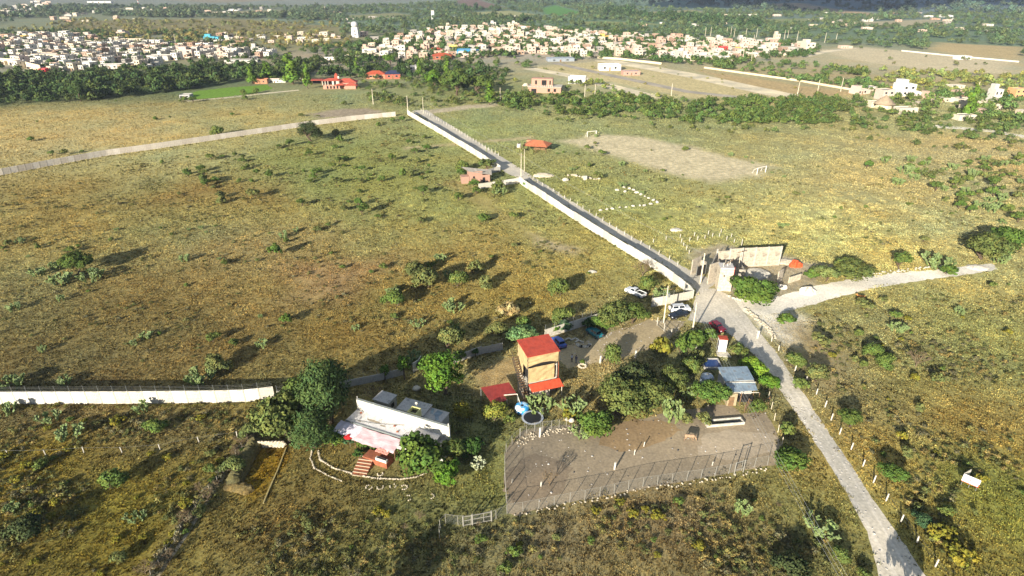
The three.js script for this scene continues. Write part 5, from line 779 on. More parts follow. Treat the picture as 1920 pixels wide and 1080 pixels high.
{ // shed with grey sheet roof, trough, tank, booth
  const z = (X, Y) => [1290 + X / 5.4, 590 + Y / 5.4], q1 = [z(300, 545), z(595, 535), z(670, 655), z(375, 675)].map(p => G(...p, 3.3)), q2 = [z(375, 680), z(670, 660), z(705, 760), z(430, 780)].map((p, i) => G(...p, i < 2 ? 3.15 : 2.7)), o = q1[3], L = (p, y) => [p.x - o.x, y, p.z - o.z], t = thing('metal_shed', 'shed with a two-part blue-grey sheet roof beside the road', 'shed', new THREE.Vector3(o.x, 0, o.z));
  new B().slab([L(q1[3], 3.3), L(q1[2], 3.3), L(q1[1], 3.6), L(q1[0], 3.6)], 0.08).mesh('upper_roof', mZinc, t); new B().slab([L(q2[3], 2.65), L(q2[2], 2.65), L(q2[1], 3.1), L(q2[0], 3.1)], 0.08).mesh('lower_roof', mZinc, t);
  new B().box((L(q2[3], 0)[0] + L(q2[2], 0)[0]) / 2, 2.55, L(q2[3], 0)[2] + 0.1, dist2(q2[3], q2[2]), 0.1, 0.1).mesh('edge_beam', mLime, t); new B().box(2.7, 3.12, 0.08, 5.6, 0.12, 0.1).mesh('ridge_strip', mLime, t);
  new B().box(2.75, 0, -2.1, 5.2, 3.2, 3.5).mesh('wall', mGreyWall, t); new B().box(0.7, 0, 1.6, 1.7, 2.6, 2.4).mesh('store_wall', M('tan_wall', '#a08f6f', { map: T.plaster }), t);
  for (const [x, zz] of [[2.2, 2.7], [5.4, 2.7], [5.5, 0.2]]) new B().cyl([x, 0, zz], [x, 2.7, zz], 0.08, 0.08, 6).mesh('post', mWood, t);
  new B().box(3.8, 0, 1.0, 3.0, 0.5, 1.4).mesh('hay_rack', mDark, t); const dr = new B().box(0.6, 0, 2.83, 0.9, 1.9, 0.06).mesh('door', mWood, t); new B().cyl([0.95, 1, 2.86], [0.95, 1, 2.94], 0.03, 0.03, 5).mesh('handle', mSteel, dr);
  new B().cyl([-0.4, 2.7, -1.0], [-2.2, 2.5, -0.8], 0.08, 0.08, 6).mesh('pipe', mLime, t);
  const k = G(...z(185, 690)), tk = thing('water_tank', 'silvery round water tank under the umbrella-shaped tree', 'tank', k), pr = [[0.02, 2.0], [0.5, 1.95], [1.0, 1.7], [1.25, 1.35], [1.25, 0]]; put(new THREE.LatheGeometry(pr.map(p => new THREE.Vector2(...p)).reverse(), 24), 'tank_wall', M('silver_tank', '#aeb9c6', { roughness: 0.4, metalness: 0.4, side: THREE.DoubleSide }), tk); put(new THREE.CylinderGeometry(0.3, 0.3, 0.12, 14), 'lid', mSteel, tk, 0, 2.0, 0);
  const bp = G(1333, 684), bt = thing('blue_pond', 'deep blue tarpaulin-lined basin left of the shed', 'basin', bp); for (const [x, zz, sx, sz] of [[0, 1.6, 3.6, 0.2], [0, -1.6, 3.6, 0.2], [-1.7, 0, 0.2, 3], [1.7, 0, 0.2, 3]]) new B().box(x, 0, zz, sx, 0.5, sz).mesh('rim', mGreyWall, bt); new B().box(0, 0, 0, 3.2, 0.3, 3).mesh('water', M('blue_tarp', '#27406f', { roughness: 0.25 }), bt);
  // booth with a red top
  const c = G(1352, 657), bo = thing('white_booth', 'slim white booth with a red roof beside the road', 'booth', c, -0.12); new B().box(0, 0, 0, 1.55, 2.95, 1.4).mesh('wall', M('bright_white', '#e6e2da', { map: T.plaster }), bo); new B().box(0, 2.95, 0, 1.75, 0.14, 1.6).mesh('roof', M('brick_red_roof', '#a8452c', { map: T.rust }), bo); new B().box(-0.8, 0.2, 0.1, 0.06, 2.2, 0.7).mesh('door', mDark, bo); new B().slab([[-1.2, 0.16, 2.4], [1.6, 0.16, 2.6], [1.1, 0.16, 0.5], [-1.1, 0.16, 0.5]], 0.2).mesh('paved_step', mConc, bo);
  // trough
  const ta = G(1325, 802), tb = G(1396, 796), T0 = thing('concrete_trough', 'long white-rimmed concrete trough in the paddock', 'trough', ta, yawOf(ta, tb)), W = dist2(ta, tb), D = 1.5; new B().box(W / 2, 0, -0.085, W, 0.5, 0.17).mesh('front_wall', mConc, T0); new B().box(W / 2, 0, -D + 0.085, W, 0.5, 0.17).mesh('rear_wall', mConc, T0); for (const x of [0.12, W * 0.14, W - 0.12]) new B().box(x, 0, -D / 2, 0.17, 0.48, D - 0.36).mesh('end_wall', mConc, T0); new B().box(W / 2, 0, -D / 2, W - 0.4, 0.2, D - 0.4).mesh('water', M('trough_water', '#1c2220', { roughness: 0.15 }), T0);
}
{ // brick hut with bare roof poles
  const a = G(878, 343), b = G(914, 338), W = 7.6, D = 5.5, t = thing('brick_hut', 'roofless brick hut with slanting bare roof poles beside the lane', 'hut', G(881, 344), 0.22), mB = M('brick_wall', '#a98470', { map: T.brick });
  new B().box(W / 2 - 1.4, 0, -0.15, W - 2.8, 4.4, 0.25).mesh('front_wall', mB, t, 'tall front wall with a dark doorway'); new B().box(W - 1.4, 0, -0.1, 2.8, 2.9, 0.25).mesh('front_wall', mB, t); new B().box(0, 0, -D / 2, 0.25, 4.4, D - 0.5).mesh('side_wall', mB, t); new B().box(W, 0, -D / 2, 0.25, 2.9, D - 0.5).mesh('side_wall', mB, t); new B().box(W / 2, 0, -D, W, 3.6, 0.25).mesh('rear_wall', mB, t); new B().box(-1.6, 0, -1.6, 2.8, 2.6, 3).mesh('low_annexe', mB, t);
  new B().box(W - 2.3, 0, 0.04, 0.9, 2.0, 0.1).mesh('doorway', mHole, t); const wn = new B().box(1.6, 1.8, 0.0, 0.7, 0.8, 0.08).mesh('window', mHole, t);
  for (let i = 0; i < 9; i++) new B().cyl([-2.2 + i * 0.55 * 0.4, 4.9 - i * 0.02, -D * 0.95 + i * 0.66], [W + 1.4 - i * 0.1, 3.3 - i * 0.03, -D * 0.8 + i * 0.66], 0.13, 0.11, 6).mesh('roof_pole', M('grey_wood', '#8a857c', { map: T.grit }), t);
}
{ // orange palapa and its tank on a stand
  const p = G(1008, 282), t = thing('palapa', 'open shelter under an orange tiled roof beside the football pitch', 'shelter', p, -0.25), b = new B(), e = [[-6, 2.6, 4], [5, 2.6, 4.2], [6, 2.9, -3], [-5.4, 2.9, -3.4]], r1 = [-2, 4.6, 0.2], r2 = [2.4, 4.6, 0.2]; b.quad(e[0], e[1], r2, r1); b.tri(e[1], e[2], r2); b.quad(e[2], e[3], r1, r2); b.tri(e[3], e[0], r1); b.mesh('roof', M('orange_tile', '#ad6644', { map: T.rust, side: THREE.DoubleSide }), t); for (const [x, , z] of [...e, [0, 0, 4]]) new B().cyl([x * 0.9, 0, z * 0.88], [x * 0.9, 2.75, z * 0.88], 0.12, 0.12, 6).mesh('post', mWood, t); new B().box(0.6, 0, -1.2, 5, 1.8, 0.2).mesh('rear_wall', mWood, t); new B().box(-3.5, 3.2, -3, 4, 0.6, 2.4).mesh('lean_roof', M('orange_tile_b', '#b3805f', { map: T.rust }), t);
  const q = G(973, 288), s = thing('tank_stand', 'white water tank on a green stand beside the palapa', 'tank', q); for (const [x, z] of [[-0.8, 0.8], [0.8, 0.8], [0.8, -0.8], [-0.8, -0.8]]) new B().cyl([x, 0, z], [x, 2.6, z], 0.12, 0.12, 5).mesh('leg', M('green_stake', '#7c8145'), s); new B().box(0, 2.6, 0, 2.1, 0.2, 2.1).mesh('platform', mWood, s); put(new THREE.CylinderGeometry(0.85, 0.95, 1.6, 16), 'tank_wall', mLime, s, 0, 3.6, 0); put(new THREE.CylinderGeometry(0.35, 0.5, 0.25, 12), 'lid', mDark, s, 0, 4.52, 0);
}
{ // unfinished block yard at the junction
  const a = G(1330, 502), b = G(1459, 497), t = thing('block_wall', 'high grey block wall of the unfinished yard, lit and casting a long shadow', 'wall', G(1340, 503), yawOf(G(1340, 503), b)), L = dist2(G(1340, 503), b), h = 5.4, n = 5;
  for (let i = 0; i < n; i++) put(new B().box(0, -0.2, 0, L / n - 0.05, h + 0.2 - (i === 0 ? 0.5 : 0), 0.25).geo(), 'panel', mPale, t, (i + 0.5) * L / n, 0, 0); for (let i = 0; i <= n; i++) put(new B().box(0, 0, 0, 0.34, h + 0.1, 0.34).geo(), 'column', mConc, t, i * L / n, 0, 0); for (let i = 1; i < 9; i++) put(new B().cyl([0, 0, 0], [0, 1.0, 0], 0.03, 0.03, 4).geo(), 'rebar', mDark, t, i * L / 9, h, 0);
  const w2 = (label, p, q, hh, mat) => { const A = G(...p), Bq = G(...q), s = thing('block_wall', label, 'wall', A, yawOf(A, Bq)), l = dist2(A, Bq), k = Math.max(1, Math.round(l / 3)); for (let i = 0; i < k; i++) put(new B().box(0, -0.2, 0, l / k - 0.03, hh + 0.2, 0.25).geo(), 'panel', mat, s, (i + 0.5) * l / k, 0, 0); return s; };
  w2('pale block wall with a dark gap facing the lane, left of the white tower', [1326, 533], [1343, 527], 5.4, mPale); w2('block wall closing the unfinished yard on the lane side', [1340, 505], [1326, 533], 4.6, mBlock); w2('short block wall at the left corner of the unfinished yard', [1295, 515], [1311, 508], 4.2, mPale); w2('low stub of block wall beside the dark gate', [1311, 508], [1322, 512], 3.2, mBlock); w2('free-standing pale block stub right of the round green tree', [1456, 532], [1465, 527], 3.4, mPale); w2('broken low block wall behind the green bush, right of the yard', [1478, 531], [1500, 524], 1.6, mStone);
  const gt = thing('steel_gate', 'dark steel gate between the block stubs on the lane', 'gate', G(1305, 518), 0.5); for (const x of [0.8, 2.3]) new B().box(x, 0.05, 0, 1.44, 2.6, 0.08).mesh('leaf', mDark, gt); for (const x of [0, 3.1]) new B().cyl([x, 0, 0], [x, 2.9, 0], 0.08, 0.08, 6).mesh('post', mSteel, gt);
  const c = G(1357, 546), T1 = thing('block_tower', 'pale square block tower with a slit window at the junction', 'tower', c, -0.12), W = 3.2, D = 3.0, H = 6.0; new B().box(0, 0, -D / 2, W, H, D).mesh('wall', M('pale_render', '#bfb299', { map: T.block }), T1); new B().box(0, H, -D / 2, W + 0.1, 0.2, D + 0.1).mesh('roof', mSlab, T1); new B().box(-0.5, 3.9, 0.02, 0.35, 0.4, 0.06).mesh('vent', mHole, T1); new B().box(W / 2 + 0.02, 3.0, -D * 0.4, 0.06, 1.8, 0.45).mesh('window', mHole, T1); for (const [x, z] of [[-0.9, -0.6], [0.9, -2.2], [0.2, -1.4]]) new B().box(x, H + 0.2, z, 0.2, 1.1, 0.2).mesh('column_stub', mConc, T1); new B().cyl([-1, H + 0.6, -0.6], [1.4, H + 1.5, -2], 0.08, 0.08, 5).mesh('plank', mWood, T1); new B().box(W / 2 + 0.06, 4.0, 0.0, 0.1, 2.6, 0.1).mesh('red_pipe', M('red_paint', '#a8261c'), T1);
  const wing = thing('block_annexe', 'low grey block room joined to the pale tower, roofless', 'annexe', G(1372, 522), -0.1); for (const [x, z, sx, sz, hh] of [[0, 0, 6, 0.25, 2.6], [3, -2.2, 0.25, 4.2, 2.2], [-3, -2.2, 0.25, 4.2, 3.4]]) new B().box(x, 0, z, sx, hh, sz).mesh('wall', mBlock, wing); new B().box(0, 0.05, -2.2, 5.6, 0.1, 4).mesh('floor', mConc, wing);
}
// heaps
function heap(name, label, px, py, w, h, mat, seed, n = 5) { const p = G(px, py), t = thing(name, label, 'heap', p), b = new B(), r = rng(seed), W = w * depthAt(p.x, 0, p.z) / FOC; b.lump(0, 0, 0, W * 0.42, h, W * 0.3, seed, 0.35, 3); for (let i = 0; i < n; i++) { const a = r() * 6.28, d = W * 0.3 * Math.sqrt(r()); b.lump(Math.cos(a) * d, 0, Math.sin(a) * d * 0.7, W * 0.2, h * (0.4 + 0.5 * r()), W * 0.16, seed + i, 0.4, 2); } b.mesh('heap', mat, t); NOGRASS.push([p.x, p.z, W * 0.5]); return t; }
heap('earth_heap', 'bright orange heap of earth right of the block wall', 1491, 499, 28, 1.7, M('orange_earth', '#c4562a', { map: T.dirt }), 3);
heap('gravel_heap', 'white gravel heap beside the gravel track', 1514, 549, 34, 1.4, M('white_gravel', '#d8cdb9', { map: T.dirt }), 5);
heap('gravel_heap', 'small white gravel heap at the foot of the block stub', 1466, 540, 20, 0.9, M('white_gravel', '#d8cdb9', { map: T.dirt }), 6);
heap('rubble_heap', 'grey rubble heap in front of the block wall', 1420, 515, 60, 1.2, mConc, 7, 8);
heap('rubble_heap', 'pale rubble and dark scraps behind the orange heap', 1475, 492, 44, 0.7, mStone, 8, 6);
heap('gravel_bank', 'broad bank of white gravel at the far end of the gravel track', 1832, 502, 40, 0.5, M('white_gravel', '#d8cdb9', { map: T.dirt }), 9, 8);
heap('rubbish_heap', 'heap of rubbish with pale scraps beside the lane past the utility pole', 1020, 330, 40, 1.0, mStone, 10, 8);
heap('rock_mound', 'low mound of pale stones on the grass above the gravel', 1268, 432, 26, 0.6, mLime, 11, 6);
heap('rock_mound', 'scatter of pale stones at the edge of the meadow near the pickup', 1110, 510, 20, 0.4, mLime, 12, 4);
stones('stone_row', 'scattered stones along the mesh fence at the top of the paddock', 'stone row', [[972, 832], [985, 822], [1010, 815], [1040, 810], [1064, 808], [1088, 804]], 90, 0.24, mStone, { seed: 21, jit: 1.6 });
stones('stone_row', 'row of stones along the foot of the lower paddock fence', 'stone row', [[968, 968], [1060, 949], [1197, 920], [1318, 902], [1439, 880]], 70, 0.26, mStone, { seed: 22, jit: 0.8 });
stones('rubble_wall', 'tumbled stone wall between the road verge and the white gravel patch', 'wall', [[1398, 580], [1418, 598], [1440, 616], [1452, 634]], 60, 0.55, mStone, { seed: 23, jit: 0.9 });
stones('rubble_wall', 'tumbled pale stones under the broad green tree at the junction', 'stones', [[1366, 556], [1390, 562], [1415, 564], [1432, 562]], 34, 0.5, mLime, { seed: 24, jit: 0.9 });
stones('stone_row', 'rough edge of stones along the upper side of the gravel track', 'stone row', [[1600, 522], [1660, 512], [1730, 503], [1760, 500]], 50, 0.45, mLime, { seed: 25, jit: 1.4 });
// whitewashed boulders laid in an L on the pale grass
const boulders = [];
[[1157, 357, 'back arm'], [1172, 360, 0], [1180, 354, 0], [1194, 362, 0], [1202, 365, 0], [1209, 369, 0], [1216, 372, 0], [1225, 376, 0], [1232, 380, 0], [1220, 383, 0], [1208, 386, 1], [1200, 386, 1], [1187, 387, 1], [1174, 389, 1], [1162, 390, 1], [1148, 392, 1], [1138, 393, 1], [1170, 352, 0], [1188, 357, 0], [1126, 395, 1]].forEach(([x, y, f], i) => { const p = G(x, y), s = thing('white_boulder', f === 1 ? 'white boulder in the front row of the L of boulders' : 'white boulder in the back row of the L of boulders', 'boulder', p, i, f === 1 ? 'boulders of the front row' : 'boulders of the back row'), r = rng(i + 40), k = 0.6 + 0.4 * r(); new B().lump(0, 0.2 * k, 0, 0.9 * k, 0.5 * k, 0.6 * k, i * 3, 0.22, 2).mesh('stone', mLime, s); boulders.push([f === 1 ? 'front' : 'back', s]); });
for (const w of ['front', 'back']) boulders.filter(q => q[0] === w).map(q => q[1]).sort((a, c) => a.position.x - c.position.x).forEach((s, i) => { s.userData.label = `white boulder of the ${w} row of the L, ${['first', 'second', 'third', 'fourth', 'fifth', 'sixth', 'seventh', 'eighth', 'ninth', 'tenth', 'eleventh', 'twelfth'][i]} from the left`; });
[[1060, 339, 'white boulder left of its square neighbour beyond the rubbish heap'], [1097, 337, 'square white block on the pale grass right of the rubbish heap']].forEach(([x, y, l], i) => { const s = thing('white_boulder', l, 'boulder', G(x, y), 0.3); if (i) new B().frus(0, 0, 0, 1.2, 1.0, 1.5, 1.1, 0.9).mesh('stone', mLime, s); else new B().lump(0, 0.4, 0, 1.2, 0.7, 0.9, 5, 0.2, 2).mesh('stone', mLime, s); });
stones('stone_row', 'short row of dark stones and scraps beyond the white boulders', 'stone row', [[1068, 328], [1085, 331], [1105, 334], [1122, 336]], 26, 0.8, mStone, { seed: 31, jit: 2.5 });
// ---------- vehicles ----------
const paint = (hex) => new THREE.MeshPhysicalMaterial({ color: lin(hex), roughness: 0.35, clearcoat: 0.8, clearcoatRoughness: 0.1, metalness: 0.1 });
const mTyre = M('tyre', '#1b1b1b'), mLamp = M('lamp_glass', '#d8dce0', { roughness: 0.15 }), mTail = M('tail_lamp', '#8a1515', { roughness: 0.2 });
function car(label, kind, hex, rear, front, cat = 'car') { // rear and front: where the middle of its tail and of its nose stand
  const a = G(...rear), b = G(...front), S = { sedan: [4.5, 1.75, 0.62, 0.52, 1.05, 2.75, 1.45], hatch: [4.0, 1.7, 0.66, 0.55, 0.55, 2.75, 1.5], suv: [4.8, 1.9, 0.8, 0.62, 0.35, 3.5, 1.6], pickup: [5.3, 1.9, 0.8, 0.6, 2.3, 3.9, 1.6] }[kind], [L, W, hb, hc, c0, c1, wt] = S;
  const mid = a.clone().add(b).multiplyScalar(0.5), t = thing(kind === 'pickup' ? 'pickup_truck' : kind === 'suv' ? 'parked_suv' : 'parked_car', label, cat, mid, yawOf(a, b)), P = paint(hex), y0 = 0.28, x0 = -L / 2;
  const body = new B(); body.frus(0, y0, 0, L - 0.1, W - 0.12, 0.22, L, W); body.frus(0, y0 + 0.22, 0, L, W, hb * 0.55, L - 0.1, W - 0.04); body.frus(0, y0 + 0.22 + hb * 0.55, 0, L - 0.1, W - 0.04, hb * 0.2, L - 0.35, W - 0.16);
  if (kind === 'pickup') { body.p.length && 0; }
  body.mesh('body', P, t); const yc = y0 + 0.22 + hb * 0.75, xc = x0 + (c0 + c1) / 2, lc = c1 - c0, sl = kind === 'suv' ? 0.25 : 0.45, sr = kind === 'sedan' ? 0.5 : kind === 'pickup' ? 0.12 : 0.22;
  new B().frus(xc, yc, 0, lc, W - 0.2, hc, lc - sl - sr, wt - 0.35, (sr - sl) / 2, 0).mesh('cabin', P, t);
  const pane = (P4, nm) => { const c = new THREE.Vector3(xc, yc + hc / 2, 0), q = P4.map(p => { const v = new THREE.Vector3(...p), d = v.clone().sub(c).normalize().multiplyScalar(0.02); return v.add(d).toArray(); }); new B().quad(...q).mesh(nm, mGlass, t); };
  const B0 = xc - lc / 2, B1 = xc + lc / 2, T0 = B0 + sr, T1 = B1 - sl, wb = W / 2 - 0.1, wT = wt / 2 - 0.175, lo = 0.12, hi = 0.88, Lx = (bt, tp, f) => bt + (tp - bt) * f, wz = (f) => wb + (wT - wb) * f;
  pane([[Lx(B1, T1, lo), yc + hc * lo, wz(lo) - 0.08], [Lx(B1, T1, lo), yc + hc * lo, -wz(lo) + 0.08], [Lx(B1, T1, hi), yc + hc * hi, -wz(hi) + 0.08], [Lx(B1, T1, hi), yc + hc * hi, wz(hi) - 0.08]], 'windscreen');
  pane([[Lx(B0, T0, lo), yc + hc * lo, -wz(lo) + 0.08], [Lx(B0, T0, lo), yc + hc * lo, wz(lo) - 0.08], [Lx(B0, T0, hi), yc + hc * hi, wz(hi) - 0.08], [Lx(B0, T0, hi), yc + hc * hi, -wz(hi) + 0.08]], 'rear_window');
  for (const s of [1, -1]) for (const [u, v] of kind === 'pickup' ? [[0.1, 0.9]] : [[0.06, 0.46], [0.54, 0.94]]) { const x = (f, q) => Lx(B0, T0, q) + (Lx(B1, T1, q) - Lx(B0, T0, q)) * f, Q = [[x(u, lo), yc + hc * lo, s * wz(lo)], [x(v, lo), yc + hc * lo, s * wz(lo)], [x(v, hi), yc + hc * hi, s * wz(hi)], [x(u, hi), yc + hc * hi, s * wz(hi)]]; pane(s > 0 ? Q : Q.reverse(), 'side_window'); }
  if (kind === 'pickup') { new B().box(x0 + 1.1, yc + 0.004, 0, 1.9, 0.012, W - 0.5).mesh('bed_floor', mDark, t); for (const s of [1, -1]) new B().box(x0 + 1.1, yc, s * (W / 2 - 0.16), 2.1, 0.16, 0.12).mesh('bed_side', P, t); new B().box(x0 + 0.12, yc - 0.02, 0, 0.1, 0.17, W - 0.3).mesh('tailgate', P, t); }
  if (kind === 'suv') for (const s of [1, -1]) new B().box(xc - 0.1, yc + hc, s * 0.55, 1.9, 0.06, 0.06).mesh('roof_rail', mDark, t);
  const w = new THREE.CylinderGeometry(0.33, 0.33, 0.2, 16); w.rotateX(Math.PI / 2); const rim = new THREE.CylinderGeometry(0.18, 0.18, 0.22, 12); rim.rotateX(Math.PI / 2);
  for (const x of [-L * 0.31, L * 0.31]) for (const s of [1, -1]) { const m = put(w, 'wheel', mTyre, t, x, 0.33, s * (W / 2 - 0.09)); put(rim, 'rim', mSteel, m, 0, 0, 0); }
  for (const s of [1, -1]) { new B().box(L / 2 - 0.03, y0 + 0.34, s * (W / 2 - 0.3), 0.1, 0.16, 0.36).mesh('headlight', mLamp, t); new B().box(-L / 2 + 0.03, y0 + 0.36, s * (W / 2 - 0.22), 0.1, 0.2, 0.22).mesh('tail_light', mTail, t); }
  new B().box(L / 2 + 0.01, y0 + 0.02, 0, 0.1, 0.16, W - 0.2).mesh('bumper', mDark, t); new B().box(-L / 2 - 0.01, y0 + 0.02, 0, 0.1, 0.16, W - 0.2).mesh('bumper', mDark, t);
  NOGRASS.push([mid.x, mid.z, 2.5]); return t;
}
car('white pickup truck parked in the grass above the dark trees', 'pickup', '#dcdcd8', [1207, 559], [1176, 546], 'pickup truck');
car('white SUV with dark windows parked beside the short white wall', 'suv', '#dcdcd8', [1257, 584], [1290, 582], 'SUV');
car('black sedan parked in front of the white SUV', 'sedan', '#14171c', [1289, 589], [1254, 599]);
car('dark red car half hidden behind the green hedge at the roadside', 'hatch', '#7a1220', [1332, 608], [1357, 627]);
car('teal hatchback parked in the tree shade at the top of the driveway', 'hatch', '#1d6f78', [1124, 635], [1105, 622]);
car('blue car parked in the shadow behind the tower', 'hatch', '#3d5ba6', [1056, 655], [1040, 638]);

// ---------- poles, wires, goals, sign ----------
function pole(label, px, py, h, o = {}) { const p = G(px, py), t = thing('utility_pole', label, 'utility pole', p, o.ry ?? 0.4, o.group), r = o.r ?? 0.17; new B().cyl([0, -0.2, 0], [0, h, 0], r, r * 0.62, 8).mesh('shaft', mPole, t); if (o.arm !== false) new B().box(0, h - (o.drop ?? 0.9), 0, 2.0, 0.12, 0.12).mesh('crossarm', mWood, t); if (o.can) new B().cyl([0.35, h - 2.6, 0.2], [0.35, h - 1.7, 0.2], 0.28, 0.28, 10).mesh('transformer', mSteel, t); return p; }
const p1 = pole('tall pale utility pole with a crossarm and transformer beside the black sedan', 1244, 606, 9.2, { can: true, ry: 0.1 }), p2 = pole('leaning pale concrete pole beside the green hedge', 1298, 624, 7.4, { arm: false, r: 0.2 }), p3 = pole('pale utility pole beside the dark steel gate on the lane', 1313, 531, 8.2, { arm: false, r: 0.22 }), p4 = pole('thin grey pole with a short crossarm on the pale block tower', 1382, 515, 7.2, { r: 0.1 });
const p5 = pole('utility pole with a double crossarm in front of the brick hut', 977, 332, 9.4, { ry: 0 }), p6 = pole('thinner pole just behind the utility pole at the brick hut', 983, 322, 9.0, { arm: false, r: 0.13 }), p7 = pole('utility pole at the far end of the long white wall', 794, 213, 9, {});
[[700, 196, 'utility pole among shrubs left of the far end of the wall'], [765, 210, 'utility pole at the corner where the far left wall ends'], [938, 193, 'utility pole beside the dirt road at the far crossroads'], [1096, 186, 'left one of two utility poles below the white sheds'], [1115, 186, 'right one of two utility poles below the white sheds'], [1258, 184, 'utility pole at the edge of the scrub below the plots'], [1495, 178, 'utility pole on the far bend of the sandy road'], [1532, 176, 'short utility pole right of the sandy road bend'], [1576, 172, 'utility pole at the end of the long pale plot wall'], [1829, 180, 'slim pole rising from the trees of the right-hand houses']].forEach(([x, y, l], i) => pole(l, x, y, 9, { arm: i % 2 === 0, r: 0.24 }));
const farPoles = []; for (let i = 0; i < 22; i++) { const x = [1322, 1332, 1362, 1370, 1376, 1398, 1412, 1418, 1470, 1476, 1494, 1546, 1566, 1386, 1392, 1408, 1412, 540, 446, 430, 392, 330][i], y = [68, 68, 68, 66, 70, 70, 84, 70, 74, 74, 76, 80, 82, 116, 116, 118, 118, 88, 78, 80, 72, 84][i]; const q = pole('thin pole', x, y, 11, { arm: false, r: 0.3, group: 'utility poles of the far town' }); farPoles.push({ o: scene.children[scene.children.length - 1], x: q.x, z: q.z, desc: 'thin pale utility pole' }); }
locate(farPoles, [[1355, 97, 'the bright red town house'], [1513, 96, 'the pointed-tower house'], [1455, 77, 'the tower-like house'], [440, 105, 'the white domed house'], [352, 106, 'the tall peach house'], [540, 79, 'the orange far house'], [1330, 112, 'the long white town house'], [1400, 118, 'the near right town edge']].map(([x, y, n]) => ({ p: G(x, y), n })));
function wire(label, a, ha, b, hb, n = 3) { const t = thing('overhead_wire', label, 'wire', new THREE.Vector3(a.x, 0, a.z)); for (let k = 0; k < n; k++) { const w = new B(), pts = []; for (let i = 0; i <= 14; i++) { const f = i / 14; pts.push([(b.x - a.x) * f + (k - 1) * 0.5, ha + (hb - ha) * f - 1.1 * 4 * f * (1 - f), (b.z - a.z) * f]); } w.path(pts, 0.011, 0.011, 4).mesh('strand', M('wire_grey', '#b5b5b0', { roughness: 0.5 }), t); } }
wire('power lines sagging from the sedan pole to the steel gate pole', p1, 8.4, p3, 8.0); wire('power lines running down beside the road from the hedge pole', p2, 7.2, G(1650, 1200, 8), 8); wire('power lines along the lane to the brick hut pole', p3, 8.0, p5, 8.6, 2); wire('power lines along the lane beyond the brick hut', p5, 8.6, p7, 8.2, 2);
[[1152, 880, 1.4, 0.16, 'thick pale stump-like post standing in the middle of the paddock'], [1189, 853, 1.1, 0.08, 'thin leaning stake in the paddock right of the stump post'], [1207, 837, 0.9, 0.09, 'short stake in the upper middle of the paddock'], [1335, 873, 0.8, 0.09, 'short pale stake near the lower paddock fence'], [1014, 912, 0.9, 0.12, 'short pale block-like post low in the paddock'], [960, 905, 0.7, 0.1, 'little white stake near the left paddock fence'], [1125, 681, 1.7, 0.2, 'white post on the driveway, left of two'], [1191, 671, 1.7, 0.2, 'white post on the driveway, right of two'], [1012, 819, 1.9, 0.2, 'white post standing in the mesh fence at the paddock top'], [1305, 652, 1.6, 0.25, 'white gate pillar left of the white booth'], [1420, 634, 1.8, 0.25, 'cream pillar at the top of the roadside posts']].forEach(([x, y, h, r, l]) => { const t = thing('post', l, 'post', G(x, y)); new B().cyl([0, -0.2, 0], [0.06, h, 0.04], r, r * 0.9, 7).mesh('shaft', mPostW, t); new B().cyl([0.06, h, 0.04], [0.06, h + 0.04, 0.04], r * 1.05, r * 1.05, 7).mesh('cap', mConc, t); });
function goal(label, a, b, depth) { const A = G(...a), Bq = G(...b), t = thing('football_goal', label, 'goal', A, yawOf(A, Bq)), L = dist2(A, Bq), m = M('goal_white', '#e4ddcf'); for (const x of [0, L]) { new B().cyl([x, 0, 0], [x, 2.5, 0], 0.14, 0.14, 6).mesh('post', m, t); new B().path([[x, 2.4, 0], [x, 1.6, depth], [x, 0, depth * 1.4]], 0.08, 0.08, 5).mesh('stay', m, t); } new B().cyl([-0.1, 2.5, 0], [L + 0.1, 2.5, 0], 0.13, 0.13, 6).mesh('crossbar', m, t); }
goal('pale football goal at the far end of the pitch', [1101, 257], [1118, 255], -1.0); goal('pale football goal at the near right end of the pitch', [1419, 327], [1435, 323], -1.5);
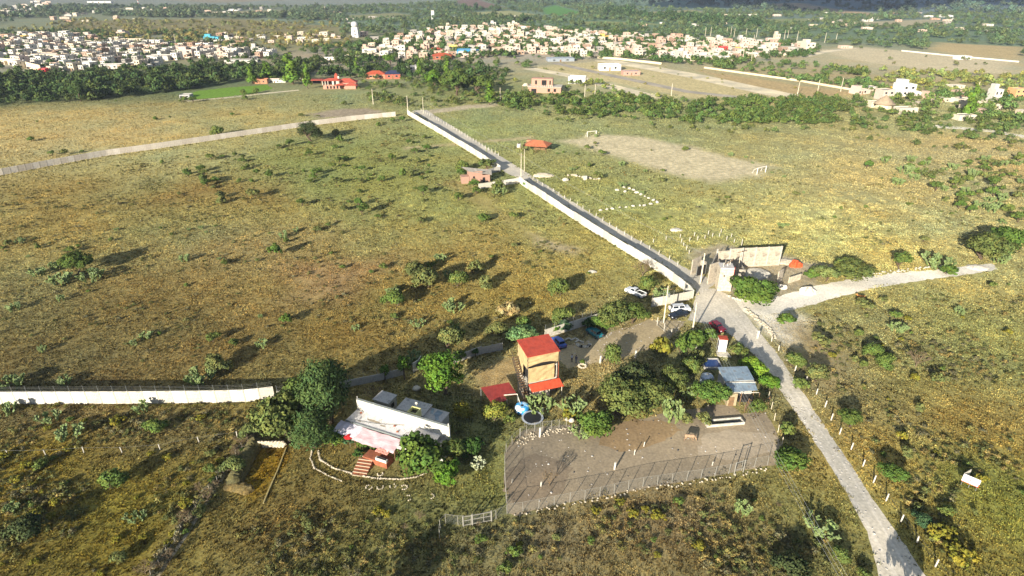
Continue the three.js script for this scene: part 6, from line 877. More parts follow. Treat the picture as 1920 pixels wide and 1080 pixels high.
{ // folded hoarding in the right field
  const h = 2.15, A = G(1808, 888, h), Bq = G(1840, 901.5, h), C = G(1822, 880, h), t = thing('field_sign', 'white V-shaped hoarding with faint red lettering in the right field', 'sign', new THREE.Vector3(A.x, 0, A.z), yawOf(A, Bq)), L = dist2(A, Bq), c = document.createElement('canvas'); c.width = 512; c.height = 192; const g = c.getContext('2d'); g.fillStyle = '#f1ebe6'; g.fillRect(0, 0, 512, 192);
  const r = rng(3); g.fillStyle = 'rgba(205,90,80,0.75)'; for (const [y, n, s] of [[60, 13, 22], [112, 16, 18]]) for (let i = 0; i < n; i++) { const x = 40 + i * 430 / n; for (let k = 0; k < 3; k++) g.fillRect(x + r() * 12, y + r() * s * 0.6, 3 + r() * 7, s * (0.3 + 0.6 * r())); } g.fillStyle = 'rgba(90,80,85,0.8)'; g.beginPath(); g.arc(236, 96, 20, 0, 7); g.fill(); g.fillStyle = 'rgba(210,70,50,0.9)'; g.fillRect(0, 176, 512, 16); g.fillRect(486, 110, 26, 82);
  const tx = new THREE.CanvasTexture(c); tx.colorSpace = THREE.SRGBColorSpace; const pg = new THREE.PlaneGeometry(L, 1.35); put(pg, 'print', M('sign_print', '#ffffff', { map: tx, roughness: 0.7 }), t, L / 2, h - 0.675, 0.045); new B().box(L / 2, h - 1.36, 0, L, 1.37, 0.06).mesh('board', mLime, t); for (const x of [0.15, L / 2, L - 0.15]) new B().cyl([x, 0, -0.08], [x, h, -0.08], 0.05, 0.05, 6).mesh('post', mSteel, t);
  const d = C.clone().sub(A), ang = yawOf(A, C) - yawOf(A, Bq), l2 = Math.hypot(d.x, d.z), wing = new B().at(0, 0, -0.06, ang).box(l2 / 2, h - 1.3, 0, l2, 1.3, 0.06).mesh('second_board', mLime, t); new B().at(0, 0, -0.1, ang).cyl([l2 - 0.1, 0, 0], [l2 - 0.1, h, 0], 0.05, 0.05, 6).mesh('post', mSteel, t);
}
{ // whitewashed half tyres bordering the parking place
  [[1062, 637, 'first'], [1077, 637, 'second'], [1086, 641, 'third']].forEach(([x, y, w], i) => { const t = thing('white_kerb', `${w} length of wavy whitewashed kerb in the shade behind the tower`, 'kerb', G(x, y)), b = new B(), pts = []; for (let k = 0; k <= 8; k++) pts.push([(k - 4) * 0.22, 0.15, 0.3 * Math.sin(k * 0.8 + i)]); b.path(pts, 0.2, 0.2, 6).mesh('kerb', mLime, t); });
  const t = thing('tyre_ring', 'half ring of whitewashed tyres in the shade near the teal car', 'tyre ring', G(1094, 646)); for (let k = 0; k < 7; k++) { const a = Math.PI * (0.05 + k * 0.15); const g = new THREE.TorusGeometry(0.3, 0.13, 6, 12); g.rotateX(Math.PI / 2); put(g, 'tyre', k % 3 === 1 ? mTyre : mLime, t, Math.cos(a) * 1.3, 0.12, Math.sin(a) * 1.0); }
  const b = thing('stone_planter', 'small round planter with a green plant at the shadow edge of the tower', 'planter', G(1092, 687)); for (let k = 0; k < 10; k++) new B().at(Math.cos(k * 0.63) * 0.7, 0, Math.sin(k * 0.63) * 0.7).lump(0, 0.1, 0, 0.26, 0.2, 0.2, k, 0.3).mesh('stone', mStone, b);
  plant('greenbush', 1092, 678, 11, 'small bright shrub growing in the round planter', { tall: 1.2 });
}
// ---------- bodies: one smooth surface grown over a skeleton ----------
function sdfGeo(bones, lo, size, res, K = 0.025) { // bones: [a, b, ra, rb, blend]
  const mc = new MarchingCubes(res, new THREE.MeshBasicMaterial(), false, false, 60000); mc.isolation = 0; const f = mc.field, V = bones.map(([a, b, ra, rb]) => [...a, b[0] - a[0], b[1] - a[1], b[2] - a[2], ra, rb]);
  for (let k = 0; k < res; k++) for (let j = 0; j < res; j++) for (let i = 0; i < res; i++) {
    const x = lo[0] + i / res * size, y = lo[1] + j / res * size, z = lo[2] + k / res * size; let s = 0;
    for (const v of V) { const dx = x - v[0], dy = y - v[1], dz = z - v[2], t = clamp((dx * v[3] + dy * v[4] + dz * v[5]) / (v[3] * v[3] + v[4] * v[4] + v[5] * v[5] || 1)), d = Math.hypot(dx - v[3] * t, dy - v[4] * t, dz - v[5] * t) - (v[6] + (v[7] - v[6]) * t); s += Math.exp(Math.min(60, -d / K)); }
    f[k * res * res + j * res + i] = K * Math.log(Math.max(s, 1e-20));
  }
  mc.update(); const n = mc.count, p = mc.positionArray.slice(0, n * 3), nn = mc.normalArray.slice(0, n * 3);
  for (let i = 0; i < n; i++) for (let q = 0; q < 3; q++) p[i * 3 + q] = lo[q] + (p[i * 3 + q] * 0.5 + 0.5) * size;
  const g = new THREE.BufferGeometry(); g.setAttribute('position', new THREE.BufferAttribute(p, 3)); g.setAttribute('normal', new THREE.BufferAttribute(nn, 3)); return g;
}
function colourBy(g, fn) { const q = g.attributes.position, c = []; for (let i = 0; i < q.count; i++) c.push(...fn(q.getX(i), q.getY(i), q.getZ(i))); g.setAttribute('color', new THREE.Float32BufferAttribute(c, 3)); return g; }
const mHide = M('hide', '#ffffff', { vertexColors: true, roughness: 0.85 });
function hoofed(name, label, cat, px, py, ry, s, base, graze) {
  const p = G(px, py), t = thing(name, label, cat, p, ry), hd = graze ? [[0.78, 0.95, 0], [1.08, 0.5, 0.02], [1.2, 0.12, 0.03]] : [[0.75, 1.05, 0], [1.02, 1.4, 0], [1.3, 1.28, 0]];
  const bones = [[[-0.58, 1.06, 0], [0.05, 0.98, 0], 0.27, 0.28], [[0.05, 0.98, 0], [0.56, 1.02, 0], 0.28, 0.25], [[0.56, 1.05, 0], hd[0], 0.22, 0.18], [hd[0], hd[1], 0.17, 0.12], [hd[1], hd[2], 0.12, 0.07], [[hd[1][0] - 0.02, hd[1][1] + 0.1, 0.06], [hd[1][0] - 0.08, hd[1][1] + 0.22, 0.11], 0.04, 0.015], [[hd[1][0] - 0.02, hd[1][1] + 0.1, -0.06], [hd[1][0] - 0.08, hd[1][1] + 0.22, -0.11], 0.04, 0.015], [[-0.82, 1.1, 0], [-0.92, 0.55, 0], 0.05, 0.06]];
  for (const z of [0.14, -0.14]) { const f = z > 0 ? 0.1 : -0.05; bones.push([[0.5, 0.9, z], [0.52 + f, 0.5, z], 0.12, 0.065], [[0.52 + f, 0.5, z], [0.5 + f, 0.05, z], 0.055, 0.06], [[-0.6, 0.98, z], [-0.5 - f, 0.66, z * 1.05], 0.17, 0.1], [[-0.5 - f, 0.66, z * 1.05], [-0.72 - f, 0.48, z], 0.085, 0.06], [[-0.72 - f, 0.48, z], [-0.66 - f, 0.05, z], 0.055, 0.06]); }
  const g = colourBy(sdfGeo(bones, [-1.3, -0.1, -1.35], 2.75, 88), (x, y) => { const k = 0.85 + 0.2 * perlin(x * 3, y * 4); return y < 0.1 ? [0.05, 0.045, 0.04] : x < -0.86 ? [0.1, 0.07, 0.05] : base.map(c => c * k * (y < 0.5 ? 0.85 : 1)); }); put(g, 'body', mHide, t); t.scale.setScalar(s); return t;
}
hoofed('horse', 'tan horse grazing in the middle of the paddock', 'horse', 1292, 826, -0.05, 1.0, [0.4, 0.26, 0.15], true);
hoofed('cow', 'orange-brown cow at the edge of the gravel track in the right field', 'cow', 1613, 562, 2.8, 0.95, [0.62, 0.26, 0.07], false);
function person(label, px, py, ry, top, legs, hair) {
  const p = G(px, py), t = thing('person', label, 'person', p, ry), sk = [0.42, 0.25, 0.17], bones = [[[0, 0.95, 0], [0, 1.12, 0.01], 0.14, 0.13], [[0, 1.12, 0.01], [0, 1.36, 0], 0.13, 0.15], [[-0.16, 1.4, 0], [0.16, 1.4, 0], 0.075, 0.075], [[0, 1.42, 0], [0, 1.55, 0.01], 0.06, 0.055], [[0, 1.6, 0.0], [0, 1.68, 0.01], 0.085, 0.095], [[0, 1.58, 0.07], [0, 1.6, 0.09], 0.04, 0.035], [[0, 1.635, 0.1], [0, 1.62, 0.115], 0.012, 0.014], [[0.095, 1.63, 0], [0.1, 1.65, 0], 0.018, 0.018], [[-0.095, 1.63, 0], [-0.1, 1.65, 0], 0.018, 0.018]];
  for (const s of [1, -1]) { const b = s > 0 ? 0.06 : -0.04; bones.push([[s * 0.2, 1.38, 0], [s * 0.25, 1.1, -0.03], 0.055, 0.045], [[s * 0.25, 1.1, -0.03], [s * 0.25, 0.86, 0.06], 0.042, 0.03], [[s * 0.09, 0.93, 0], [s * 0.1, 0.5, b * 0.6], 0.095, 0.062], [[s * 0.1, 0.5, b * 0.6], [s * 0.1, 0.09, b - 0.03], 0.058, 0.04], [[s * 0.1, 0.05, b - 0.05], [s * 0.11, 0.035, b + 0.13], 0.045, 0.035]); }
  const g = sdfGeo(bones, [-0.9, -0.06, -0.9], 1.85, 110), parts = [g];
  for (const s of [1, -1]) { const w = [s * 0.25, 0.86, 0.06], fb = [[w, [w[0], 0.79, 0.075], 0.03, 0.034]]; for (let k = 0; k < 4; k++) { const z = 0.05 + k * 0.018, l = [0.062, 0.074, 0.07, 0.055][k]; fb.push([[w[0], 0.785, z], [w[0] - s * 0.004, 0.785 - l * 0.5, z + 0.008], 0.0095, 0.009], [[w[0] - s * 0.004, 0.785 - l * 0.5, z + 0.008], [w[0] - s * 0.02, 0.785 - l, z + 0.012], 0.009, 0.007]); } fb.push([[w[0], 0.82, 0.09], [w[0] - s * 0.012, 0.79, 0.118], 0.011, 0.009], [[w[0] - s * 0.012, 0.79, 0.118], [w[0] - s * 0.018, 0.765, 0.124], 0.009, 0.008]); parts.push(sdfGeo(fb, [w[0] - 0.12, 0.67, -0.04], 0.24, 56, 0.004)); }
  const all = colourBy(mergeGeometries(parts), (x, y, z) => y < 0.08 ? [0.03, 0.03, 0.03] : y < 0.96 && Math.abs(x) < 0.2 ? legs : y > 1.47 ? (y > 1.67 || z < -0.02 ? hair : Math.abs(y - 1.645) < 0.008 && Math.abs(Math.abs(x) - 0.035) < 0.012 && z > 0.07 ? [0.03, 0.02, 0.02] : Math.abs(y - 1.585) < 0.006 && Math.abs(x) < 0.025 && z > 0.08 ? [0.25, 0.09, 0.08] : sk) : Math.abs(x) > 0.19 && y < 1.16 ? sk : top);
  put(all, 'body', mHide, t); return t;
}
person('person in a white shirt and dark trousers standing in the shadow of the tower', 1072, 678, 0.5, [0.75, 0.77, 0.8], [0.05, 0.06, 0.09], [0.02, 0.016, 0.012]);
person('person in dark clothes standing beside the one in the white shirt', 1080, 680, -0.6, [0.09, 0.1, 0.16], [0.2, 0.22, 0.28], [0.02, 0.016, 0.012]);
// clouds above and behind the view whose shadows lie on the far hills at the upper right
{
  const mCloud = M('cloud_white', '#ffffff', { roughness: 1 }), r = rng(91), spots = [[1440, 2, 1900, 200], [1655, 6, 1880, 130], [1500, -4, 2200, 200], [1905, 8, 1850, 150], [1650, 0, 2350, 150], [250, 2, 2400, 120]];
  spots.forEach(([px, py, d, R], i) => { const k = (px - 960) / FOC, z = -d, x = k * d * 0.9, H = 620, back = H / SUN.y; const c = thing('cloud', `small cloud above the view, number ${['one', 'two', 'three', 'four', 'five', 'six'][i]} from the hills`, 'cloud', new THREE.Vector3(x + SUN.x * back, H, z + SUN.z * back)); c.userData = { kind: 'stuff' }; const b = new B(); for (let q = 0; q < 9; q++) b.lump((r() - 0.5) * R * 2.2, (r() - 0.5) * R * 0.2, (r() - 0.5) * R * 1.6, R * (0.4 + 0.4 * r()), R * 0.22, R * (0.4 + 0.4 * r()), q + i * 9, 0.3, 2); b.mesh('vapour', mCloud, c); });
}
// ---------- the far town ----------
const WALLC = { white: ['#c6c0b3', '#bcb6a9', '#cdc8bb'], cream: ['#c8bba3', '#c0b198', '#cdc1ab'], peach: ['#c2aa95', '#bb9f89', '#c8b2a0'], brick: ['#a3866f', '#997c65', '#aa9079'], grey: ['#9c958a', '#918b80', '#a59e91'], ochre: ['#cfa95a', '#d2b265', '#c79d4c'] };
const wallMats = {}; for (const [k, v] of Object.entries(WALLC)) wallMats[k] = v.map((h, i) => M(`${k}_house_${i}`, h, { map: T.plaster }));
const mRoofs = [mSlab, M('roof_pale', '#c7bda9', { map: T.plaster }), M('roof_grey', '#9d968b', { map: T.plaster })], mTankB = M('black_tank', '#24262a', { roughness: 0.5 }), mTerraRoof = M('terra_roof', '#b3502f', { map: T.rust });
// prototypes: [width, depth, storeys, shape]; each is a Group of wall, roof, windows with panes, door and tank
function houseProto(w, d, st, o = {}) {
  const g = new THREE.Group(), h = st * 2.9, wall = new B(); wall.box(0, -0.3, 0, w, h + 0.3, d); const pr = 0.55; for (const [x, z, sx, sz] of [[0, d / 2 - 0.1, w, 0.2], [0, -d / 2 + 0.1, w, 0.2], [-w / 2 + 0.1, 0, 0.2, d - 0.4], [w / 2 - 0.1, 0, 0.2, d - 0.4]]) if (!o.gable) wall.box(x, h, z, sx, pr, sz);
  if (o.side) wall.box(w / 2 + o.side / 2, -0.3, d * 0.1, o.side, 3.2, d * 0.7); if (o.top) wall.box(-w * 0.2, h + 0.01, -d * 0.1, w * 0.5, 2.7, d * 0.6);
  wall.mesh('wall', mWhite, g);
  if (o.gable) { const rf = new B(), y = h, e = 0.5, k = o.gable; rf.quad([-w / 2 - e, y, d / 2 + e], [w / 2 + e, y, d / 2 + e], [w / 2 - k, y + 1.9, 0], [-w / 2 + k, y + 1.9, 0]); rf.quad([w / 2 + e, y, -d / 2 - e], [-w / 2 - e, y, -d / 2 - e], [-w / 2 + k, y + 1.9, 0], [w / 2 - k, y + 1.9, 0]); rf.tri([w / 2 + e, y, d / 2 + e], [w / 2 + e, y, -d / 2 - e], [w / 2 - k, y + 1.9, 0]); rf.tri([-w / 2 - e, y, -d / 2 - e], [-w / 2 - e, y, d / 2 + e], [-w / 2 + k, y + 1.9, 0]); rf.mesh('roof', mTerraRoof, g); }
  else new B().box(0, h, 0, w - 0.4, 0.12, d - 0.4).mesh('roof', mRoofs[0], g);
  const win = (x, y, z, ww, hh, side) => { const f = new B().box(side ? w / 2 + 0.03 : x, y, side ? z : d / 2 + 0.03, side ? 0.08 : ww, hh, side ? ww : 0.08).mesh('window', mGreyWall, g); new B().box(side ? w / 2 + 0.07 : x, y + 0.08, side ? z : d / 2 + 0.07, side ? 0.05 : ww - 0.16, hh - 0.16, side ? ww - 0.16 : 0.05).mesh('pane', mGlass, f); };
  for (let s = 0; s < st; s++) { win(w * 0.24, s * 2.9 + 1, 0, Math.min(1.6, w * 0.25), 1.3); if (w > 6.5 || s) win(-w * 0.26, s * 2.9 + 1, 0, Math.min(1.5, w * 0.22), 1.3); win(0, s * 2.9 + 1, d * 0.12, 1.3, 1.2, true); }
  new B().box(-w * 0.02, 0, d / 2 + 0.03, 1.0, 2.1, 0.09).mesh('door', mWood, g); if (o.garage) new B().box(-w * 0.27, 0, d / 2 + 0.03, 2.3, 2.2, 0.08).mesh('garage_opening', mHole, g);
  if (o.tank) { put(new THREE.CylinderGeometry(0.55, 0.6, 1.3, 10), 'water_tank', mTankB, g, w * 0.22, h + 0.12 + 0.65, -d * 0.2); } if (o.arch) new B().box(0, h + 0.3, d / 2 - 0.25, 2.4, 1.3, 0.5).mesh('gable_front', mWhite, g);
  return g;
}
const HP = [houseProto(9, 8, 1, { tank: 1 }), houseProto(8, 8, 2, {}), houseProto(9.5, 8, 1, { top: 1, side: 3 }), houseProto(8, 9, 2, { top: 1, tank: 1 }), houseProto(6.2, 8.5, 2, { tank: 1, garage: 1 }), houseProto(10, 8, 1, { gable: 3 }), houseProto(13, 8, 1, { side: 4 }), houseProto(7, 8, 2, { side: 4, garage: 1 }), houseProto(6.5, 7, 1, { garage: 1 }), houseProto(16, 9, 1, {})];
const HSHORT = ['low house with a tank', 'two-storey box house', 'house with a rooftop room', 'tall house with a tank', 'narrow terraced house', 'hip-roofed house', 'long low house', 'two-storey winged house', 'small box house', 'long shed-like house'];
function townHouse(k, p, ry, s, colour, label, group, roofMat) {
  const o = HP[k].clone(); o.name = numbered('house'); scene.add(o); o.position.set(p.x, hill(p.x, p.z), p.z); o.rotation.y = ry; if (typeof s === 'number') o.scale.setScalar(s); else o.scale.set(...s); tag(o, label, 'house', group);
  const wm = typeof colour === 'string' ? wallMats[colour][Math.abs(Math.round(p.x * 3.7)) % 3] : colour, rm = roofMat ?? mRoofs[Math.abs(Math.round(p.z * 1.3)) % 3];
  o.children.forEach(c => { if (c.name === 'wall' || c.name === 'gable_front') c.material = wm; if (c.name === 'roof' && c.material !== mTerraRoof) c.material = rm; });
  CLEAR.push([p.x, p.z, 5 * (typeof s === 'number' ? s : Math.min(2, s[0]))]); return o;
}
const rt = rng(404);
function special(k, px, py, wpx, colour, label, o = {}) { // a house singled out by its look
  const p = G(px, py), base = [9, 8, 9.5, 8, 6.2, 10, 13, 7, 6.5, 16][k], W = wpx * depthAt(p.x, 0, p.z) / FOC, s = W / base; const mat = colour.startsWith('#') ? M('paint_' + colour.slice(1), colour, { map: T.plaster }) : colour;
  return townHouse(k, p, o.ry ?? 0.1, [s, (o.sy ?? Math.min(s, 1.25)) * ([1, 3, 4, 7].includes(k) ? 0.72 : 0.9), o.sz ?? Math.min(s, 1.3)], mat, label, undefined, o.roof ? M('paint_' + o.roof.slice(1), o.roof, { map: T.rust }) : undefined);
}
special(6, 873, 100, 32, '#1f86b5', 'bright blue house near the middle of the far town', { ry: 0.05, sy: 1.3 });
special(1, 849, 94, 16, '#d8cb62', 'pale yellow house beside the bright blue one', { sy: 1.1 });
special(5, 829, 110, 34, '#a8624a', 'red-roofed house with a wide hip roof at the near edge of the far town', { sy: 1.2, sz: 1.6 });
special(5, 817, 98, 24, '#b0704f', 'smaller red-roofed house behind the wide hip roof', { sy: 1.1, sz: 1.4 });
special(3, 1132, 76, 15, 'ochre', 'ochre house standing out in the right half of the far town', { sy: 1.3 });
special(1, 694, 102, 26, 'white', 'white two-storey house at the left edge of the far town', { sy: 1.2 });
special(6, 722, 94, 28, 'white', 'long white house behind the two-storey white one', { sy: 1.3 });
special(3, 352, 106, 26, 'peach', 'tall peach house right of the far left estate', { sy: 1.5 });
special(1, 388, 99, 18, 'peach', 'square peach house right of the tall peach one', { sy: 1.4 });
special(3, 416, 108, 12, 'peach', 'peach tower-like house beside the white domed one', { sy: 1.4 });
special(1, 440, 105, 14, 'white', 'white house with a pale blue dome-like tank below the dark trees', { sy: 1.4 });
special(2, 480, 96, 14, 'white', 'white pointed house among dark trees', { sy: 1.5 });
special(9, 455, 117, 60, 'white', 'low white walled compound at the edge of the dark woods', { sy: 0.8, sz: 1.2 });
special(9, 160, 124, 40, 'white', 'pale block of terraced houses at the near edge of the estate', { sy: 1.2, ry: -0.15 });
special(1, 84, 138, 12, '#c23a3a', 'bright red building at the near corner of the estate', { sy: 0.9 });
special(9, 210, 128, 36, 'white', 'white terrace above the dark woods', { sy: 1.1, ry: 0.2 });
special(9, 300, 112, 48, 'white', 'long stepped white terrace beside the estate', { sy: 1.4, ry: -0.1 });
special(9, 95, 108, 62, 'cream', 'long cream flat roof inside the estate', { sy: 1.2, ry: -0.2 });
special(1, 48, 75, 10, 'ochre', 'yellow building at the back of the estate', { sy: 1.2 }); special(8, 138, 99, 9, 'ochre', 'orange-yellow house in the middle of the estate', {});
special(6, 92, 74, 16, 'white', 'white shed with a flat roof behind the estate', { sy: 1.1 }); special(9, 74, 67, 60, 'grey', 'long grey-roofed building behind the estate', { sy: 1.2 });
special(1, 122, 66, 14, 'white', 'white box house on the rise behind the estate', { sy: 1.2 }); special(1, 142, 70, 16, 'peach', 'pinkish house on the rise behind the estate', { sy: 1.2 }); special(2, 168, 70, 18, 'peach', 'peach house with a dark opening on the rise', {}); special(6, 120, 77, 22, 'peach', 'low peach house on the rise', {}); special(6, 165, 83, 36, 'cream', 'low cream house with a dark court on the rise', {}); special(3, 232, 68, 16, 'peach', 'tall brick-coloured house behind the estate', { sy: 1.3 }); special(6, 245, 80, 44, 'cream', 'wide cream house below the tall brick-coloured one', { sy: 1.4 });
special(2, 395, 74, 20, '#4fa5b8', 'turquoise house left of the far trees', {});
special(6, 520, 72, 20, 'cream', 'cream house on the road right of the far trees', {}); special(1, 565, 68, 11, 'cream', 'cream house with a round tank right of the far trees', { sy: 1.3 }); special(8, 540, 79, 8, 'ochre', 'orange house right of the far trees', { sy: 1.2 }); special(1, 608, 68, 15, 'cream', 'square cream house left of the white water tower', { sy: 1.2 }); special(6, 622, 112, 24, 'white', 'white house hidden among trees left of the town', {});
special(1, 683, 68, 14, 'peach', 'peach house at the foot of the white water tower', { sy: 1.3 }); special(1, 702, 78, 18, 'grey', 'square grey house right of the water tower', { sy: 1.2 });
special(9, 1142, 100 + 31, 40, '#cfcdc6', 'white warehouse among the plots right of centre', { sy: 1.5, ry: 0.05 }); special(9, 1182, 140, 32, '#b58d7c', 'pinkish shed with a blue-grey roof right of the white warehouse', { roof: '#6e8794', sy: 1.0 });
special(9, 1082, 156, 32, '#cfcdc6', 'white box building beside the brick house', { sy: 1.6, ry: -0.2 }); special(9, 1050, 114, 50, '#8b9298', 'long grey shed in front of the town trees', { roof: '#8d97a0', sy: 0.9 });
special(1, 1355, 97, 13, '#c03028', 'bright red house in the right part of the town', { sy: 1.2 }); special(2, 1386, 100, 16, '#d7b34e', 'yellow and white house right of the bright red one', { sy: 1.2 }); special(6, 1330, 112, 34, 'white', 'long white house at the near right edge of the town', { sy: 1.2 }); special(1, 1345, 100, 16, 'white', 'white house left of the bright red one', {});
special(3, 1455, 77, 9, 'cream', 'tall cream tower-like house on the right skyline of the town', { sy: 1.8 }); special(3, 1513, 96, 18, 'cream', 'big pale house with a pointed tower at the right end of the town', { sy: 1.9 }); special(9, 1470, 96, 50, 'white', 'long white garden wall and house at the right end of the town', { sy: 1.0 }); special(6, 1582, 90, 18, 'peach', 'low peach house beyond the right end of the town', {}); special(1, 1445, 92, 18, 'cream', 'cream house left of the long white one', { sy: 1.4 });
special(9, 1803, 111, 26, '#cfcdc6', 'bright white building on the wide sandy field', { sy: 1.0 }); 
special(3, 1692, 178, 26, '#d9d6cc', 'white house with a light blue top at the right', { sy: 1.6, roof: '#9fb9c0' }); special(6, 1682, 174, 24, '#d9a52c', 'yellow-fronted building beside the white and blue house', { sy: 1.2 }); special(6, 1712, 182, 18, 'white', 'white house right below the yellow-fronted one', { sy: 1.2 }); special(6, 1640, 200, 26, 'cream', 'cream house with arches left of the thatched roof', { sy: 1.1 }); special(9, 1696, 212, 36, 'cream', 'broad cream house in front of the right-hand trees', { sy: 1.1 }); special(9, 1720, 196, 26, 'cream', 'white-walled yard house behind the broad cream one', {}); special(9, 1790, 165, 28, 'cream', 'low cream ruin on the slope at the right', { sy: 0.7 }); special(3, 1860, 192, 16, 'white', 'tall white house among the trees at the far right', { sy: 1.8 }); special(6, 1888, 182, 24, '#35a5c0', 'turquoise building at the far right', {}); special(1, 1902, 183, 20, '#d39d6a', 'orange house behind the turquoise building', { sy: 1.3 }); special(1, 1819, 191, 12, '#4767b0', 'small blue building among the trees at the far right', {}); special(9, 1806, 224, 34, 'cream', 'long cream wall-like house at the lower right of the far houses', { sy: 0.9 }); special(1, 1914, 214, 14, 'cream', 'cream house cut by the right edge', {}); special(2, 1796, 182, 24, 'peach', 'pinkish house left of the small blue building', {}); special(6, 1762, 190, 30, 'cream', 'low cream house among trees at the right', {}); special(9, 1620, 168, 40, 'cream', 'low pale walls at the left of the right-hand houses', { sy: 0.7 });
special(9, 490, 156, 26, '#b5805f', 'low orange-roofed building beside the lawn', { roof: '#bd6a42', sy: 1.0 }); special(6, 517, 154, 24, '#d8d2c4', 'white-columned low house with a pale roof beside the lawn', { roof: '#c98f74' }); special(8, 350, 182, 18, '#a9a7a2', 'small grey-white open shed at the left end of the lawn', { sy: 0.6 });
special(5, 566, 148, 14, '#d9cfc0', 'small white house with an orange roof left of the red villa', {}); 
special(5, 706, 146, 34, '#c98a6a', 'long terracotta-roofed house right of the red villa', { sz: 1.3 }); special(5, 738, 146, 28, '#b8604a', 'villa with a dark blue hip roof and red walls', { sy: 1.3, sz: 1.3 }).children.forEach(c => { if (c.name === 'roof') c.material = M('navy_roof', '#2c3350', { map: T.rust }); }); special(9, 790, 130, 58, 'white', 'long white garden house behind the poplars', { sy: 0.9, ry: -0.25 }); special(9, 760, 122, 24, '#b4836c', 'pinkish wall house left of the long white one', {});
special(9, 190, 13, 42, '#cfcdc6', 'very long white hall on the far plain at upper left', { sz: 1.3 }); special(9, 1575, 45, 26, '#e0c9b8', 'white building with an orange roof in the far green plain', { roof: '#c07050' }); special(9, 440, 21, 26, '#cfcdc6', 'white halls in a row on the far plain', {}); special(6, 1770, 32, 20, 'white', 'white farm buildings on the far right plain', {}); special(9, 1400, 31, 28, 'white', 'pale long house in the far plain above the town', {}); special(9, 1480, 57, 24, 'white', 'white sheds in the woods above the right town end', {});
// the brick house under construction
{
  const t = thing('brick_house', 'unfinished two-storey brick house standing in the scrub beyond the wall', 'house', G(1022, 172), -0.15), b = M('raw_brick', '#b08a74', { map: T.brick }); new B().box(0, -0.2, 0, 22, 4, 11).mesh('lower_walls', b, t); new B().box(-2, 4.05, -1.5, 14, 4.6, 7).mesh('upper_walls', b, t); new B().box(0, 3.8, 0, 22.6, 0.25, 11.6).mesh('floor_slab', mConc, t);
  for (const [x, y, z, w, h] of [[-7, 0, 5.56, 3.4, 2.6], [3, 0.9, 5.56, 1.6, 1.9], [7, 0.9, 5.56, 1.6, 1.9], [-6, 4.9, 2.06, 1.2, 2.6], [-0.6, 4.3, 2.06, 3.2, 3.4], [3.4, 4.9, 2.06, 0.9, 2.6]]) new B().box(x, y, z, w, h, 0.1).mesh('window_opening', mHole, t); for (let i = 0; i < 6; i++) new B().cyl([-1.5 + i * 1.4, 4.0, 5.2], [-1.5 + i * 1.4, 5.2, 5.2], 0.16, 0.12, 6).mesh('baluster', mLime, t); put(new THREE.CylinderGeometry(1.0, 2.6, 1.6, 12), 'thatch_roof', mStone, t, -13, 4.6, 1); for (const x of [-15, -11]) new B().cyl([x, 0, 1.5], [x, 4, 1.5], 0.2, 0.2, 6).mesh('post', mWood, t); CLEAR.push([t.position.x, t.position.z, 16]);
}
{ // the red villa
  const t = thing('red_villa', 'large villa with bright red hip roofs, a lantern tower and a front arcade', 'house', G(634, 166), 0.08), r = M('villa_red', '#ab4e3a', { map: T.rust, side: THREE.DoubleSide }), w = M('villa_wall', '#bd8a74', { map: T.plaster }); const hip = (x, y, z, sx, sz, h, f = 0.3) => new B().frus(x, y, z, sx, sz, h, sx * f, sz * 0.08).mesh('roof', r, t);
  new B().box(-5, 0, -2, 16, 3.6, 9).mesh('wall', w, t); new B().box(8, 0, -5, 18, 5.2, 10).mesh('wall', w, t); new B().box(12, 0, 2, 10, 3.2, 5).mesh('wall', w, t); hip(-5, 7.2, -2, 18, 11, 2.0); hip(8, 5.3, -5, 20, 12, 3.2); hip(13, 3.3, 2, 12, 7, 1.8); hip(3, 3.6, 3, 10, 5, 1.4);
  for (const x of [-13, -10.5, -8, -3, 0, 2]) new B().cyl([x, 3.6, 3.2], [x, 7.2, 3.2], 0.4, 0.35, 8).mesh('column', mLime, t); new B().box(-5, 3.6, -4, 15, 3.6, 0.3).mesh('rear_wall', mHole, t); for (const x of [-3.4, 0.3]) new B().box(x, 4, 3.0, 1.9, 3.0, 0.2).mesh('white_panel', mWhite, t); for (const x of [-9, -6, -3, 0, 3]) new B().box(x, 0.3, 2.54, 1.6, 2.4, 0.1).mesh('arch', mHole, t);
  new B().frus(-1, 8.6, -3, 3.4, 3.4, 3.4, 2.4, 2.4).mesh('lantern_tower', r, t); new B().frus(-1, 12, -3, 3, 3, 1.6, 0.2, 0.2).mesh('lantern_roof', r, t); new B().box(1.1, 8.8, -1.6, 1.4, 2.0, 1.0).mesh('chimney', mWhite, t); for (const [x, z] of [[6, -0.5], [10, -0.5]]) { const f = new B().box(x, 1.4, 0.03 + z + 0.5, 1.6, 1.6, 0.1).mesh('window', mWhite, t); new B().box(x, 1.5, 0.1 + z + 0.5, 1.3, 1.4, 0.06).mesh('pane', mGlass, f); } CLEAR.push([t.position.x, t.position.z, 13]); t.scale.setScalar(0.74);
  const c = thing('covered_car_park', 'open red-roofed shelter with dark interior left of the red villa', 'shelter', G(588, 158), 0.05); new B().box(0, 3, 0, 14, 0.3, 7).mesh('roof', r, c); for (const x of [-6.5, 0, 6.5]) new B().cyl([x, 0, 3], [x, 3, 3], 0.25, 0.25, 6).mesh('post', mWood, c); new B().box(0, 0, -3.3, 14, 3, 0.3).mesh('rear_wall', mHole, c); CLEAR.push([c.position.x, c.position.z, 8]);
}
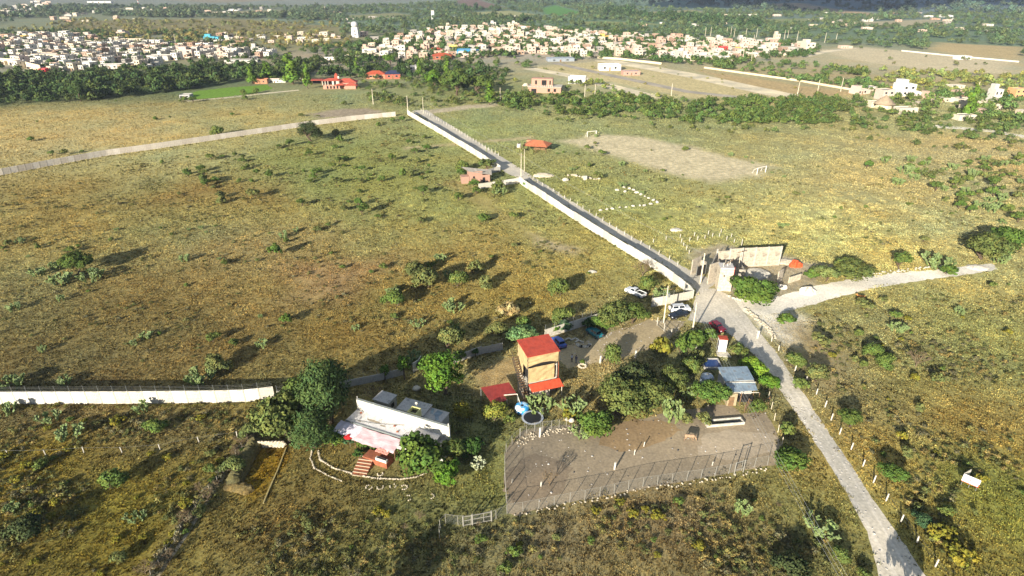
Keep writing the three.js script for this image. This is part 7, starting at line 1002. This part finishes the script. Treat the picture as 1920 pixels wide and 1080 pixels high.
{ // water tower, slim tower, mast, thatched hut
  const t = thing('water_tower', 'tall white water tower with a round top rising over the town', 'water tower', G(667, 70)); new B().frus(0, 0, 0, 9, 9, 12, 7.5, 7.5).mesh('shaft', M('tower_white', '#d2cfc8', { map: T.plaster }), t); const s = new THREE.SphereGeometry(4.4, 20, 14); s.scale(1, 0.85, 1); put(s, 'tank', MATS.tower_white, t, 0, 15.2, 0); new B().cyl([0, 12, 0], [0, 13, 0], 3.4, 3.4, 14).mesh('neck', mGreyWall, t); for (const y of [3, 7]) new B().box(0.5, y, 4.4 - y * 0.06, 1.6, 1.6, 0.3).mesh('window', mHole, t); CLEAR.push([t.position.x, t.position.z, 9]);
  const u = thing('white_tower', 'slim white tower beyond the town', 'tower', G(812, 37)); new B().frus(0, 0, 0, 6, 6, 15, 5, 5).mesh('shaft', MATS.tower_white, u); new B().box(0, 15, 0, 5.6, 1.2, 5.6).mesh('cap', mGreyWall, u); const m = thing('radio_mast', 'red and white mast on the far plain', 'mast', G(261, 13)); for (let i = 0; i < 6; i++) new B().cyl([0, i * 5, 0], [0, i * 5 + 5, 0], 1.1 - i * 0.1, 1.0 - i * 0.1, 6).mesh('section', i % 2 ? M('mast_red', '#b8594a') : MATS.tower_white, m);
  const h = thing('thatched_hut', 'hut with a pointed thatched roof among the right-hand houses', 'hut', G(1656, 203)); put(new THREE.ConeGeometry(6, 5, 16), 'roof', M('thatch', '#a08d72', { map: T.grit }), h, 0, 5.2, 0); new B().cyl([0, 0, 0], [0, 2.8, 0], 4.4, 4.4, 14).mesh('wall', mCream, h); CLEAR.push([h.position.x, h.position.z, 8]);
}
// trees that stand out near the villas
plant('columnar', 575, 142, 13, 'bright green poplar left of the red villa', { tall: 1.4, name: 'poplar_tree' }); plant('columnar', 545, 130, 0.1 + 34, 'large yellow-green tree above the lawn', { tall: 0.6 }); plant('columnar', 500, 134, 22, 'yellow-green poplar beside the larger one', { tall: 0.6 }); plant('columnar', 470, 140, 16, 'pale green poplar above the hedge of the lawn', { tall: 0.8 });
plant('cypress', 656, 122, 5, 'thin dark cypress behind the red villa', {}); plant('cypress', 746, 132, 5, 'left one of two dark cypresses by the navy-roofed villa', {}); plant('cypress', 751, 134, 5, 'right one of two dark cypresses by the navy-roofed villa', {}); plant('columnar', 668, 124, 11, 'bright poplar beside the thin cypress', { tall: 1.1 }); plant('columnar', 786, 128, 12, 'yellow-green poplar in front of the long white garden house', { tall: 1.1 }); plant('columnar', 838, 134, 16, 'yellowish poplar right of the long white garden house', { tall: 1 }); plant('round', 730, 112, 22, 'dense green tree behind the navy-roofed villa', { tall: 1.1 }); plant('columnar', 1823, 190, 18, 'tall yellow-green poplar among the right-hand houses', { tall: 1.3 }); plant('pepper', 145, 168, 26, 'pale feathery eucalyptus in the dark woods', { tall: 1.4 }); plant('pepper', 285, 150, 20, 'pale tree with a light trunk in the dark woods', { tall: 1.3 });
plant('mesquite', 855, 152, 60, 'big dark tree clump in front of the far town, left part', { tall: 1.0 }); plant('mesquite', 900, 156, 50, 'big dark tree clump in front of the far town, right part', { tall: 0.9 }); plant('round', 810, 146, 32, 'green tree at the left of the dark clump', { tall: 1.2 }); plant('columnar', 918, 175, 18, 'bright bushy tree below the dark clump', { tall: 0.9 }); plant('shrub', 455, 173, 14, 'round dark shrub at the edge of the lawn, left', { tall: 1 }); plant('shrub', 480, 170, 15, 'round dark shrub at the edge of the lawn, right', { tall: 1 }); plant('mesquite', 360, 186, 14, 'small dark tree below the grey shed at the lawn', {});
// the mass of houses, nearest first as single houses, the rest as one mass
{
  const colours = { estate: ['white', 'white', 'cream', 'white', 'cream', 'grey', 'white', 'brick', 'white', 'peach'], town: ['cream', 'peach', 'peach', 'cream', 'white', 'brick', 'grey', 'white', 'cream', 'peach'] };
  const zones = [['estate', [[-30, 70], [60, 66], [200, 76], [330, 84], [520, 104], [500, 116], [330, 112], [270, 130], [90, 136], [-30, 118]], 9.5, 13, [4, 4, 8, 8, 4], -0.25, 0.8], ['town', [[655, 112], [690, 88], [770, 66], [850, 52], [960, 48], [1000, 54], [1140, 66], [1280, 74], [1420, 80], [1530, 88], [1500, 104], [1400, 110], [1320, 116], [1230, 112], [1150, 103], [1060, 106], [960, 103], [860, 110], [760, 112]], 12, 15, [0, 1, 2, 3, 6, 7, 8, 0, 1], 0.1, 0.86], ['town', [[330, 88], [420, 66], [520, 70], [640, 66], [640, 80], [560, 86], [440, 92], [400, 102]], 16, 20, [0, 1, 2, 6], 0.1, 0.42], ['town', [[1290, 100], [1420, 104], [1400, 120], [1290, 116]], 13, 14, [0, 1, 2, 6], 0, 0.55], ['town', [[1590, 172], [1720, 178], [1920, 196], [1925, 226], [1800, 214], [1680, 200]], 17, 18, [0, 2, 6, 1], 0.2, 0.5], ['estate', [[-60, 30], [90, 10], [100, 14], [60, 26], [-60, 42]], 16, 24, [1, 6, 9], 0, 0.6], ['town', [[60, 22], [640, 16], [640, 28], [420, 30], [100, 44]], 30, 40, [0, 6, 9, 1], 0, 0.4], ['town', [[900, 30], [1930, 24], [1930, 66], [1200, 50]], 48, 56, [0, 6, 9], 0, 0.34], ['town', [[600, 34], [900, 26], [900, 44], [640, 50]], 40, 40, [0, 6], 0, 0.3]];
  const all = [];
  zones.forEach(([zone, px, dx, dz, kinds, turn, fill], zi) => { const P = poly(px), xs = P.map(p => p.x), zs = P.map(p => p.z), c = Math.cos(turn), s = Math.sin(turn), mx = (Math.min(...xs) + Math.max(...xs)) / 2, mz = (Math.min(...zs) + Math.max(...zs)) / 2, R = Math.hypot(Math.max(...xs) - mx, Math.max(...zs) - mz); let row = 0; for (let v = -R; v < R; v += dz * (row++ % 2 ? 1.35 : 0.9)) for (let u = -R; u < R; u += dx) { const a = u + (rt() - 0.5) * dx * 0.4, b = v + (rt() - 0.5) * dz * 0.3, x = mx + a * c + b * s, z = mz - a * s + b * c; if (!inPoly(P, x, z) || rt() > fill + 0.5 * fbm(x / 45, z / 45, 2)) continue; const [sx, sy] = projPx(x, 0, z); if (sx < -15 || sx > 1935) continue; if (CLEAR.some(q => Math.hypot(q[0] - x, q[1] - z) < q[2] + 4)) continue; all.push({ zone, zi, x, z, k: kinds[Math.floor(rt() * kinds.length)], ry: turn + (rt() - 0.5) * 0.3, col: colours[zone][Math.floor(rt() * 10)], d: Math.hypot(x, z), s: 0.72 + 0.34 * rt(), sx, sy }); } });
  all.sort((a, b) => a.d - b.d); const single = all.slice(0, 215), rest = all.slice(215); console.log('houses', all.length, 'rest', rest.length);
  const HL = [[873, 100, 'the bright blue house'], [829, 110, 'the red hip-roofed house'], [667, 66, 'the white water tower'], [1132, 76, 'the ochre house'], [694, 102, 'the white corner house'], [352, 106, 'the tall peach house'], [440, 105, 'the white domed house'], [160, 124, 'the pale near terrace'], [84, 136, 'the red corner building'], [300, 112, 'the long stepped terrace'], [95, 106, 'the long cream roof'], [48, 75, 'the yellow building'], [138, 99, 'the orange house'], [122, 68, 'the white box house'], [245, 80, 'the wide cream house'], [395, 74, 'the turquoise house'], [540, 79, 'the orange house'], [608, 68, 'the square cream house'], [1355, 97, 'the bright red house'], [1330, 112, 'the long white house'], [1455, 80, 'the tower-like house'], [1513, 96, 'the pointed-tower house'], [1692, 180, 'the yellow-fronted house'], [1860, 192, 'the tall white house'], [1696, 212, 'the broad cream house'], [960, 80, 'the dense town centre'], [1040, 88, 'the near town edge'], [1240, 92, 'the town trees'], [210, 128, 'the wood-side terrace'], [20, 100, 'the left frame edge']].map(([x, y, n]) => ({ p: G(x, y), n })), loc = [];
  for (const h of single) loc.push({ o: townHouse(h.k, h, h.ry, h.s, h.col, '', h.zone === 'estate' ? 'houses of the far left estate' : 'houses of the far town'), x: h.x, z: h.z, desc: `${h.col} ${HSHORT[h.k]}` });
  locate(loc, HL);
  const flat = (g) => { const out = []; g.updateMatrixWorld(true); g.traverse(m => { if (!m.isMesh) return; const q = (m.geometry.index ? m.geometry.toNonIndexed() : m.geometry.clone()).applyMatrix4(m.matrixWorld), n = q.attributes.position.count, dark = m.material === mGlass || m.material === mHole || m.material === mTankB, wood = m.material === mWood, c = []; for (let i = 0; i < n; i++) c.push(...(dark ? [0.05, 0.05, 0.06] : wood ? [0.3, 0.2, 0.13] : m.name === 'roof' ? [0.85, 0.85, 0.85] : [1, 1, 1])); q.setAttribute('color', new THREE.Float32BufferAttribute(c, 3)); if (!q.attributes.uv) q.setAttribute('uv', new THREE.Float32BufferAttribute(new Float32Array(n * 2), 2)); out.push(q); }); return mergeGeometries(out); };
  const used = [...new Set(rest.map(h => h.k))]; for (const k of used) { const L = rest.filter(h => h.k === k).map(h => { const c = lin(WALLC[h.col][Math.floor(h.s * 30) % 3]); CLEAR.push([h.x, h.z, 4.5]); return { x: h.x, y: hill(h.x, h.z), z: h.z, s: h.s, ry: h.ry, c: [c.r, c.g, c.b] }; }); scatter('distant_houses', [flat(HP[k])], L, M('far_house', '#ffffff', { vertexColors: true })); }
}
// scrub and woods that read as one mass: many trees, one object per kind of tree
{
  const r = rng(55), woodsGeo = [1, 2, 3].map(s => { const L = lobesOf(s * 5, 5, 0.28, 0.28, 0.46, 0.2, 0.3, 0.8); return crownGeo(s * 9, L, 22, 13, 0.1, { aspect: 1.1, clump: 0.5 }); });
  const lists = { woods: [], scrub: [], fringe: [] };
  const fill = (list, px, density, wMin, wMax, col, o = {}) => {
    const P = poly(px), xs = P.map(p => p.x), zs = P.map(p => p.z), x0 = Math.min(...xs), x1 = Math.max(...xs), z0 = Math.min(...zs), z1 = Math.max(...zs), n = Math.round((x1 - x0) * (z1 - z0) * density), c0 = lin(col);
    for (let i = 0; i < n; i++) {
      const x = x0 + (x1 - x0) * r(), z = z0 + (z1 - z0) * r(); if (!inPoly(P, x, z)) continue; const [u, v] = projPx(x, 0, z); if (u < -40 || u > 1960) continue;
      if (fbm(x / (o.grain ?? 40) + 3, z / (o.grain ?? 40), 3) + (o.fullness ?? 0.5) < r() * 0.9) continue;
      if (AREAS.some(a => a.bare > 0.85 && a.near(x, z) && a.w(x, z) > 0.4)) continue; if (TOWNCLEAR(u, v, x, z)) continue;
      const W = wMin + (wMax - wMin) * Math.pow(r(), 1.6), k = 0.75 + 0.5 * r(), h = (r() - 0.5) * 0.3;
      list.push({ x, y: hill(x, z) - 0.1, z, s: W, sy: W * (0.75 + 0.5 * r()) * (o.tall ?? 1), ry: r() * 6.28, c: [c0.r * k * (1 + h), c0.g * k, c0.b * k * (1 - h * 0.5)] });
    }
  };
  const { woods, scrub, fringe } = lists;
  fill(woods, [[-80, 150], [60, 142], [280, 140], [520, 124], [600, 128], [570, 150], [440, 156], [330, 172], [180, 190], [-60, 202]], 0.0360, 5, 11, '#49582f', { fullness: 1 });
  fill(woods, [[520, 122], [640, 104], [700, 112], [760, 120], [880, 118], [960, 130], [940, 165], [850, 172], [760, 150], [620, 150]], 0.0202, 5, 11, '#4a5c30', { fullness: 0.6 });
  fill(scrub, [[640, 160], [760, 150], [900, 175], [1000, 180], [1200, 190], [940, 205], [790, 205], [700, 195]], 0.0403, 2.55, 5.95, '#606d38', { fullness: 0.5 });
  fill(scrub, [[930, 180], [1050, 175], [1280, 190], [1460, 186], [1580, 186], [1560, 236], [1300, 232], [1120, 222], [960, 208]], 0.0648, 2.80, 6.40, '#586a34', { fullness: 0.75 });
  fill(scrub, [[1460, 180], [1640, 190], [1760, 200], [1930, 226], [1930, 270], [1760, 262], [1540, 232]], 0.0486, 2.80, 6.40, '#5c6b38', { fullness: 0.55 });
  fill(scrub, [[930, 208], [1120, 222], [1300, 232], [1540, 236], [1930, 272], [1930, 300], [1600, 262], [1300, 250], [1100, 240]], 0.0306, 2.00, 4.80, '#666f3c', { fullness: 0.3 });
  fill(scrub, [[960, 150], [1090, 150], [1240, 184], [1180, 190], [1000, 180]], 0.0216, 3, 6.5, '#788244', { fullness: 0.4 });
  fill(scrub, [[1300, 110], [1440, 118], [1600, 130], [1660, 165], [1600, 172], [1420, 140], [1320, 124]], 0.0270, 4, 9, '#60733e', { fullness: 0.4 });
  fill(scrub, [[1560, 128], [1920, 146], [1920, 180], [1700, 175]], 0.0567, 3.5, 8, '#81884a', { fullness: 0.3 });
  fill(scrub, [[1590, 158], [1930, 185], [1930, 232], [1700, 214]], 0.0288, 4, 10, '#60753e', { fullness: 0.5 });
  fill(scrub, [[0, 96], [250, 58], [660, 72], [660, 92], [520, 96], [300, 80]], 0.0214, 4, 9, '#8a834e', { fullness: 0.3 });
  fill(woods, [[-200, 62], [160, 30], [640, 42], [640, 16], [0, 18], [-200, 30]], 0.0187, 6.80, 15.30, '#5b6949', { fullness: 0.3, grain: 160 });
  fill(woods, [[640, 66], [760, 58], [960, 44], [1300, 70], [1600, 86], [1930, 110], [1930, 28], [1400, 22], [1100, 12], [900, 6], [640, 14]], 0.0071, 5.95, 12.75, '#5a6a44', { fullness: 0.55, grain: 130 });
  fill(woods, [[900, 12], [1300, 14], [1500, 26], [1930, 30], [1930, 8], [1380, 6], [1000, 2]], 0.0024, 9.00, 23.40, '#566650', { fullness: 0.5, grain: 220 });
  fill(woods, [[1130, 30], [1420, 54], [1420, 46], [1140, 18]], 0.0102, 8, 16, '#465a34', { fullness: 0.7, grain: 90, tall: 1.3 });
  fill(woods, [[840, 20], [960, 16], [1000, 40], [960, 48], [900, 30]], 0.0041, 8, 16, '#465a34', { fullness: 0.5, grain: 60, tall: 1.3 });
  fill(fringe, [[-60, 60], [330, 58], [540, 92], [560, 118], [280, 138], [90, 142], [-60, 130]], 0.0203, 4, 9, '#4c6032', { fullness: 0.3 });
  fill(fringe, [[540, 96], [660, 84], [780, 58], [960, 46], [1290, 72], [1540, 86], [1520, 108], [1300, 124], [1160, 112], [940, 112], [800, 112], [660, 112]], 0.0288, 4, 9.5, '#4f6434', { fullness: 0.45 });
  fill(scrub, [[1100, 118], [1320, 128], [1620, 176], [1480, 184], [1240, 182], [1000, 130]], 0.004, 1.8, 4, '#878749', { fullness: 0.2 });
  fill(woods, [[640, 74], [860, 50], [960, 44], [960, 40], [760, 40], [640, 60]], 0.004, 6, 12, '#56633c', { fullness: 0.3, grain: 70 });
  fill(scrub, [[640, 104], [860, 118], [1000, 118], [1000, 130], [860, 124], [700, 122]], 0.012, 4, 9, '#64773f', { fullness: 0.5 });
  fill(scrub, [[-40, 64], [160, 36], [640, 44], [660, 76], [250, 62]], 0.0099, 4, 10, '#82804c', { fullness: 0.3, grain: 70 });
  fill(scrub, [[1540, 92], [1620, 90], [1900, 118], [1880, 142], [1700, 130], [1600, 114]], 0.0016, 2.5, 6, '#6a7044', { fullness: 0.2 });
  fill(scrub, [[1600, 318], [1700, 300], [1930, 300], [1930, 440], [1850, 425], [1700, 360]], 0.022, 1.2, 3.6, '#66703f', { fullness: 0.3, grain: 14 });
  // weeds along the foot of the walls, loose stones and dung on the bare earth
  const foot = [], loose = [], cw = lin('#6b6e3c');
  for (const [px, n] of [[[[0, 759], [250, 758.5], [400, 757], [516, 749]], 90], [[[1297, 564], [1275, 541], [1200, 492], [1100, 430], [985, 354]], 130], [[[938, 325], [860, 275], [764, 218]], 60], [[[0, 331], [200, 294], [380, 268], [580, 238], [742, 220]], 110]]) { const P = px.map(q => G(...q)); for (let i = 0; i < n; i++) { const k = Math.floor(r() * (P.length - 1)), f = r(), v = 0.75 + 0.6 * r(), W = 0.5 + 1.0 * r() * r(); foot.push({ x: P[k].x + (P[k + 1].x - P[k].x) * f + (r() - 0.5) * 0.6, y: -0.05, z: P[k].z + (P[k + 1].z - P[k].z) * f + 0.3 + r() * 0.8, s: W, sy: W * 0.8, ry: r() * 6, c: [cw.r * v * 1.15, cw.g * v, cw.b * v] }); } }
  for (const [Q, n] of [[PADDOCK, 170], [DRIVE, 160], [ROAD, 420], [BRANCH, 260]]) { const xs = Q.map(p => p.x), zs = Q.map(p => p.z), x0 = Math.min(...xs), x1 = Math.max(...xs), z0 = Math.min(...zs), z1 = Math.max(...zs); let k = 0; for (let i = 0; i < n * 20 && k < n; i++) { const x = x0 + (x1 - x0) * r(), z = z0 + (z1 - z0) * r(), s = sd(Q, x, z); if (s > 0 || (s < -1.6 && Q !== PADDOCK && r() < 0.85)) continue; k++; const v = Q === PADDOCK && r() < 0.5 ? 0.1 : 0.35 + 0.25 * r(), W = 0.06 + 0.16 * r() * r(); loose.push({ x, y: 0.01, z, s: W, sy: W * 0.6, ry: r() * 6, c: [v, v * 0.93, v * 0.82] }); } }
  { const P = [[486, 800], [440, 862], [395, 920], [340, 1000], [285, 1084]].map(q => G(...q)), c = lin('#777154'); for (let i = 0; i < 100; i++) { const k = Math.floor(r() * 4), f = r(), v = 0.7 + 0.6 * r(), W = 0.5 + 1.1 * r(); foot.push({ x: P[k].x + (P[k + 1].x - P[k].x) * f + (r() - 0.6) * 1.6, y: -0.05, z: P[k].z + (P[k + 1].z - P[k].z) * f, s: W, sy: W * 0.8, ry: r() * 6, c: [c.r * v, c.g * v, c.b * v] }); } }
  scatter('gravel', [1, 2].map(s => new B().lump(0, 0.3, 0, 1, 0.7, 0.8, s, 0.35).geo()), loose, M('loose_stones', '#ffffff', { roughness: 1 }));
  // low brush that nobody could count, knee high, over the meadows
  const brush = [], tone = ['#6a6b40', '#75703f', '#5d6238', '#8a7a48', '#6f6a4c'].map(lin);
  for (const [px, n] of [[[[0, 330], [560, 270], [760, 225], [900, 330], [1190, 480], [1180, 560], [700, 690], [0, 715]], 2600], [[[0, 775], [500, 770], [440, 880], [300, 1090], [-40, 1090]], 900], [[[500, 930], [830, 1000], [1400, 910], [1600, 1000], [1600, 1090], [380, 1090]], 800], [[[1480, 600], [1930, 520], [1930, 1090], [1780, 1080], [1560, 740]], 1000], [[[1010, 300], [1930, 290], [1930, 470], [1560, 460], [1320, 440], [1080, 390]], 800]]) {
    const P = poly(px), xs = P.map(p => p.x), zs = P.map(p => p.z), x0 = Math.min(...xs), x1 = Math.max(...xs), z0 = Math.min(...zs), z1 = Math.max(...zs); let k = 0;
    for (let i = 0; i < n * 12 && k < n; i++) { const x = x0 + (x1 - x0) * r(), z = z0 + (z1 - z0) * r(); if (!inPoly(P, x, z) || onPath(x, z, 1) || blocked(x, z) || AREAS.some(a => a.bare > 0.8 && a.near(x, z) && a.w(x, z) > 0.2) || fbm(x / 16 + 31, z / 16, 3) + 0.1 < r() * 0.7) continue; k++; const c = tone[Math.floor(r() * 5)], v = 0.8 + 0.5 * r(), W = 0.5 + 1.3 * r() * r(); brush.push({ x, y: -0.08, z, s: W, sy: W * (0.5 + 0.5 * r()), ry: r() * 6.28, c: [c.r * v, c.g * v, c.b * v] }); }
  }
  console.log('masses', woods.length, scrub.length, fringe.length);
  const mw = M('wood_leaves', '#ffffff', { vertexColors: true, roughness: 1, specularIntensity: 0.2, side: THREE.DoubleSide });
  scatter('low_brush', woodsGeo, [...brush, ...foot], mw); scatter('distant_woods', woodsGeo, woods, mw); scatter('scrub_thicket', woodsGeo, scrub, mw); scatter('town_trees', woodsGeo, fringe, mw);
}
renderer.render(scene, camera);
